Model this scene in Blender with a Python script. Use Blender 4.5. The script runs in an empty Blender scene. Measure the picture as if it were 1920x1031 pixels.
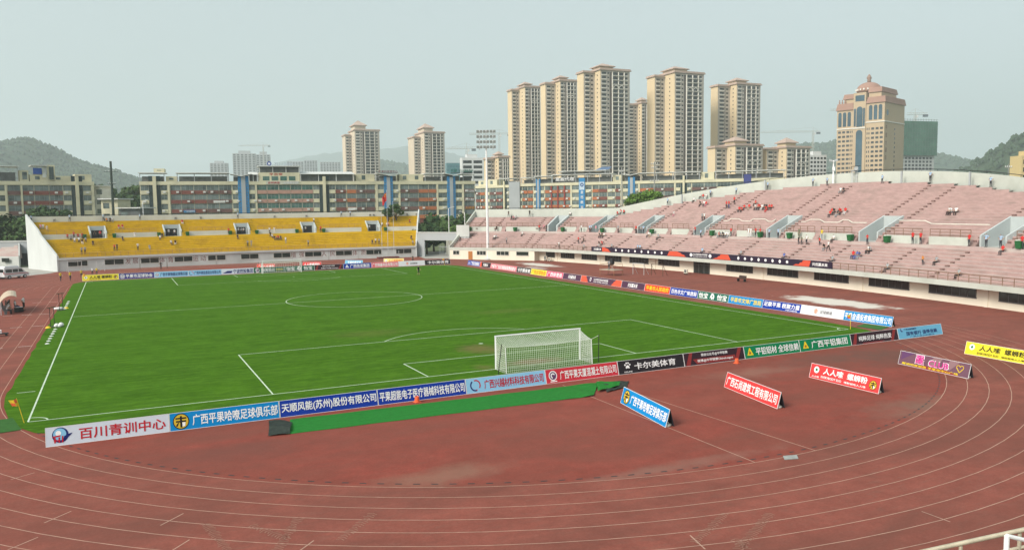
import bpy, math, random
import numpy as np
from mathutils import Vector, Matrix
random.seed(7)
rng = np.random.default_rng(7)
SC = bpy.context.scene
COL = SC.collection
# ------------------------------------------------------------------ camera, sky, sun, exposure
CAM = np.array([-28.99327, -53.71178, 12.17322])
ROT = np.array([[0.8946005538878737, -0.4466727280110111, -0.013165220648016032],
                [0.049336513755584704, 0.06944481893449467, 0.9963650563591642],
                [0.44413484145465854, 0.8919982573830268, -0.0841626486732018]])
FPX = 1486.96
cd = bpy.data.cameras.new('camera')
cam = bpy.data.objects.new('camera', cd)
COL.objects.link(cam)
cd.sensor_width = 36
cd.lens = FPX / 1920 * 36
cd.clip_start = 0.5
cd.clip_end = 20000
mw = Matrix.Identity(4)
for i in range(3):
    mw[i][0], mw[i][1], mw[i][2], mw[i][3] = ROT[0][i], ROT[1][i], -ROT[2][i], CAM[i]
cam.matrix_world = mw
SC.camera = cam

SUN_EL, SUN_AZ = 37, 256          # azimuth clockwise from +Y (the length of the pitch)
w = bpy.data.worlds.new('World')
SC.world = w
w.use_nodes = True
nt = w.node_tree
bg = nt.nodes['Background']
sky = nt.nodes.new('ShaderNodeTexSky')
sky.sky_type = 'NISHITA'
sky.sun_disc = False
sky.sun_elevation = math.radians(SUN_EL)
sky.sun_rotation = math.radians(SUN_AZ)
sky.air_density = 1.0
sky.dust_density = 6.0
sky.ozone_density = 1.0
hs = nt.nodes.new('ShaderNodeHueSaturation')
hs.inputs['Saturation'].default_value = 0.35
mx = nt.nodes.new('ShaderNodeMix')
mx.data_type = 'RGBA'
mx.inputs[0].default_value = 0.35         # overcast veil over the clear sky
mx.inputs[7].default_value = (5.5, 6.9, 6.7, 1)
nt.links.new(sky.outputs[0], hs.inputs['Color'])
nt.links.new(hs.outputs[0], mx.inputs[6])
nt.links.new(mx.outputs[2], bg.inputs['Color'])
bg.inputs['Strength'].default_value = 0.096

sl = bpy.data.lights.new('sun', 'SUN')
sl.energy = 2.0
sl.angle = math.radians(20)
sl.color = (1.0, 0.93, 0.82)
so = bpy.data.objects.new('sun', sl)
COL.objects.link(so)
a, e = math.radians(SUN_AZ), math.radians(SUN_EL)
sd = Vector((math.sin(a) * math.cos(e), math.cos(a) * math.cos(e), math.sin(e)))
so.rotation_euler = sd.to_track_quat('Z', 'Y').to_euler()
so.location = (0, 0, 300)
SC.view_settings.view_transform = 'Standard'
SC.view_settings.look = 'None'
SC.view_settings.exposure = 0.76
SC.view_settings.gamma = 1
SC.view_settings.use_curve_mapping = False
SC.cycles.max_bounces = 5
SC.cycles.volume_bounces = 1
SC.cycles.transparent_max_bounces = 12
SC.cycles.use_adaptive_sampling = False
SC.cycles.use_denoising = True
SC.cycles.use_light_tree = False

# ------------------------------------------------------------------ view geometry (pixels of the 1920 x 1031 photograph -> metres)
def ray(px, py):
    return np.array([(px - 960) / FPX, -(py - 515.5) / FPX, 1.0]) @ ROT
def at(px, py, d):
    return CAM + ray(px, py) * d
def atz(px, z, d):
    """point at depth d under pixel column px (measured at the horizon) with height z"""
    P = CAM + ray(px, 390) * d
    lo, hi = 0.0, 1031.0
    for _ in range(40):
        m = (lo + hi) / 2
        if (CAM + ray(px, m) * d)[2] > z: lo = m
        else: hi = m
    return CAM + ray(px, lo) * d
def gp(px, py, z=0.0):
    r = ray(px, py)
    return CAM + r * ((z - CAM[2]) / r[2])

# ------------------------------------------------------------------ materials
def lin(c):
    return tuple((x / 255 / 12.92) if x <= 10 else ((x / 255 + 0.055) / 1.055) ** 2.4 for x in c)
MATS = {}
def M(name, col, rough=0.7, var=0.12, scale=0.6, spec=0.12, metal=0.0, col2=None, f2=0.5, stretch=None, bump=0.0, bscale=8.0, emit=0):
    """procedural paint: base colour broken up by two noises, optional second colour in patches"""
    if name in MATS: return MATS[name]
    m = bpy.data.materials.new(name)
    m.use_nodes = True
    t = m.node_tree
    b = t.nodes['Principled BSDF']
    b.inputs['Roughness'].default_value = rough
    b.inputs['Specular IOR Level'].default_value = spec
    b.inputs['Metallic'].default_value = metal
    col = tuple(col)
    if var > 0:
        g = t.nodes.new('ShaderNodeNewGeometry')
        mp = t.nodes.new('ShaderNodeMapping')
        if stretch: mp.inputs['Scale'].default_value = stretch
        t.links.new(g.outputs['Position'], mp.inputs['Vector'])
        n = t.nodes.new('ShaderNodeTexNoise')
        n.inputs['Scale'].default_value = scale
        n.inputs['Detail'].default_value = 6
        n.inputs['Roughness'].default_value = 0.65
        t.links.new(mp.outputs[0], n.inputs['Vector'])
        r = t.nodes.new('ShaderNodeValToRGB')
        r.color_ramp.elements[0].position = 0.3
        r.color_ramp.elements[1].position = 0.72
        r.color_ramp.elements[0].color = tuple(x * (1 - var) for x in col) + (1,)
        r.color_ramp.elements[1].color = tuple(min(1, x * (1 + var)) for x in col) + (1,)
        t.links.new(n.outputs['Fac'], r.inputs[0])
        out = r.outputs[0]
        if col2:
            n2 = t.nodes.new('ShaderNodeTexNoise')
            n2.inputs['Scale'].default_value = scale * 0.37
            n2.inputs['Detail'].default_value = 5
            n2.inputs['Roughness'].default_value = 0.6
            t.links.new(mp.outputs[0], n2.inputs['Vector'])
            r2 = t.nodes.new('ShaderNodeValToRGB')
            r2.color_ramp.elements[0].position = max(0, 0.62 - 0.3 * f2)
            r2.color_ramp.elements[1].position = min(1, 0.82 - 0.3 * f2)
            t.links.new(n2.outputs['Fac'], r2.inputs[0])
            x = t.nodes.new('ShaderNodeMix')
            x.data_type = 'RGBA'
            t.links.new(r2.outputs[0], x.inputs[0])
            t.links.new(out, x.inputs[6])
            x.inputs[7].default_value = tuple(col2) + (1,)
            out = x.outputs[2]
        t.links.new(out, b.inputs['Base Color'])
        if bump:
            nb = t.nodes.new('ShaderNodeTexNoise')
            nb.inputs['Scale'].default_value = bscale
            nb.inputs['Detail'].default_value = 4
            t.links.new(g.outputs['Position'], nb.inputs['Vector'])
            bp = t.nodes.new('ShaderNodeBump')
            bp.inputs['Strength'].default_value = bump
            bp.inputs['Distance'].default_value = 0.05
            t.links.new(nb.outputs['Fac'], bp.inputs['Height'])
            t.links.new(bp.outputs[0], b.inputs['Normal'])
    else:
        b.inputs['Base Color'].default_value = col + (1,)
    if emit:
        b.inputs['Emission Color'].default_value = col + (1,)
        b.inputs['Emission Strength'].default_value = emit
    MATS[name] = m
    return m

def G(v): return (v, v, v)
concrete = M('pale_concrete', (0.50, 0.51, 0.49), 0.85, 0.10, 0.35, col2=(0.40, 0.41, 0.39), f2=0.35)
cream = M('cream_wall', (0.74, 0.69, 0.57), 0.85, 0.06, 0.25, col2=(0.62, 0.58, 0.46), f2=0.2, stretch=(1, 1, 0.4))
fascia = M('stand_fascia', (0.50, 0.52, 0.47), 0.85, 0.08, 0.4, col2=(0.40, 0.42, 0.37), f2=0.25)
vomw = M('vomitory_wall', (0.44, 0.48, 0.48), 0.85, 0.08, 0.4)
white = M('white_paint', G(0.80), 0.5, 0.05, 2.0)
glass = M('dark_glass', (0.022, 0.028, 0.026), 0.12, 0.5, 0.5, spec=0.5)
metal = M('steel_rail', (0.36, 0.30, 0.25), 0.5, 0.2, 3.0, metal=0.2)
steel = M('pale_steel', (0.55, 0.57, 0.58), 0.4, 0.1, 1.0, metal=0.3)
dark = M('dark_metal', (0.03, 0.03, 0.032), 0.5, 0.2, 2.0)

# ------------------------------------------------------------------ mesh builder
class MB:
    def __init__(s): s.v = []; s.f = []; s.m = []
    def add(s, vs, fs, m=0):
        o = len(s.v)
        s.v += [tuple(float(c) for c in p) for p in vs]
        s.f += [tuple(i + o for i in f) for f in fs]
        s.m += [m] * len(fs)
        return s
    def quad(s, a, b, c, d, m=0): return s.add([a, b, c, d], [(0, 1, 2, 3)], m)
    def hexa(s, p, m=0):           # p: 4 bottom (ccw) + 4 top
        return s.add(p, [(3, 2, 1, 0), (4, 5, 6, 7), (0, 1, 5, 4), (1, 2, 6, 5), (2, 3, 7, 6), (3, 0, 4, 7)], m)
    def box(s, x0, x1, y0, y1, z0, z1, m=0):
        return s.hexa([(x0, y0, z0), (x1, y0, z0), (x1, y1, z0), (x0, y1, z0), (x0, y0, z1), (x1, y0, z1), (x1, y1, z1), (x0, y1, z1)], m)
    def beam(s, p, q, wd, h, m=0):   # bar between two points, width wd (horizontal), height h
        p, q = np.array(p, float), np.array(q, float)
        d = q - p; n = np.array([-d[1], d[0], 0.0]); l = np.linalg.norm(n)
        n = n / l * wd / 2 if l > 1e-9 else np.array([wd / 2, 0, 0])
        u = np.cross(d, n); u = u / np.linalg.norm(u) * h / 2
        if u[2] < 0: u = -u
        return s.hexa([p - n - u, q - n - u, q + n - u, p + n - u, p - n + u, q - n + u, q + n + u, p + n + u], m)
    def tube(s, p, q, r0, r1=None, n=6, m=0, caps=True):
        p, q = np.array(p, float), np.array(q, float)
        r1 = r0 if r1 is None else r1
        d = (q - p) / np.linalg.norm(q - p)
        x = np.cross(d, (0, 0, 1.0) if abs(d[2]) < 0.9 else (1.0, 0, 0)); x /= np.linalg.norm(x)
        y = np.cross(d, x)
        vs = []
        for k in range(n):
            a = 2 * math.pi * k / n
            vs.append(p + (x * math.cos(a) + y * math.sin(a)) * r0)
        for k in range(n):
            a = 2 * math.pi * k / n
            vs.append(q + (x * math.cos(a) + y * math.sin(a)) * r1)
        fs = [(k, k + n, (k + 1) % n + n, (k + 1) % n) for k in range(n)]
        if caps: fs += [tuple(range(n)), tuple(range(2 * n - 1, n - 1, -1))]
        return s.add(vs, fs, m)
    def prism(s, poly, z0, z1, m=0):
        n = len(poly)
        vs = [(x, y, z0) for x, y in poly] + [(x, y, z1) for x, y in poly]
        return s.add(vs, [tuple(range(n - 1, -1, -1)), tuple(range(n, 2 * n))] + [(k, (k + 1) % n, (k + 1) % n + n, k + n) for k in range(n)], m)
    def lathe(s, prof, c=(0, 0, 0), n=16, m=0):
        vs = []; fs = []
        for r, z in prof:
            for k in range(n):
                a = 2 * math.pi * k / n
                vs.append((c[0] + r * math.cos(a), c[1] + r * math.sin(a), c[2] + z))
        for j in range(len(prof) - 1):
            for k in range(n):
                fs.append((j * n + k, j * n + (k + 1) % n, (j + 1) * n + (k + 1) % n, (j + 1) * n + k))
        fs.append(tuple(range(n - 1, -1, -1)))
        fs.append(tuple(range((len(prof) - 1) * n, len(prof) * n)))
        return s.add(vs, fs, m)
    def wallstrip(s, pts, th, z0, z1, m=0):
        """upright wall along a plan polyline; z0, z1 numbers or lists"""
        n = len(pts); pts = [np.array(p[:2], float) for p in pts]
        z0 = [z0] * n if np.isscalar(z0) else z0
        z1 = [z1] * n if np.isscalar(z1) else z1
        nn = []
        for i in range(n):
            d = pts[min(i + 1, n - 1)] - pts[max(i - 1, 0)]
            d = d / np.linalg.norm(d)
            nn.append(np.array([-d[1], d[0]]) * th / 2)
        vs = []
        for i in range(n):
            a, b = pts[i] - nn[i], pts[i] + nn[i]
            vs += [(a[0], a[1], z0[i]), (b[0], b[1], z0[i]), (b[0], b[1], z1[i]), (a[0], a[1], z1[i])]
        fs = [(0, 1, 2, 3), (4 * n - 1, 4 * n - 2, 4 * n - 3, 4 * n - 4)]
        for i in range(n - 1):
            o = 4 * i
            for k in range(4):
                fs.append((o + k, o + 4 + k, o + 4 + (k + 1) % 4, o + (k + 1) % 4))
        return s.add(vs, fs, m)
    def build(s, name, mats, parent=None, world=False, smooth=False):
        me = bpy.data.meshes.new(name)
        vs = s.v
        if world and parent is not None:
            P, rz = XF[parent.name]
            c, sn = math.cos(-rz), math.sin(-rz)
            vs = [((x - P[0]) * c - (y - P[1]) * sn, (x - P[0]) * sn + (y - P[1]) * c, z - P[2]) for x, y, z in vs]
        me.from_pydata(vs, [], s.f)
        for m in (mats if isinstance(mats, (list, tuple)) else [mats]): me.materials.append(m)
        if len(me.materials) > 1: me.polygons.foreach_set('material_index', s.m)
        if smooth: me.polygons.foreach_set('use_smooth', [True] * len(s.f))
        me.update()
        o = bpy.data.objects.new(name, me)
        COL.objects.link(o)
        if parent is not None:
            o.parent = parent
            XF[o.name] = XF.get(parent.name, ((0, 0, 0), 0))
        return o
XF = {}
def thing(name, label, cat, loc=(0, 0, 0), rz=0.0, group=None):
    o = bpy.data.objects.new(name, None)
    COL.objects.link(o)
    o.empty_display_size = 0.1
    o.location = loc
    o.rotation_euler = (0, 0, rz)
    XF[o.name] = (tuple(loc), rz)
    return tag(o, label, cat, group)
def tag(o, label, cat, group=None):
    o['label'] = label
    o['category'] = cat
    if group: o['group'] = group
    return o
def struct(o, kind='structure'):
    o['kind'] = kind
    return o
def dup(root, loc, rz=0.0, label=None, group=None, scale=None):
    r = root.copy(); COL.objects.link(r)
    r.location = loc; r.rotation_euler = (0, 0, rz)
    if scale: r.scale = (scale,) * 3
    if label: r['label'] = label
    if group: r['group'] = group
    for ch in list(root.children):
        c = ch.copy(); COL.objects.link(c); c.parent = r
        for g in list(ch.children):
            d = g.copy(); COL.objects.link(d); d.parent = c
    return r
def flat(poly, z): return [(p[0], p[1], z) for p in poly]

# ------------------------------------------------------------------ ground sheets
def noise_mat(name, build):
    m = bpy.data.materials.new(name); m.use_nodes = True
    t = m.node_tree; b = t.nodes['Principled BSDF']
    build(t, b)
    return m
def nz(t, vec, scale, detail=5, rough=0.6, dist=0.0):
    n = t.nodes.new('ShaderNodeTexNoise')
    n.inputs['Scale'].default_value = scale; n.inputs['Detail'].default_value = detail
    n.inputs['Roughness'].default_value = rough; n.inputs['Distortion'].default_value = dist
    t.links.new(vec, n.inputs['Vector']); return n.outputs['Fac']
def ramp(t, fac, p0, p1, c0=(0, 0, 0), c1=(1, 1, 1)):
    r = t.nodes.new('ShaderNodeValToRGB')
    r.color_ramp.elements[0].position = p0; r.color_ramp.elements[1].position = p1
    r.color_ramp.elements[0].color = tuple(c0) + (1,); r.color_ramp.elements[1].color = tuple(c1) + (1,)
    t.links.new(fac, r.inputs[0]); return r.outputs[0]
def mix(t, fac, a, b):
    x = t.nodes.new('ShaderNodeMix'); x.data_type = 'RGBA'
    if hasattr(fac, 'links'): t.links.new(fac, x.inputs[0])
    else: x.inputs[0].default_value = fac
    for v, i in ((a, 6), (b, 7)):
        if hasattr(v, 'links'): t.links.new(v, x.inputs[i])
        else: x.inputs[i].default_value = tuple(v) + (1,)
    return x.outputs[2]
def math_(t, op, a, b=0.0):
    x = t.nodes.new('ShaderNodeMath'); x.operation = op
    for v, i in ((a, 0), (b, 1)):
        if hasattr(v, 'links'): t.links.new(v, x.inputs[i])
        else: x.inputs[i].default_value = v
    return x.outputs[0]
def posmap(t, scale=(1, 1, 1), loc=(0, 0, 0), rot=(0, 0, 0)):
    g = t.nodes.new('ShaderNodeNewGeometry')
    m = t.nodes.new('ShaderNodeMapping')
    m.inputs['Scale'].default_value = scale; m.inputs['Location'].default_value = loc; m.inputs['Rotation'].default_value = rot
    t.links.new(g.outputs['Position'], m.inputs['Vector']); return m.outputs[0]
def blob(t, cx, cy, rx, ry, edge=0.5, rough=0.9, nscale=0.9):
    """0..1 mask: a ragged patch round (cx, cy)"""
    v = posmap(t, (1 / rx, 1 / ry, 0), (-cx / rx, -cy / ry, 0))
    l = t.nodes.new('ShaderNodeVectorMath'); l.operation = 'LENGTH'; t.links.new(v, l.inputs[0])
    n = nz(t, posmap(t), nscale, 6, 0.7)
    s = math_(t, 'ADD', l.outputs['Value'], math_(t, 'MULTIPLY', math_(t, 'SUBTRACT', n, 0.5), rough * 2))
    return ramp(t, s, max(0, 1 - edge), 1.0, (1, 1, 1), (0, 0, 0))
def bump(t, b, vec, scale, strength, dist=0.03):
    bp = t.nodes.new('ShaderNodeBump'); bp.inputs['Strength'].default_value = strength; bp.inputs['Distance'].default_value = dist
    t.links.new(nz(t, vec, scale, 3), bp.inputs['Height']); t.links.new(bp.outputs[0], b.inputs['Normal'])

def sepy(t):
    g = t.nodes.new('ShaderNodeNewGeometry'); s = t.nodes.new('ShaderNodeSeparateXYZ'); t.links.new(g.outputs['Position'], s.inputs[0]); return s.outputs['Y']
def grass_nodes(t, b):
    fine = nz(t, posmap(t, (0.4, 1.6, 1)), 4.2, 8, 0.82)
    c = ramp(t, fine, 0.36, 0.66, (0.034, 0.100, 0.007), (0.098, 0.212, 0.019))
    broad = nz(t, posmap(t, (0.35, 1.0, 1)), 0.12, 4, 0.6)
    c = mix(t, ramp(t, broad, 0.35, 0.7), c, mix(t, 0.5, c, (0.078, 0.185, 0.014)))
    mid = nz(t, posmap(t, (0.22, 1.0, 1)), 1.7, 7, 0.78)
    c = mix(t, math_(t, 'MULTIPLY', ramp(t, mid, 0.42, 0.60, (1, 1, 1), (0, 0, 0)), 0.55), c, (0.022, 0.064, 0.007))
    band = math_(t, 'SINE', math_(t, 'MULTIPLY', sepy(t), 1.1))
    c = mix(t, math_(t, 'MULTIPLY', math_(t, 'ADD', band, 1.0), 0.045), c, (0.11, 0.22, 0.03))
    dry = nz(t, posmap(t, (0.25, 1.2, 1)), 0.9, 7, 0.75)
    c = mix(t, math_(t, 'MULTIPLY', ramp(t, dry, 0.60, 0.78), 0.5), c, (0.095, 0.13, 0.03))
    # worn earth in front of the goals and at the penalty spot
    spots = [(-1.2, 8.6, 2.4, 3.0, .65), (0.2, 1.2, 3.2, 1.5, .85), (-4.2, 1.0, 1.0, 1.6, .4), (0.5, 104.6, 3.6, 1.6, .6), (-7, 22, 5, 3, .22), (12, 30, 6, 2.5, .18)]
    for cx, cy, rx, ry, a_ in spots:
        k = blob(t, cx, cy, rx, ry, 0.75, 0.7, 1.1)
        c = mix(t, math_(t, 'MULTIPLY', k, a_), c, (0.17, 0.125, 0.06))
    t.links.new(c, b.inputs['Base Color'])
    b.inputs['Roughness'].default_value = 0.9; b.inputs['Specular IOR Level'].default_value = 0.0
    bump(t, b, posmap(t), 14, 0.5)
grassm = noise_mat('pitch_turf', grass_nodes)
def track_nodes(base, dirt, amount):
    def f(t, b):
        v = posmap(t)
        c = ramp(t, nz(t, v, 0.55, 9, 0.78), 0.30, 0.70, tuple(x * 0.74 for x in base), tuple(x * 1.22 for x in base))
        c = mix(t, math_(t, 'MULTIPLY', ramp(t, nz(t, posmap(t, (0.8, 2.6, 1), rot=(0, 0, -0.25)), 1.3, 8, 0.8, 0.8), 0.50, 0.72), 0.55), c, (base[0] * .80, base[1] * 1.35, base[2] * 1.4))
        c = mix(t, ramp(t, nz(t, posmap(t, (0.5, 1.6, 1), rot=(0, 0, 0.35)), 0.16, 6, 0.65, 0.6), 0.50 - 0.1 * amount, 0.78), c, dirt)
        c = mix(t, math_(t, 'MULTIPLY', ramp(t, nz(t, v, 2.6, 9, 0.85), 0.58, 0.76), 0.5), c, (0.33, 0.19, 0.145))
        c = mix(t, math_(t, 'MULTIPLY', ramp(t, nz(t, v, 9, 4, 0.8), 0.42, 0.66), 0.30), c, tuple(x * 0.45 for x in base))
        if amount > 1:
            for cx, cy, rx, ry, a_, col in [(-16.5, -20.5, 4.6, 1.5, .45, (0.25, 0.165, 0.12)), (27, -12, 6.5, 6, .75, (0.115, 0.066, 0.052)), (12, -10.5, 5, 1.8, .5, (0.25, 0.15, 0.115)),
                                            (15, -23, 7, 2.6, .6, (0.20, 0.13, 0.10)), (-8, -24.6, 9, .8, .5, (0.24, 0.15, 0.12)), (-24, -12, 6, 2.0, .45, (0.13, 0.06, 0.048)), (-2, -15, 9, 2.2, .4, (0.25, 0.085, 0.06)), (21, -9.5, 7, 2.2, .6, (0.125, 0.07, 0.055))]:
                c = mix(t, math_(t, 'MULTIPLY', blob(t, cx, cy, rx, ry, 0.8, 0.9, 0.5), a_), c, col)
        else:
            for cx, cy, rx, ry, a_ in [(50.5, 16, 3.0, 9.5, .95), (51.5, 95, 3.0, 8.5, .9), (47, 88, 1.2, 5, .6)]:
                c = mix(t, math_(t, 'MULTIPLY', blob(t, cx, cy, rx, ry, 0.35, 0.8, 0.35), a_), c, (0.62, 0.58, 0.52))
        t.links.new(c, b.inputs['Base Color'])
        b.inputs['Roughness'].default_value = 0.8; b.inputs['Specular IOR Level'].default_value = 0.05
        bump(t, b, v, 40, 0.25, 0.01)
    return f
trackm = noise_mat('tartan_track', track_nodes((0.250, 0.080, 0.060), (0.155, 0.064, 0.049), 0.6))
innerm = noise_mat('tartan_infield', track_nodes((0.252, 0.062, 0.046), (0.18, 0.070, 0.052), 1.2))
linem = M('track_line', (0.42, 0.26, 0.20), 0.7, 0.25, 1.5)
chalk = M('pitch_chalk', (0.50, 0.60, 0.46), 0.9, 0.2, 2.5)
groundm = M('earth_ground', (0.13, 0.14, 0.085), 0.95, 0.3, 0.02, col2=(0.08, 0.11, 0.05), f2=0.7)

R0, YC = 36.5, 10.5
def oval(r, n=64, yend=95.5):
    """track oval outline: near bend, far bend, joined by straights"""
    pts = [(r * math.cos(t_), YC + r * math.sin(t_)) for t_ in np.linspace(-math.pi, 0, n)]
    pts += [(r * math.cos(t_), yend + r * math.sin(t_)) for t_ in np.linspace(0, math.pi, n)]
    return pts
def sheet(name, poly, z, m, parent=None):
    b = MB(); n = len(poly)
    b.add(flat(poly, z), [tuple(range(n))])
    return b.build(name, m, parent)
def ribbon(b, pts, wd, z, closed=False, m=0):
    pts = [np.array(p[:2], float) for p in pts]; n = len(pts); L = []
    for i in range(n):
        d = (pts[(i + 1) % n] - pts[(i - 1) % n]) if closed else (pts[min(i + 1, n - 1)] - pts[max(i - 1, 0)])
        d /= np.linalg.norm(d); q = np.array([-d[1], d[0]]) * wd / 2
        L.append((pts[i] - q, pts[i] + q))
    for i in range(n if closed else n - 1):
        a_, c_ = L[i], L[(i + 1) % n]
        b.quad((*a_[0], z), (*c_[0], z), (*c_[1], z), (*a_[1], z), m)

struct(sheet('ground', [(-6400, -290), (8400, -290), (8400, 9400), (-6400, 9400)], -0.08, groundm))
struct(sheet('running_track', [(-75, -58), (66, -58), (66, 103), (58, 110), (45, 127.5), (46, 142), (-46, 142), (-75, 142)], 0.0, trackm))
paving = M('paved_apron', (0.36, 0.35, 0.32), 0.9, 0.15, 0.4)
struct(sheet('apron_paving', [(-75, 128), (-47, 128), (-41.5, 134.5), (-40.5, 139), (-47.5, 160), (-75, 160)], 0.006, paving))
struct(sheet('gate_paving', [(38.8, 130), (44, 127.5), (52, 134), (60, 160), (44, 160)], 0.006, paving))
inn = [(R0 * math.cos(t_), YC + R0 * math.sin(t_)) for t_ in np.linspace(-math.pi, 0, 96)]
struct(sheet('infield', inn + [(R0, 95.5)] + [(R0 * math.cos(t_), 95.5 + R0 * math.sin(t_)) for t_ in np.linspace(0, math.pi, 96)], 0.004, innerm))
def wob(i): return 0.10 * math.sin(i * 1.7) + 0.07 * math.sin(i * 4.1)
gpoly = [(-36.15 + wob(i) * .5, y) for i, y in enumerate(np.linspace(103, 8, 60))]
gpoly += [(-35.9, 5), (-35.3, 1.5), (-34.6, -1.0), (-33.6, -2.9), (-32.2, -3.9)]
gpoly += [(x, -3.75 + wob(i)) for i, x in enumerate(np.linspace(-31, 33, 50))]
gpoly += [(34.4, -3.2), (35.4, -1.0), (36.0, 3)]
gpoly += [(36.25 + wob(i) * .5, y) for i, y in enumerate(np.linspace(8, 103, 60))]
gpoly += [(35, 106.5)] + [(x, 107.6 + wob(i)) for i, x in enumerate(np.linspace(33, -33, 40))] + [(-35, 106.5)]
struct(sheet('pitch_grass', gpoly, 0.02, grassm))
mk = MB(); ZL = 0.026
W2, PL = 34.17, 106.1
def rect(x0, x1, y0, y1): mk.quad((x0, y0, ZL), (x1, y0, ZL), (x1, y1, ZL), (x0, y1, ZL))
lw = 0.10
for y0 in (0, PL / 2, PL): rect(-W2, W2, y0 - lw / 2, y0 + lw / 2)
for x in (-W2, W2): rect(x - lw / 2, x + lw / 2, lw / 2, PL / 2 - lw / 2); rect(x - lw / 2, x + lw / 2, PL / 2 + lw / 2, PL - lw / 2)
for s_ in (0, 1):
    Y = (lambda y: y) if s_ == 0 else (lambda y: PL - y)
    for hw, dp in ((20.16, 16.5), (9.16, 5.5)):
        for x in (-hw, hw): rect(x - lw / 2, x + lw / 2, *sorted((Y(lw / 2), Y(dp - lw / 2))))
        rect(-hw - lw / 2, hw + lw / 2, *sorted((Y(dp - lw / 2), Y(dp + lw / 2))))
    al = math.acos(5.5 / 9.15)
    ribbon(mk, [(9.15 * math.sin(t_), Y(11 + 9.15 * math.cos(t_))) for t_ in np.linspace(-al, al, 30)], lw, ZL + .001)
    ribbon(mk, [(.12 * math.cos(t_), Y(11 + .12 * math.sin(t_))) for t_ in np.linspace(0, 6.28, 10)], .2, ZL)
    for sx in (-1, 1): ribbon(mk, [(sx * (W2 - math.cos(t_)), Y(math.sin(t_))) for t_ in np.linspace(0.06, 1.51, 10)], lw, ZL + .001)
ribbon(mk, [(9.15 * math.cos(t_), PL / 2 + 9.15 * math.sin(t_)) for t_ in np.linspace(0, 2 * math.pi, 72, endpoint=False)], lw, ZL + .001, True)
rect(-35.6, -34.5, 9.15, 9.25)
struct(mk.build('pitch_markings', chalk))
tl = MB()
for k in range(9):
    r = R0 + 1.22 * k
    o_ = oval(r); near, farb = o_[:64], o_[64:]
    ribbon(tl, ([(-r, 96), (-r, 53)] if k < 3 else [(-r, 24)]) + near + [(r, 53), (r, 95.5)] + farb[1:], 0.045, 0.008)
for s_ in ([(-33.9, -11.4), (-33.0, -10.8)], [(-32.1, -18.1), (-31.2, -17.2)], [(-28, -20.6), (-27.1, -19.7)], [(-27.9, -23.5), (-27.1, -22.6)], [(-33.1, -20.4), (-32.2, -19.6)],
           [(-10.5, -31.1), (-10.8, -32.3)], [(-1.0, -33.6), (-1.0, -34.8)], [(-2.05, -7.2), (-2.4, -25.9)], [(0.75, -7.2), (1.5, -26.0)], [(22, -26.4), (24, -27.6)], [(-23, -24.9), (-23.9, -25.8)]):
    ribbon(tl, s_, 0.055, 0.0095)
wm_ = MB()
for x0, x1, y in ((-39.8, -38.7, 73.1), (-37.8, -36.7, 72.8), (-41.7, -40.7, 58.5), (-39.7, -38.6, 58.2), (-37.9, -36.7, 58), (-39.7, -38.6, 46.3), (-37.7, -36.6, 46.4), (-37.6, -36.5, 31.5), (-40, -38.8, 31.5), (-41.8, -40.9, 46.2), (-43.5, -42.6, 58.3)):
    ribbon(wm_, [(x0, y), (x1, y)], 0.13, 0.0095)
struct(tl.build('track_lines', linem)); struct(wm_.build('lane_marks', M('lane_mark_white', (.62, .56, .52), .8, .1, 3)))
dr = MB()
for t_ in np.arange(-math.pi, 0.0, 0.0225):
    c0, s0 = math.cos(t_), math.sin(t_); c1, s1 = math.cos(t_ + .0085), math.sin(t_ + .0085)
    if YC + R0 * s0 > 8: continue
    dr.quad((36.02 * c0, YC + 36.02 * s0, .0085), (36.02 * c1, YC + 36.02 * s1, .0085), (36.12 * c1, YC + 36.12 * s1, .0085), (36.12 * c0, YC + 36.12 * s0, .0085))
struct(dr.build('drain_slots', dark))
tm = MB()
for (x0, y0), (x1, y1) in [((1361, 962), (1300, 1018)), ((1444, 962), (1384, 1031)), ((1378, 1010), (1402, 1030)), ((386, 982), (428, 1031)), ((470, 985), (540, 1010)), ((560, 970), (520, 1031)), ((700, 962), (640, 1010))]:
    A_, B_ = gp(x0, y0)[:2], gp(x1, y1)[:2]; L = np.linalg.norm(B_ - A_); d_ = (B_ - A_) / L; q_ = np.array([-d_[1], d_[0]])
    for s_ in np.arange(0, L, .16):
        c_ = A_ + d_ * s_ + q_ * random.uniform(-.02, .02); w_ = random.uniform(.12, .24)
        for sg in (-1, 1): ribbon(tm, [c_, c_ + q_ * sg * w_ + d_ * .09], .04, .0088)
struct(tm.build('tyre_marks', M('tyre_dust', (.29, .16, .12), .9, .2, 3)))
# ------------------------------------------------------------------ grandstands
pink = M('pink_seat_paint', (0.435, 0.31, 0.292), 0.85, 0.13, 0.5, col2=(0.46, 0.40, 0.37), f2=0.7, stretch=(1, 1, 4))
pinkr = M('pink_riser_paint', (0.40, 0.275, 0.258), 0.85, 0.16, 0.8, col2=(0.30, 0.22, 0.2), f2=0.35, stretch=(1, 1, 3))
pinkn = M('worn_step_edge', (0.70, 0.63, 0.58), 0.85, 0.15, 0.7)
pinks = M('aisle_step_brown', (0.20, 0.125, 0.11), 0.85, 0.3, 1.5)  # aisle steps coloured darker brown-red than the tier rows
yel = M('yellow_seat_paint', (0.61, 0.40, 0.008), 0.7, 0.10, 0.5, col2=(0.54, 0.35, 0.012), f2=0.5, stretch=(.5, 2, 4))
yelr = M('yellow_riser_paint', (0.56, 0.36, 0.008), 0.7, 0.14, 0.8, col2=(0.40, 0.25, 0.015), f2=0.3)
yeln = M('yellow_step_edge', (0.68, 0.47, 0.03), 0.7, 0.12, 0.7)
yels = M('yellow_aisle_step', (0.42, 0.27, 0.012), 0.7, 0.2, 1.5)
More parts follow.
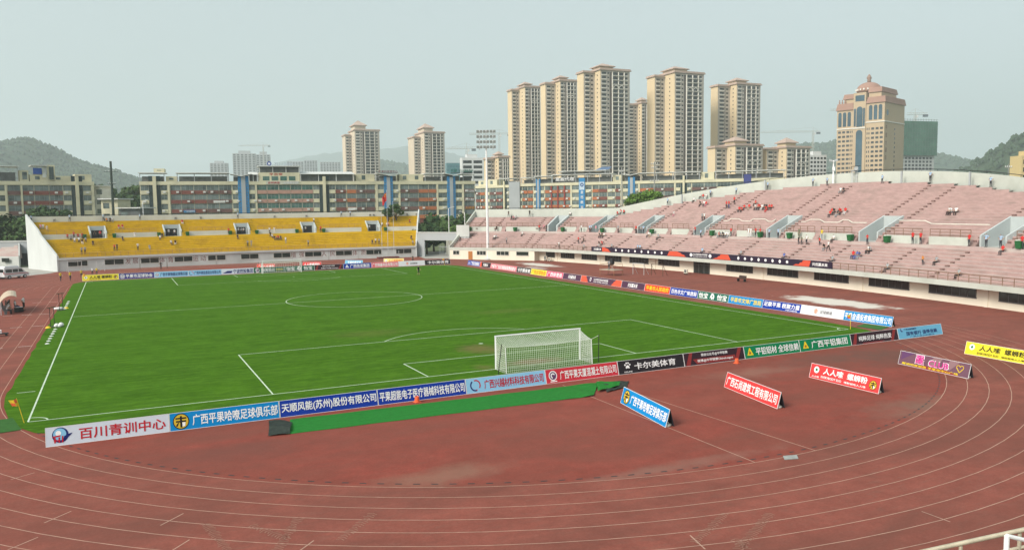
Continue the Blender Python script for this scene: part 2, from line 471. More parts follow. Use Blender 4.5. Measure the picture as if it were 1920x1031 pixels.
stone = M('stand_wall', (0.56, 0.58, 0.57), 0.85, 0.07, 0.3, col2=(0.45, 0.47, 0.46), f2=0.25, stretch=(1, 1, .3))
rusty = M('rail_paint', (0.24, 0.155, 0.11), 0.6, 0.2, 2)
yrail = M('yellow_rail_paint', (0.42, 0.26, 0.09), 0.6, 0.2, 2)

def fy(s, u):                       # yellow stand: arc, s along the front (+x), u away from the pitch
    t_ = s / 266.0; r = 266.0 + u
    return np.array([r * math.sin(t_), -124.5 + r * math.cos(t_)])
RA = 258.2; TH1 = 0.2075; RT = 16.0; DT = 0.43
def fpk(s, u):                      # pink stand: long arc, a tight corner, then a straight end
    t_ = s / RA
    if t_ <= TH1:
        return np.array([-195 + (RA + u) * math.cos(t_), 50 + (RA + u) * math.sin(t_)])
    c = np.array([-195 + (RA - RT) * math.cos(TH1), 50 + (RA - RT) * math.sin(TH1)])
    ds = s - RA * TH1
    if ds <= RT * DT:
        k = TH1 + ds / RT
        return c + (RT + u) * np.array([math.cos(k), math.sin(k)])
    k = TH1 + DT; n = np.array([math.cos(k), math.sin(k)])
    return c + (RT + u) * n + (ds - RT * DT) * np.array([-n[1], n[0]])
def solve_s(f, u, px, s0, s1):
    """position along the stand whose point (s, u) falls under pixel column px (at height z~3)"""
    def col(s):
        P = np.array([*f(s, u), 4.0]) - CAM
        v = ROT @ P
        return 960 + FPX * v[0] / v[2]
    lo, hi = s0, s1
    up = col(hi) > col(lo)
    for _ in range(50):
        m_ = (lo + hi) / 2
        if (col(m_) < px) == up: lo = m_
        else: hi = m_
    return (lo + hi) / 2

class Stand:
    def __init__(S, f, sA, sB, kA, kB, z0, u0, n1, zw, uw, umax, vom, aisles, mats, vd=4.8, vup=.35):
        S.vd, S.vup = vd, vup
        S.f, S.sA, S.sB, S.kA, S.kB = f, sA, sB, kA, kB
        S.rows = [(u0 + .8 * k, u0 + .8 * (k + 1), z0 + .4 * k) for k in range(n1)]
        S.uw0 = u0 + .8 * n1; S.uw1 = uw; S.zw = z0 + .4 * n1
        S.zm = S.zw + 1.1
        S.up = [(uw + .8 * k, uw + .8 * (k + 1), S.zm - .1 + .4 * k) for k in range(26)]
        S.umax, S.vom, S.aisles, S.mats = umax, vom, aisles, mats
    def a(S, u): return S.sA - S.kA * u
    def b(S, u): return S.sB + S.kB * u
    def height(S, x, y):
        """floor height at a plan point (or None)"""
        raise NotImplementedError
    def invom(S, s, u): return any(a_ <= s <= b_ for a_, b_ in S.vom) and u < S.uw1 + S.vd - .1
    def zfloor(S, s, u):
        if u < 0 or not (S.a(u) <= s <= S.b(u)): return None
        if u < S.rows[0][0]: return S.rows[0][2]
        for u0, u1, z in S.rows:
            if u0 <= u < u1: return z
        if u < S.uw1: return S.zw
        if S.invom(s, u): return S.zw
        for u0, u1, z in S.up:
            if u0 <= u < u1: return z if u1 <= S.umax(s) + .4 else None
        return None
    def grid(S, step=1.5):
        g = list(np.arange(math.ceil(S.a(20)), S.b(20), step))
        for a_, b_ in S.vom: g += [a_, b_]
        return sorted(set(round(x, 3) for x in g))
    def tier(S, rows, name, parent, zprev, upper=False):
        b = MB(); g = S.grid(); f = S.f
        for u0, u1, z in rows:
            cuts = [S.a(u0)] + [x for x in g if S.a(u0) < x < S.b(u0)] + [S.b(u0)]
            for s0, s1 in zip(cuts[:-1], cuts[1:]):
                sm = (s0 + s1) / 2
                if upper and (u1 > S.umax(sm) + .4 or S.invom(sm, u0 + .1)): continue
                e0 = S.a(u1) if s0 == cuts[0] else s0
                e1 = S.b(u1) if s1 == cuts[-1] else s1
                un = u0 + .18
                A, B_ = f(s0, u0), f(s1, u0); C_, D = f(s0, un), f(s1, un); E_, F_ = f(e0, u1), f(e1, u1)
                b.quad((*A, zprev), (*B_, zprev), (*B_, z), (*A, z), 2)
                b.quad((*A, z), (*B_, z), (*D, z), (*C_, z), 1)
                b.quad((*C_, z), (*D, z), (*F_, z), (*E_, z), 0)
            zprev = z
        return b.build(name, S.mats[:3], parent, world=True)
    def seg(S, name, parent, m, u, s0, s1, z0, z1, th=.22):
        n = max(2, int(abs(s1 - s0) / 2) + 1)
        b = MB().wallstrip([S.f(s, u) for s in np.linspace(s0, s1, n)], th, z0, z1)
        return b.build(name, m, parent, world=True)
    def rail(S, name, parent, m, u, s0, s1, z, h=1.0, step=1.5):
        b = MB(); n = max(2, int(round(abs(s1 - s0) / step)) + 1)
        pts = [S.f(s, u) for s in np.linspace(s0, s1, n)]
        for p in pts: b.tube((*p, z), (*p, z + h), .05, n=5)
        for zz in (z + h, z + h * .62, z + h * .2):
            for p, q in zip(pts[:-1], pts[1:]): b.tube((*p, zz), (*q, zz), .05 if zz > z + .9 * h else .032, n=4)
        return b.build(name, m, parent, world=True)
    def aisle(S, parent, s, lo=True, hi=True, wd=1.0):
        b = MB(); f = S.f
        for (u0, u1, z) in (S.rows[1:] if lo else []) + (S.up if hi else []):
            if z > S.zm - .2 and (u1 > S.umax(s) + .1 or any(a_ - wd / 2 <= s <= b_ + wd / 2 for a_, b_ in S.vom) and u0 < S.uw1 + S.vd - .1): continue
            p = [f(s - wd / 2, u0 - .38), f(s + wd / 2, u0 - .38), f(s + wd / 2, u0 - .003), f(s - wd / 2, u0 - .003)]
            b.hexa([(*q, z - .395) for q in p] + [(*q, z - .2) for q in p])
        if b.f: b.build('stair_flight', S.mats[3], parent, world=True)
    def vomitory(S, parent, s0, s1, m):
        f = S.f; u0, u1 = S.uw1 - .12, S.uw1 + S.vd
        zt = lambda u: S.zm + S.vup + .5 * max(0, u - S.uw1 - .2)
        for s in (s0, s1):
            b = MB()
            us = [u0, u1 + .12]
            vs = []
            for u in us:
                for ds in (-.13, .13): vs.append((*f(s + ds, u), S.zw - .3))
            for u in us:
                for ds in (-.13, .13): vs.append((*f(s + ds, u), zt(u)))
            b.add(vs, [(0, 1, 3, 2), (4, 6, 7, 5), (0, 4, 5, 1), (2, 3, 7, 6), (0, 2, 6, 4), (1, 5, 7, 3)])
            b.build('vomitory_side_wall', m, parent, world=True)
        b = MB(); ss = np.linspace(s0 + .135, s1 - .135, 4)
        zd = S.zw + 1.75
        w_ = ss[-1] - ss[0]; da, db = ss[0] + w_ * .12, ss[-1] - w_ * .12
        b.wallstrip([f(s, u1) for s in ss], .22, zd, zt(u1))
        b.wallstrip([f(ss[0], u1), f(da, u1)], .22, S.zw - .3, zd - .003)
        b.wallstrip([f(db, u1), f(ss[-1], u1)], .22, S.zw - .3, zd - .003)
        b.build('vomitory_back_wall', m, parent, world=True)
        MB().wallstrip([f(da + .003, u1 + .05), f(db - .003, u1 + .05)], .08, S.zw - .3, zd - .006).build('doorway_shade', dark, parent, world=True)  # dark sheet standing in for the shade inside the open doorway
        MB().quad((*f(s0, u0), S.zw - .02), (*f(s1, u0), S.zw - .02), (*f(s1, u1), S.zw - .02), (*f(s0, u1), S.zw - .02)).build('vomitory_floor', concrete, parent, world=True)
    def gangway(S, parent, s, wd):
        """short flight of seating-coloured steps through the middle wall"""
        b = MB(); f = S.f
        for k in range(3):
            u0 = S.uw1 - .66 + .22 * k
            p = [f(s - wd / 2, u0), f(s + wd / 2, u0), f(s + wd / 2, S.uw1 - .004), f(s - wd / 2, S.uw1 - .004)]
            b.hexa([(*q, S.zw + .001) for q in p] + [(*q, S.zw + .28 * (k + 1)) for q in p])
        b.build('stair_flight', S.mats[2], parent, world=True)

# ---- pink stand
def umax_pink(s):
    P = fpk(s, 0); N = fpk(s, 1) - P
    d = P - np.array([1.0, 48.0]); bq = d @ N; cq = d @ d - 89.3 ** 2
    disc = bq * bq - cq
    u = -bq + math.sqrt(disc) if disc > 0 else 0
    return max(15.4, u)
sp = lambda px, u: solve_s(fpk, u, px, -62, 84)
VP = [(sp(b_, 9.6), sp(a_, 9.6)) for a_, b_ in ((1027.5, 1044.5), (1109.5, 1123.5), (1196, 1213), (1301.3, 1322), (1437, 1462), (1610, 1644), (1836.6, 1884.6))]
VP = [(a_, b_) for a_, b_ in VP] + [(VP[-1][0] - 23.5, VP[-1][0] - 19.5)]
SB = sp(842, 0)
AP = [sp(x, 0) for x in ()] 
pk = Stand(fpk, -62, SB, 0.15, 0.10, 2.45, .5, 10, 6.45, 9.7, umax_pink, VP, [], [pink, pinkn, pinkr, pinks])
LBL = 'pink terraced grandstand with curved white back wall along the far side of the track'
gs = thing('grandstand', LBL, 'grandstand', (75, 50, 0))
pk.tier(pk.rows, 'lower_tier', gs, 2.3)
b = MB(); g = np.linspace(pk.a(9), pk.b(9), 90)
for s0, s1 in zip(g[:-1], g[1:]):
    b.quad((*fpk(s0, pk.uw0), pk.zw), (*fpk(s1, pk.uw0), pk.zw), (*fpk(s1, pk.uw1 + .01), pk.zw), (*fpk(s0, pk.uw1 + .01), pk.zw), 0)
    b.quad((*fpk(s0, pk.uw0), pk.zw - .4), (*fpk(s1, pk.uw0), pk.zw - .4), (*fpk(s1, pk.uw0), pk.zw), (*fpk(s0, pk.uw0), pk.zw), 0)
b.build('walkway', pink, gs, world=True)
b = MB(); g = np.linspace(pk.sA, pk.sB, 90)
for s0, s1 in zip(g[:-1], g[1:]): b.quad((*fpk(s0, .1), 2.45), (*fpk(s1, .1), 2.45), (*fpk(s1, .51), 2.45), (*fpk(s0, .51), 2.45))
b.build('front_walkway', concrete, gs, world=True)
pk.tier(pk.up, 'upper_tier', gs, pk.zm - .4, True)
# front: overhanging parapet, recessed wall, solid end block
sR = RA * .2215                     # where the recess stops
g = np.linspace(pk.sA, pk.sB, 80)
MB().wallstrip([fpk(s, .08) for s in g], .2, 2.22, 2.86).build('front_fascia', fascia, gs, world=True)
b = MB(); g2 = np.linspace(pk.sA, sR, 60)
for s0, s1 in zip(g2[:-1], g2[1:]): b.quad((*fpk(s0, .1), 2.26), (*fpk(s1, .1), 2.26), (*fpk(s1, 1.95), 2.26), (*fpk(s0, 1.95), 2.26))
b.build('overhang_soffit', fascia, gs, world=True)
pk.seg('recessed_wall', gs, cream, 1.95, pk.sA, sR, 0, 2.26)
b = MB(); g3 = np.linspace(sR, pk.sB, 24)
b.wallstrip([fpk(sR, 2.05)] + [fpk(s, .12) for s in g3], .16, 0, 2.24).build('end_wall', cream, gs, world=True)
wl = MB()
def wall_box(b, f, u, s0, s1, z0, z1, th, m=0):
    p = [f(s0, u - th), f(s1, u - th), f(s1, u), f(s0, u)]
    b.hexa([(*q, z0) for q in p] + [(*q, z1) for q in p], m)
frame_m = M('window_frame', (0.10, 0.10, 0.10), 0.5, 0.1, 2)
lframe_m = M('pale_window_frame', (0.58, 0.57, 0.52), 0.6, 0.1, 2)
def stand_window(parent, f, u, s0, s1, z0, z1, nmul, fm=frame_m, th=.05, gm=None):
    if s0 > s1: s0, s1 = s1, s0
    b = MB(); wall_box(b, f, u, s0, s1, z0, z1, th)
    o = b.build('window', gm or glass, parent, world=True)
    b = MB()
    for k in range(nmul + 1):
        s = s0 + (s1 - s0) * k / nmul
        wall_box(b, f, u, s - .04, s + .04, z0 + .041, z1 - .041, th + .03)
    wall_box(b, f, u, s0 - .08, s1 + .08, z0 - .08, z0 + .04, th + .035); wall_box(b, f, u, s0 - .08, s1 + .08, z1 - .04, z1 + .08, th + .035)
    b.build('window_frame', fm, o, world=True)
    return o
spw = lambda px: solve_s(lambda s, u: fpk(s, u), 1.85, px, -62, sR)
for a_, b_ in ((1024, 1040), (1052, 1077), (1091, 1119), (1135, 1165), (1181, 1216), (1235, 1274), (1363, 1412), (1440, 1497), (1528, 1592), (1631, 1706), (1744, 1832), (1876, 1990)):
    stand_window(gs, fpk, 1.84, spw(a_), spw(b_), .92, 2.1, 6)
s0, s1 = spw(1331), spw(1302)
b = MB(); wall_box(b, fpk, 1.84, s0, s1, 0.0, 2.15, .06); o = b.build('doorway', glass, gs, world=True)
b = MB()
for k in range(4): wall_box(b, fpk, 1.84, s0 + (s1 - s0) * k / 3 - .06, s0 + (s1 - s0) * k / 3 + .06, 0.01, 2.2, .13)
wall_box(b, fpk, 1.84, s0, s1, 1.5, 1.58, .12); b.build('door_frame', frame_m, o, world=True)
for px in (1044, 1124, 1228, 1430, 1617, 1852):
    s = spw(px); b = MB(); wall_box(b, fpk, 1.84, s - .25, s + .25, 0, 2.25, .12); b.build('pilaster', cream, gs, world=True)
spe = lambda px: solve_s(fpk, 0.04, px, sR, SB)
for a_, b_ in ((849.5, 860.8), (894, 911), (931, 954), (968, 991)):
    stand_window(gs, fpk, 0.035, spe(a_), spe(b_), 1.15, 2.08, 3 if b_ - a_ > 14 else 2, lframe_m)
b = MB(); wall_box(b, fpk, .035, spe(885.6), spe(877.8), 0.02, 1.95, .05); b.build('wooden_door', M('orange_door', (.42, .17, .05), .6, .1, 3), gs, world=True)
# middle wall with gaps for gangways, rails on top
cuts = []
gang = []
vs_ = sorted(VP)
for i, (a_, b_) in enumerate(vs_):
    gang += [a_ - .75, b_ + .75]
    if i + 1 < len(vs_): gang.append((b_ + vs_[i + 1][0]) / 2)
gang.append((vs_[-1][1] + pk.b(9.7)) / 2)
gang.sort()
edges = [pk.a(9.6)]
for x in gang: edges += [x - .55, x + .55]
edges.append(pk.b(9.6))
for a_, b_ in zip(edges[::2], edges[1::2]):
    if b_ - a_ < .4 or any(v0 - .3 < (a_ + b_) / 2 < v1 + .3 for v0, v1 in VP): continue
    pk.seg('middle_wall', gs, fascia, 9.6, a_, b_, pk.zw - .1, pk.zm)
    if b_ - a_ > 2: pk.rail('middle_rail', gs, rusty, 9.6, a_ + .1, b_ - .1, pk.zm)
for x in gang: pk.gangway(gs, x, 1.05)
for a_, b_ in VP: pk.vomitory(gs, a_, b_, vomw)
# aisles: either side of each vomitory and midway
for i, (a_, b_) in enumerate(vs_):
    pk.aisle(gs, a_ - .6, False, True, .42); pk.aisle(gs, b_ + .6, False, True, .42); pk.aisle(gs, b_, True, False, .42)
    if i + 1 < len(vs_): pk.aisle(gs, (b_ + vs_[i + 1][0]) / 2, True, False, .42)
for px in (870, 905, 985): pk.aisle(gs, sp(px, 3), px != 905, True, .5)
# back wall following the arched top
g = [s for s in np.arange(-66, pk.b(15) + .1, 1.5)] + [pk.b(15.4)]
pts = []; zt = []; zb = []
for s in g:
    u = umax_pink(s) + .55
    pts.append(fpk(s, u)); z = pk.zm - .1 + .5 * (u - pk.uw1)
    zt.append(z + 1.25); zb.append(z - 4.0)
MB().wallstrip(pts, .3, zb, zt).build('back_wall', fascia, gs, world=True)
b = MB()
for i in range(0, len(pts) - 1):
    if i % 2 == 0: b.tube((*pts[i], zt[i]), (*pts[i], zt[i] + .3), .03, n=5)
    b.tube((*pts[i], zt[i] + .3), (*pts[i + 1], zt[i + 1] + .3), .05, n=5)
b.build('back_rail', dark, gs, world=True)
b = MB(); n_ = len(pts)
for i in range(n_ - 1):
    b.quad((*pts[i], 0), (*pts[i + 1], 0), (*pts[i + 1], zb[i + 1]), (*pts[i], zb[i]))
b.build('rear_wall', concrete, gs, world=True)
# stepped side wall at the far end
def side_wall(S, parent, end, m, th=.3, name='side_wall', up=.75, umx=None, zbase=0):
    f = S.f; us = [0.0, S.rows[0][0], S.uw0, S.uw1, umx or S.umax(S.sB) + .4]
    zs = [3.3, S.rows[0][2] + up + .1, S.zw + up, S.zm + up, S.zm - .1 + .5 * ((umx or S.umax(S.sB)) - S.uw1) + 1.2]
    b = MB(); e = (lambda u: S.b(u)) if end > 0 else (lambda u: S.a(u))
    b.wallstrip([f(e(u), u) for u in us], th, zbase, zs)
    return b.build(name, m, parent, world=True)
side_wall(pk, gs, 1, fascia)
pk.rail('front_rail', gs, rusty, .1, pk.sA, solve_s(fpk, .1, 1561, -62, 84), 2.86, .95)
pk.rail('front_rail', gs, rusty, .1, solve_s(fpk, .1, 1109, -62, 84), pk.sB, 2.86, .95)
# roll of pale hose-like banner cloth lying on the upper tier is built with the small things

# ---- yellow stand
sy = lambda px, u: solve_s(fy, u, px, -60, 60)
VY = [(sy(a_, 9.9), sy(b_, 9.9)) for a_, b_ in ((171, 201), (310, 341), (443.5, 469), (568, 593), (690, 713))]
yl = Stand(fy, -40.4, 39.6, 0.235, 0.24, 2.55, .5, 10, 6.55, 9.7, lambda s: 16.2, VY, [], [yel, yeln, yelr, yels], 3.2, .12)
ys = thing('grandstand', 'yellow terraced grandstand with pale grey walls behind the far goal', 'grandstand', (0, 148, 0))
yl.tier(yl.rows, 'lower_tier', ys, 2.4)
b = MB(); g = np.linspace(yl.a(9), yl.b(9), 50)
for s0, s1 in zip(g[:-1], g[1:]):
    b.quad((*fy(s0, yl.uw0), yl.zw), (*fy(s1, yl.uw0), yl.zw), (*fy(s1, yl.uw1 + .01), yl.zw), (*fy(s0, yl.uw1 + .01), yl.zw))
    b.quad((*fy(s0, yl.uw0), yl.zw - .4), (*fy(s1, yl.uw0), yl.zw - .4), (*fy(s1, yl.uw0), yl.zw), (*fy(s0, yl.uw0), yl.zw))
b.build('walkway', yel, ys, world=True)
b = MB(); g = np.linspace(yl.sA, yl.sB, 50)
for s0, s1 in zip(g[:-1], g[1:]): b.quad((*fy(s0, .1), 2.55), (*fy(s1, .1), 2.55), (*fy(s1, .51), 2.55), (*fy(s0, .51), 2.55))
b.build('front_walkway', concrete, ys, world=True)
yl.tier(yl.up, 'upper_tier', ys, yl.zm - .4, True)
MB().wallstrip([fy(s, .3) for s in np.linspace(yl.sA, yl.sB, 50)], .2, 0, 2.42).build('front_wall', stone, ys, world=True)
MB().wallstrip([fy(s, .05) for s in np.linspace(yl.sA, yl.sB, 50)], .3, 2.43, 2.86).build('front_fascia', stone, ys, world=True)
yl.rail('front_rail', ys, yrail, .1, yl.sA, yl.sB, 2.86, .95)
gang = []
for i, (a_, b_) in enumerate(VY): gang += [a_ - .9, b_ + .9]
edges = [yl.a(9.6)]
for x in gang: edges += [x - .75, x + .75]
edges.append(yl.b(9.6))
for a_, b_ in zip(edges[::2], edges[1::2]):
    if b_ - a_ < .4 or any(v0 - .3 < (a_ + b_) / 2 < v1 + .3 for v0, v1 in VY): continue
    yl.seg('middle_wall', ys, stone, 9.6, a_, b_, yl.zw - .1, yl.zm)
    if b_ - a_ > 2: yl.rail('middle_rail', ys, yrail, 9.6, a_ + .1, b_ - .1, yl.zm, .9)
for x in gang: yl.gangway(ys, x, 1.5)
for a_, b_ in VY: yl.aisle(ys, (a_ + b_) / 2, True, False, .9); yl.aisle(ys, b_ + .9, False, True, .9)
for a_, b_ in VY: yl.vomitory(ys, a_, b_, vomw)
pts = [fy(s, 16.35) for s in np.linspace(yl.a(16.3), yl.b(16.3), 50)]
ZB = yl.up[7][2]
MB().wallstrip(pts, .3, 0, ZB + 1.25).build('back_wall', stone, ys, world=True)
b = MB()
for p, q in zip(pts[:-1], pts[1:]): b.tube((*p, ZB + 1.45), (*q, ZB + 1.45), .06, n=5); b.tube((*p, ZB + 1.25), (*p, ZB + 1.45), .04, n=4)
b.build('back_rail', dark, ys, world=True)
for e_ in (1, -1): side_wall(yl, ys, e_, stone, .35, up=.95, umx=16.5)
for a_, b_ in ((126, 163), (195, 231), (263, 297), (326, 360), (389, 422), (451, 484), (512, 544), (571, 602), (629, 659.5), (686, 714.5), (742, 771)):
    stand_window(ys, fy, .195, sy(a_, .2), sy(b_, .2), .98, 2.16, 2, lframe_m, th=.03)
for px in (404, 547, 615, 671, 726):
    s = sy(px, .2); b = MB(); wall_box(b, fy, .19, s - .06, s + .06, 0, 2.4, .05); b.build('drain_pipe', concrete, ys, world=True)
STANDS = [pk, yl]
def locate(S, x, y):
    """(s, u) of a plan point on a stand, u = -1 when off it"""
    if S is yl:
        th = math.atan2(x, y + 124.5); return th * 266, math.hypot(x, y + 124.5) - 266
    th = math.atan2(y - 50, x + 195)
    if th <= TH1: return th * RA, math.hypot(x + 195, y - 50) - RA
    c = np.array([-195 + (RA - RT) * math.cos(TH1), 50 + (RA - RT) * math.sin(TH1)]); d = np.array([x, y]) - c
    k = math.atan2(d[1], d[0])
    if k < TH1 - .05: return 0, -1
    if k <= TH1 + DT: return RA * TH1 + (k - TH1) * RT, math.hypot(*d) - RT
    n = np.array([math.cos(TH1 + DT), math.sin(TH1 + DT)])
    return RA * TH1 + RT * DT + d @ np.array([-n[1], n[0]]), d @ n - RT
def hit(px, py, standing=True):
    """where a sight line meets the stands' floors or the ground (x, y, z, stand)"""
    r = ray(px, py)
    for t_ in np.arange(60, 330, .12):
        P = CAM + r * t_
        if P[2] <= 0: break
        for S, nm in ((yl, 'y'), (pk, 'p')):
            if (S is yl) != (P[1] > 135 and P[0] < 50): continue
            s, u = locate(S, P[0], P[1])
            if not (0 <= u < 42 and S.a(u) <= s <= S.b(u)): continue
            n_ = int((S.umax(s) + .4 - S.uw1) / .8 + 1e-6); ue = S.uw1 + .8 * n_
            if u >= ue:
                if u < ue + .8 and P[2] < S.up[n_ - 1][2] + 1.6: return (*S.f(s, ue - .35), S.up[n_ - 1][2], nm)
                continue
            z = S.zfloor(s, u)
            if z is None or P[2] > z: continue
            if S.invom(s, S.uw1) and S.uw1 <= u < S.uw1 + S.vd + .6: return (*S.f(s, min(u, S.uw1 + S.vd - .9)), S.zw, nm)
            if standing and S.uw1 <= u < S.uw1 + .35: return (*S.f(s, S.uw1 - .75), S.zw, nm)
            return P[0], P[1], z, nm
    q = gp(px, py)
    return q[0], q[1], 0.0, 'g'
# ------------------------------------------------------------------ lettering and boards
TXT = {}
def text_mesh(body, bold=0.03):
    if (body, bold) in TXT: return TXT[body, bold]
    cu = bpy.data.curves.new('lettering', 'FONT'); cu.body = body; cu.size = 1; cu.resolution_u = 2
    ob = bpy.data.objects.new('lettering', cu); COL.objects.link(ob)
    dg = bpy.context.evaluated_depsgraph_get(); dg.update()
    me = bpy.data.meshes.new_from_object(ob.evaluated_get(dg))
    v = np.array([x.co[:2] for x in me.vertices]) if len(me.vertices) else np.zeros((0, 2))
    f = [tuple(p.vertices) for p in me.polygons]
    bpy.data.objects.remove(ob); bpy.data.curves.remove(cu); bpy.data.meshes.remove(me)
    if len(v) and bold:              # heavier strokes: the outline laid down again a hair to each side
        k = len(v); cp = [(0, 0), (bold, 0), (bold, bold), (0, bold)]
        v = np.concatenate([v + c_ for c_ in cp]); f = [tuple(i + j * k for i in q) for j in range(4) for q in f]
        lay = np.repeat(np.arange(4), k)
    else: lay = np.zeros(len(v), int)
    if len(v): lo, hi = v.min(0), v.max(0); v = (v - lo) / np.maximum(hi - lo, 1e-6); asp = (hi - lo)[0] / max((hi - lo)[1], 1e-6)
    else: asp = 1
    TXT[body, bold] = ([(a_[0], a_[1], l_) for a_, l_ in zip(v, lay)], f, asp)
    return TXT[body, bold]
def C(r, g, b, k=0.82): return tuple(x * k for x in lin((r, g, b)))
INK = {'white': C(245, 245, 245, .9), 'red': C(200, 30, 45), 'navy': C(25, 35, 110), 'yellow': C(250, 220, 40), 'black': C(35, 33, 36), 'grey': C(120, 115, 118), 'orange': C(225, 120, 50),
       'green': C(30, 130, 75), 'blue': C(30, 130, 205), 'pink': C(225, 50, 155), 'maroon': C(150, 55, 55), 'coral': C(225, 95, 70), 'lilac': C(105, 70, 110), 'orchid': C(150, 118, 122), 'gold': C(225, 190, 60), 'sky': C(140, 200, 235)}
def ink(n): return M('ink_' + n, INK[n], 0.55, 0.04, 3)
def board_mat(n, rgb): return M('vinyl_' + n, C(*rgb), 0.5, 0.05, 1.2)
VIN = {'mauve': (118, 84, 100), 'pale': (214, 222, 234), 'azure': (0, 140, 210), 'royal': (20, 60, 165), 'sky': (150, 205, 240), 'crimson': (215, 55, 70), 'coal': (44, 40, 45), 'plum': (58, 36, 46), 'green': (0, 135, 85),
       'cyan': (115, 190, 225), 'white': (232, 236, 240), 'red': (226, 72, 50), 'bottle': (35, 105, 85), 'lemon': (240, 225, 60), 'navy': (60, 60, 140), 'rose': (235, 110, 125), 'pinkred': (225, 80, 120), 'violet': (85, 55, 80), 'coralred': (230, 70, 70), 'straw': (245, 225, 140)}
edge_m = M('board_edge', G(.72), 0.5, 0.05, 2)
back_m = M('board_back', (0.025, 0.025, 0.03), 0.8, 0.1, 2)
def circle(cx, cz, r, a, n=20, r0=0):
    """disc or ring outline in board fractions (a = length / height)"""
    o = [(cx + r / a * math.cos(2 * math.pi * k / n), cz + r * math.sin(2 * math.pi * k / n)) for k in range(n)]
    return o
def arc(cx, cz, r, w_, t0, t1, a, n=12):
    o = [(cx + (r + w_) / a * math.cos(t), cz + (r + w_) * math.sin(t)) for t in np.linspace(t0, t1, n)]
    return o + [(cx + r / a * math.cos(t), cz + r * math.sin(t)) for t in np.linspace(t1, t0, n)]
def emblem(kind, cx, cz, s, a):
    X = lambda pts: [(cx + x * s / a, cz + z * s) for x, z in pts]
    if kind == 'wave': return [('navy', circle(cx, cz + .05, .42 * s, a)), ('sky', circle(cx - .03 * s / a, cz + .10 * s, .33 * s, a)), ('white', circle(cx - .1 * s / a, cz + .16 * s, .14 * s, a)), ('navy', X([(.05, -.35), (.3, -.2), (.62, .12), (.4, .08), (.2, -.02)])),
                               ('red', X([(-.38, .02), (.0, .06), (.0, -.02), (-.38, -.06)])), ('red', X([(-.32, -.06), (-.24, -.06), (-.24, -.36), (-.32, -.36)])), ('red', X([(-.1, -.06), (-.02, -.06), (-.02, -.36), (-.1, -.36)])), ('red', X([(-.34, -.2), (-.06, -.2), (-.06, -.26), (-.34, -.26)])), ('red', X([(.08, -.0), (.15, -.0), (.13, -.36), (.06, -.36)]))]
    if kind == 'club': return [('black', circle(cx, cz, .42 * s, a)), ('gold', circle(cx, cz, .37 * s, a)), ('black', X([(-.28, .2), (.28, .2), (.28, .12), (-.28, .12)])), ('black', X([(-.26, .04), (.26, .04), (.26, -.04), (-.26, -.04)])), ('black', X([(-.05, .28), (.05, .28), (.05, -.32), (-.05, -.32)])), ('black', X([(-.2, -.1), (-.1, -.04), (-.2, -.26), (-.28, -.22)])), ('white', X([(.06, -.06), (.22, -.06), (.2, -.26), (.06, -.28)]))]
    if kind == 'swirl': return [('navy', arc(cx, cz, .32 * s, .1 * s, 2.2, 5.0, a)), ('red', arc(cx + .06 * s / a, cz + .02, .3 * s, .09 * s, -.7, 1.9, a)), ('red', circle(cx + .1 * s / a, cz - .33 * s, .05 * s, a, 8))]
    if kind == 'ring': return [('white', circle(cx, cz, .4 * s, a)), ('lilac', circle(cx, cz, .32 * s, a)), ('white', arc(cx, cz, .12 * s, .1 * s, .4, 4.5, a)), ('white', X([(-.3, -.42), (.34, -.42), (.34, -.5), (-.3, -.5)]))]
    if kind == 'paw': return [('white', X([(-.2, -.2), (-.22, -.05), (-.08, .1), (.08, .1), (.22, -.05), (.2, -.2), (.06, -.16), (-.06, -.16)]))] + [('white', circle(cx + x * s / a, cz + z * s, .085 * s, a, 10)) for x, z in ((-.27, .14), (-.1, .29), (.1, .29), (.27, .14))]
    if kind == 'peak': return [('yellow', X([(-.42, -.32), (.42, -.32), (.05, .4), (-.05, .4)])), ('red', X([(-.18, -.22), (-.08, -.22), (-.0, .1), (-.08, .1)])), ('green', X([(-.04, -.22), (.06, -.22), (.12, .02), (.03, .02)])), ('red', X([(-.12, -.06), (.12, -.06), (.12, -.12), (-.12, -.12)]))]
    if kind == 'seal': return [('white', circle(cx, cz, .4 * s, a)), ('navy', circle(cx, cz, .33 * s, a)), ('white', circle(cx, cz, .22 * s, a)), ('navy', circle(cx, cz, .12 * s, a, 5))]
    if kind == 'badge': return [('white', X([(-.25, .38), (.25, .38), (.27, -.1), (0, -.42), (-.27, -.1)])), ('plum' if 0 else 'lilac', X([(-.16, .24), (.16, .24), (.16, -.06), (0, -.26), (-.16, -.06)]))]
    if kind == 'flame': return [('orange', circle(cx, cz, .33 * s, a, 8)), ('white', circle(cx, cz, .22 * s, a, 8)), ('orange', X([(-.08, -.18), (.1, -.14), (.14, .1), (0, .24), (-.1, .06)]))]
    if kind == 'delta': return [('white', X([(-.38, -.3), (.38, -.3), (0, .38)])), ('navy', X([(-.12, -.18), (.12, -.18), (0, .06)]))]
    if kind == 'splash': return [('white', X([(-.15, .42), (.25, .3), (.42, .02), (.3, -.42), (.12, -.2), (-.05, -.42), (-.2, -.1), (-.42, -.3), (-.3, .1)])), ('green', X([(0, .2), (.18, .1), (.12, -.12), (-.06, -.02)]))]
    if kind == 'disc': return [('white', circle(cx, cz, .38 * s, a)), ('green', circle(cx, cz, .18 * s, a, 7))]
    if kind == 'heart': return [('gold', arc(cx - .2 * s / a, cz + .1 * s, .16 * s, .07 * s, .2, 3.6, a)), ('gold', arc(cx + .2 * s / a, cz + .1 * s, .16 * s, .07 * s, -.5, 2.9, a)), ('gold', X([(-.42, .02), (-.32, .06), (.04, -.34), (0, -.42)])), ('gold', X([(.42, .02), (.34, .06), (.0, -.34), (.04, -.42)]))]
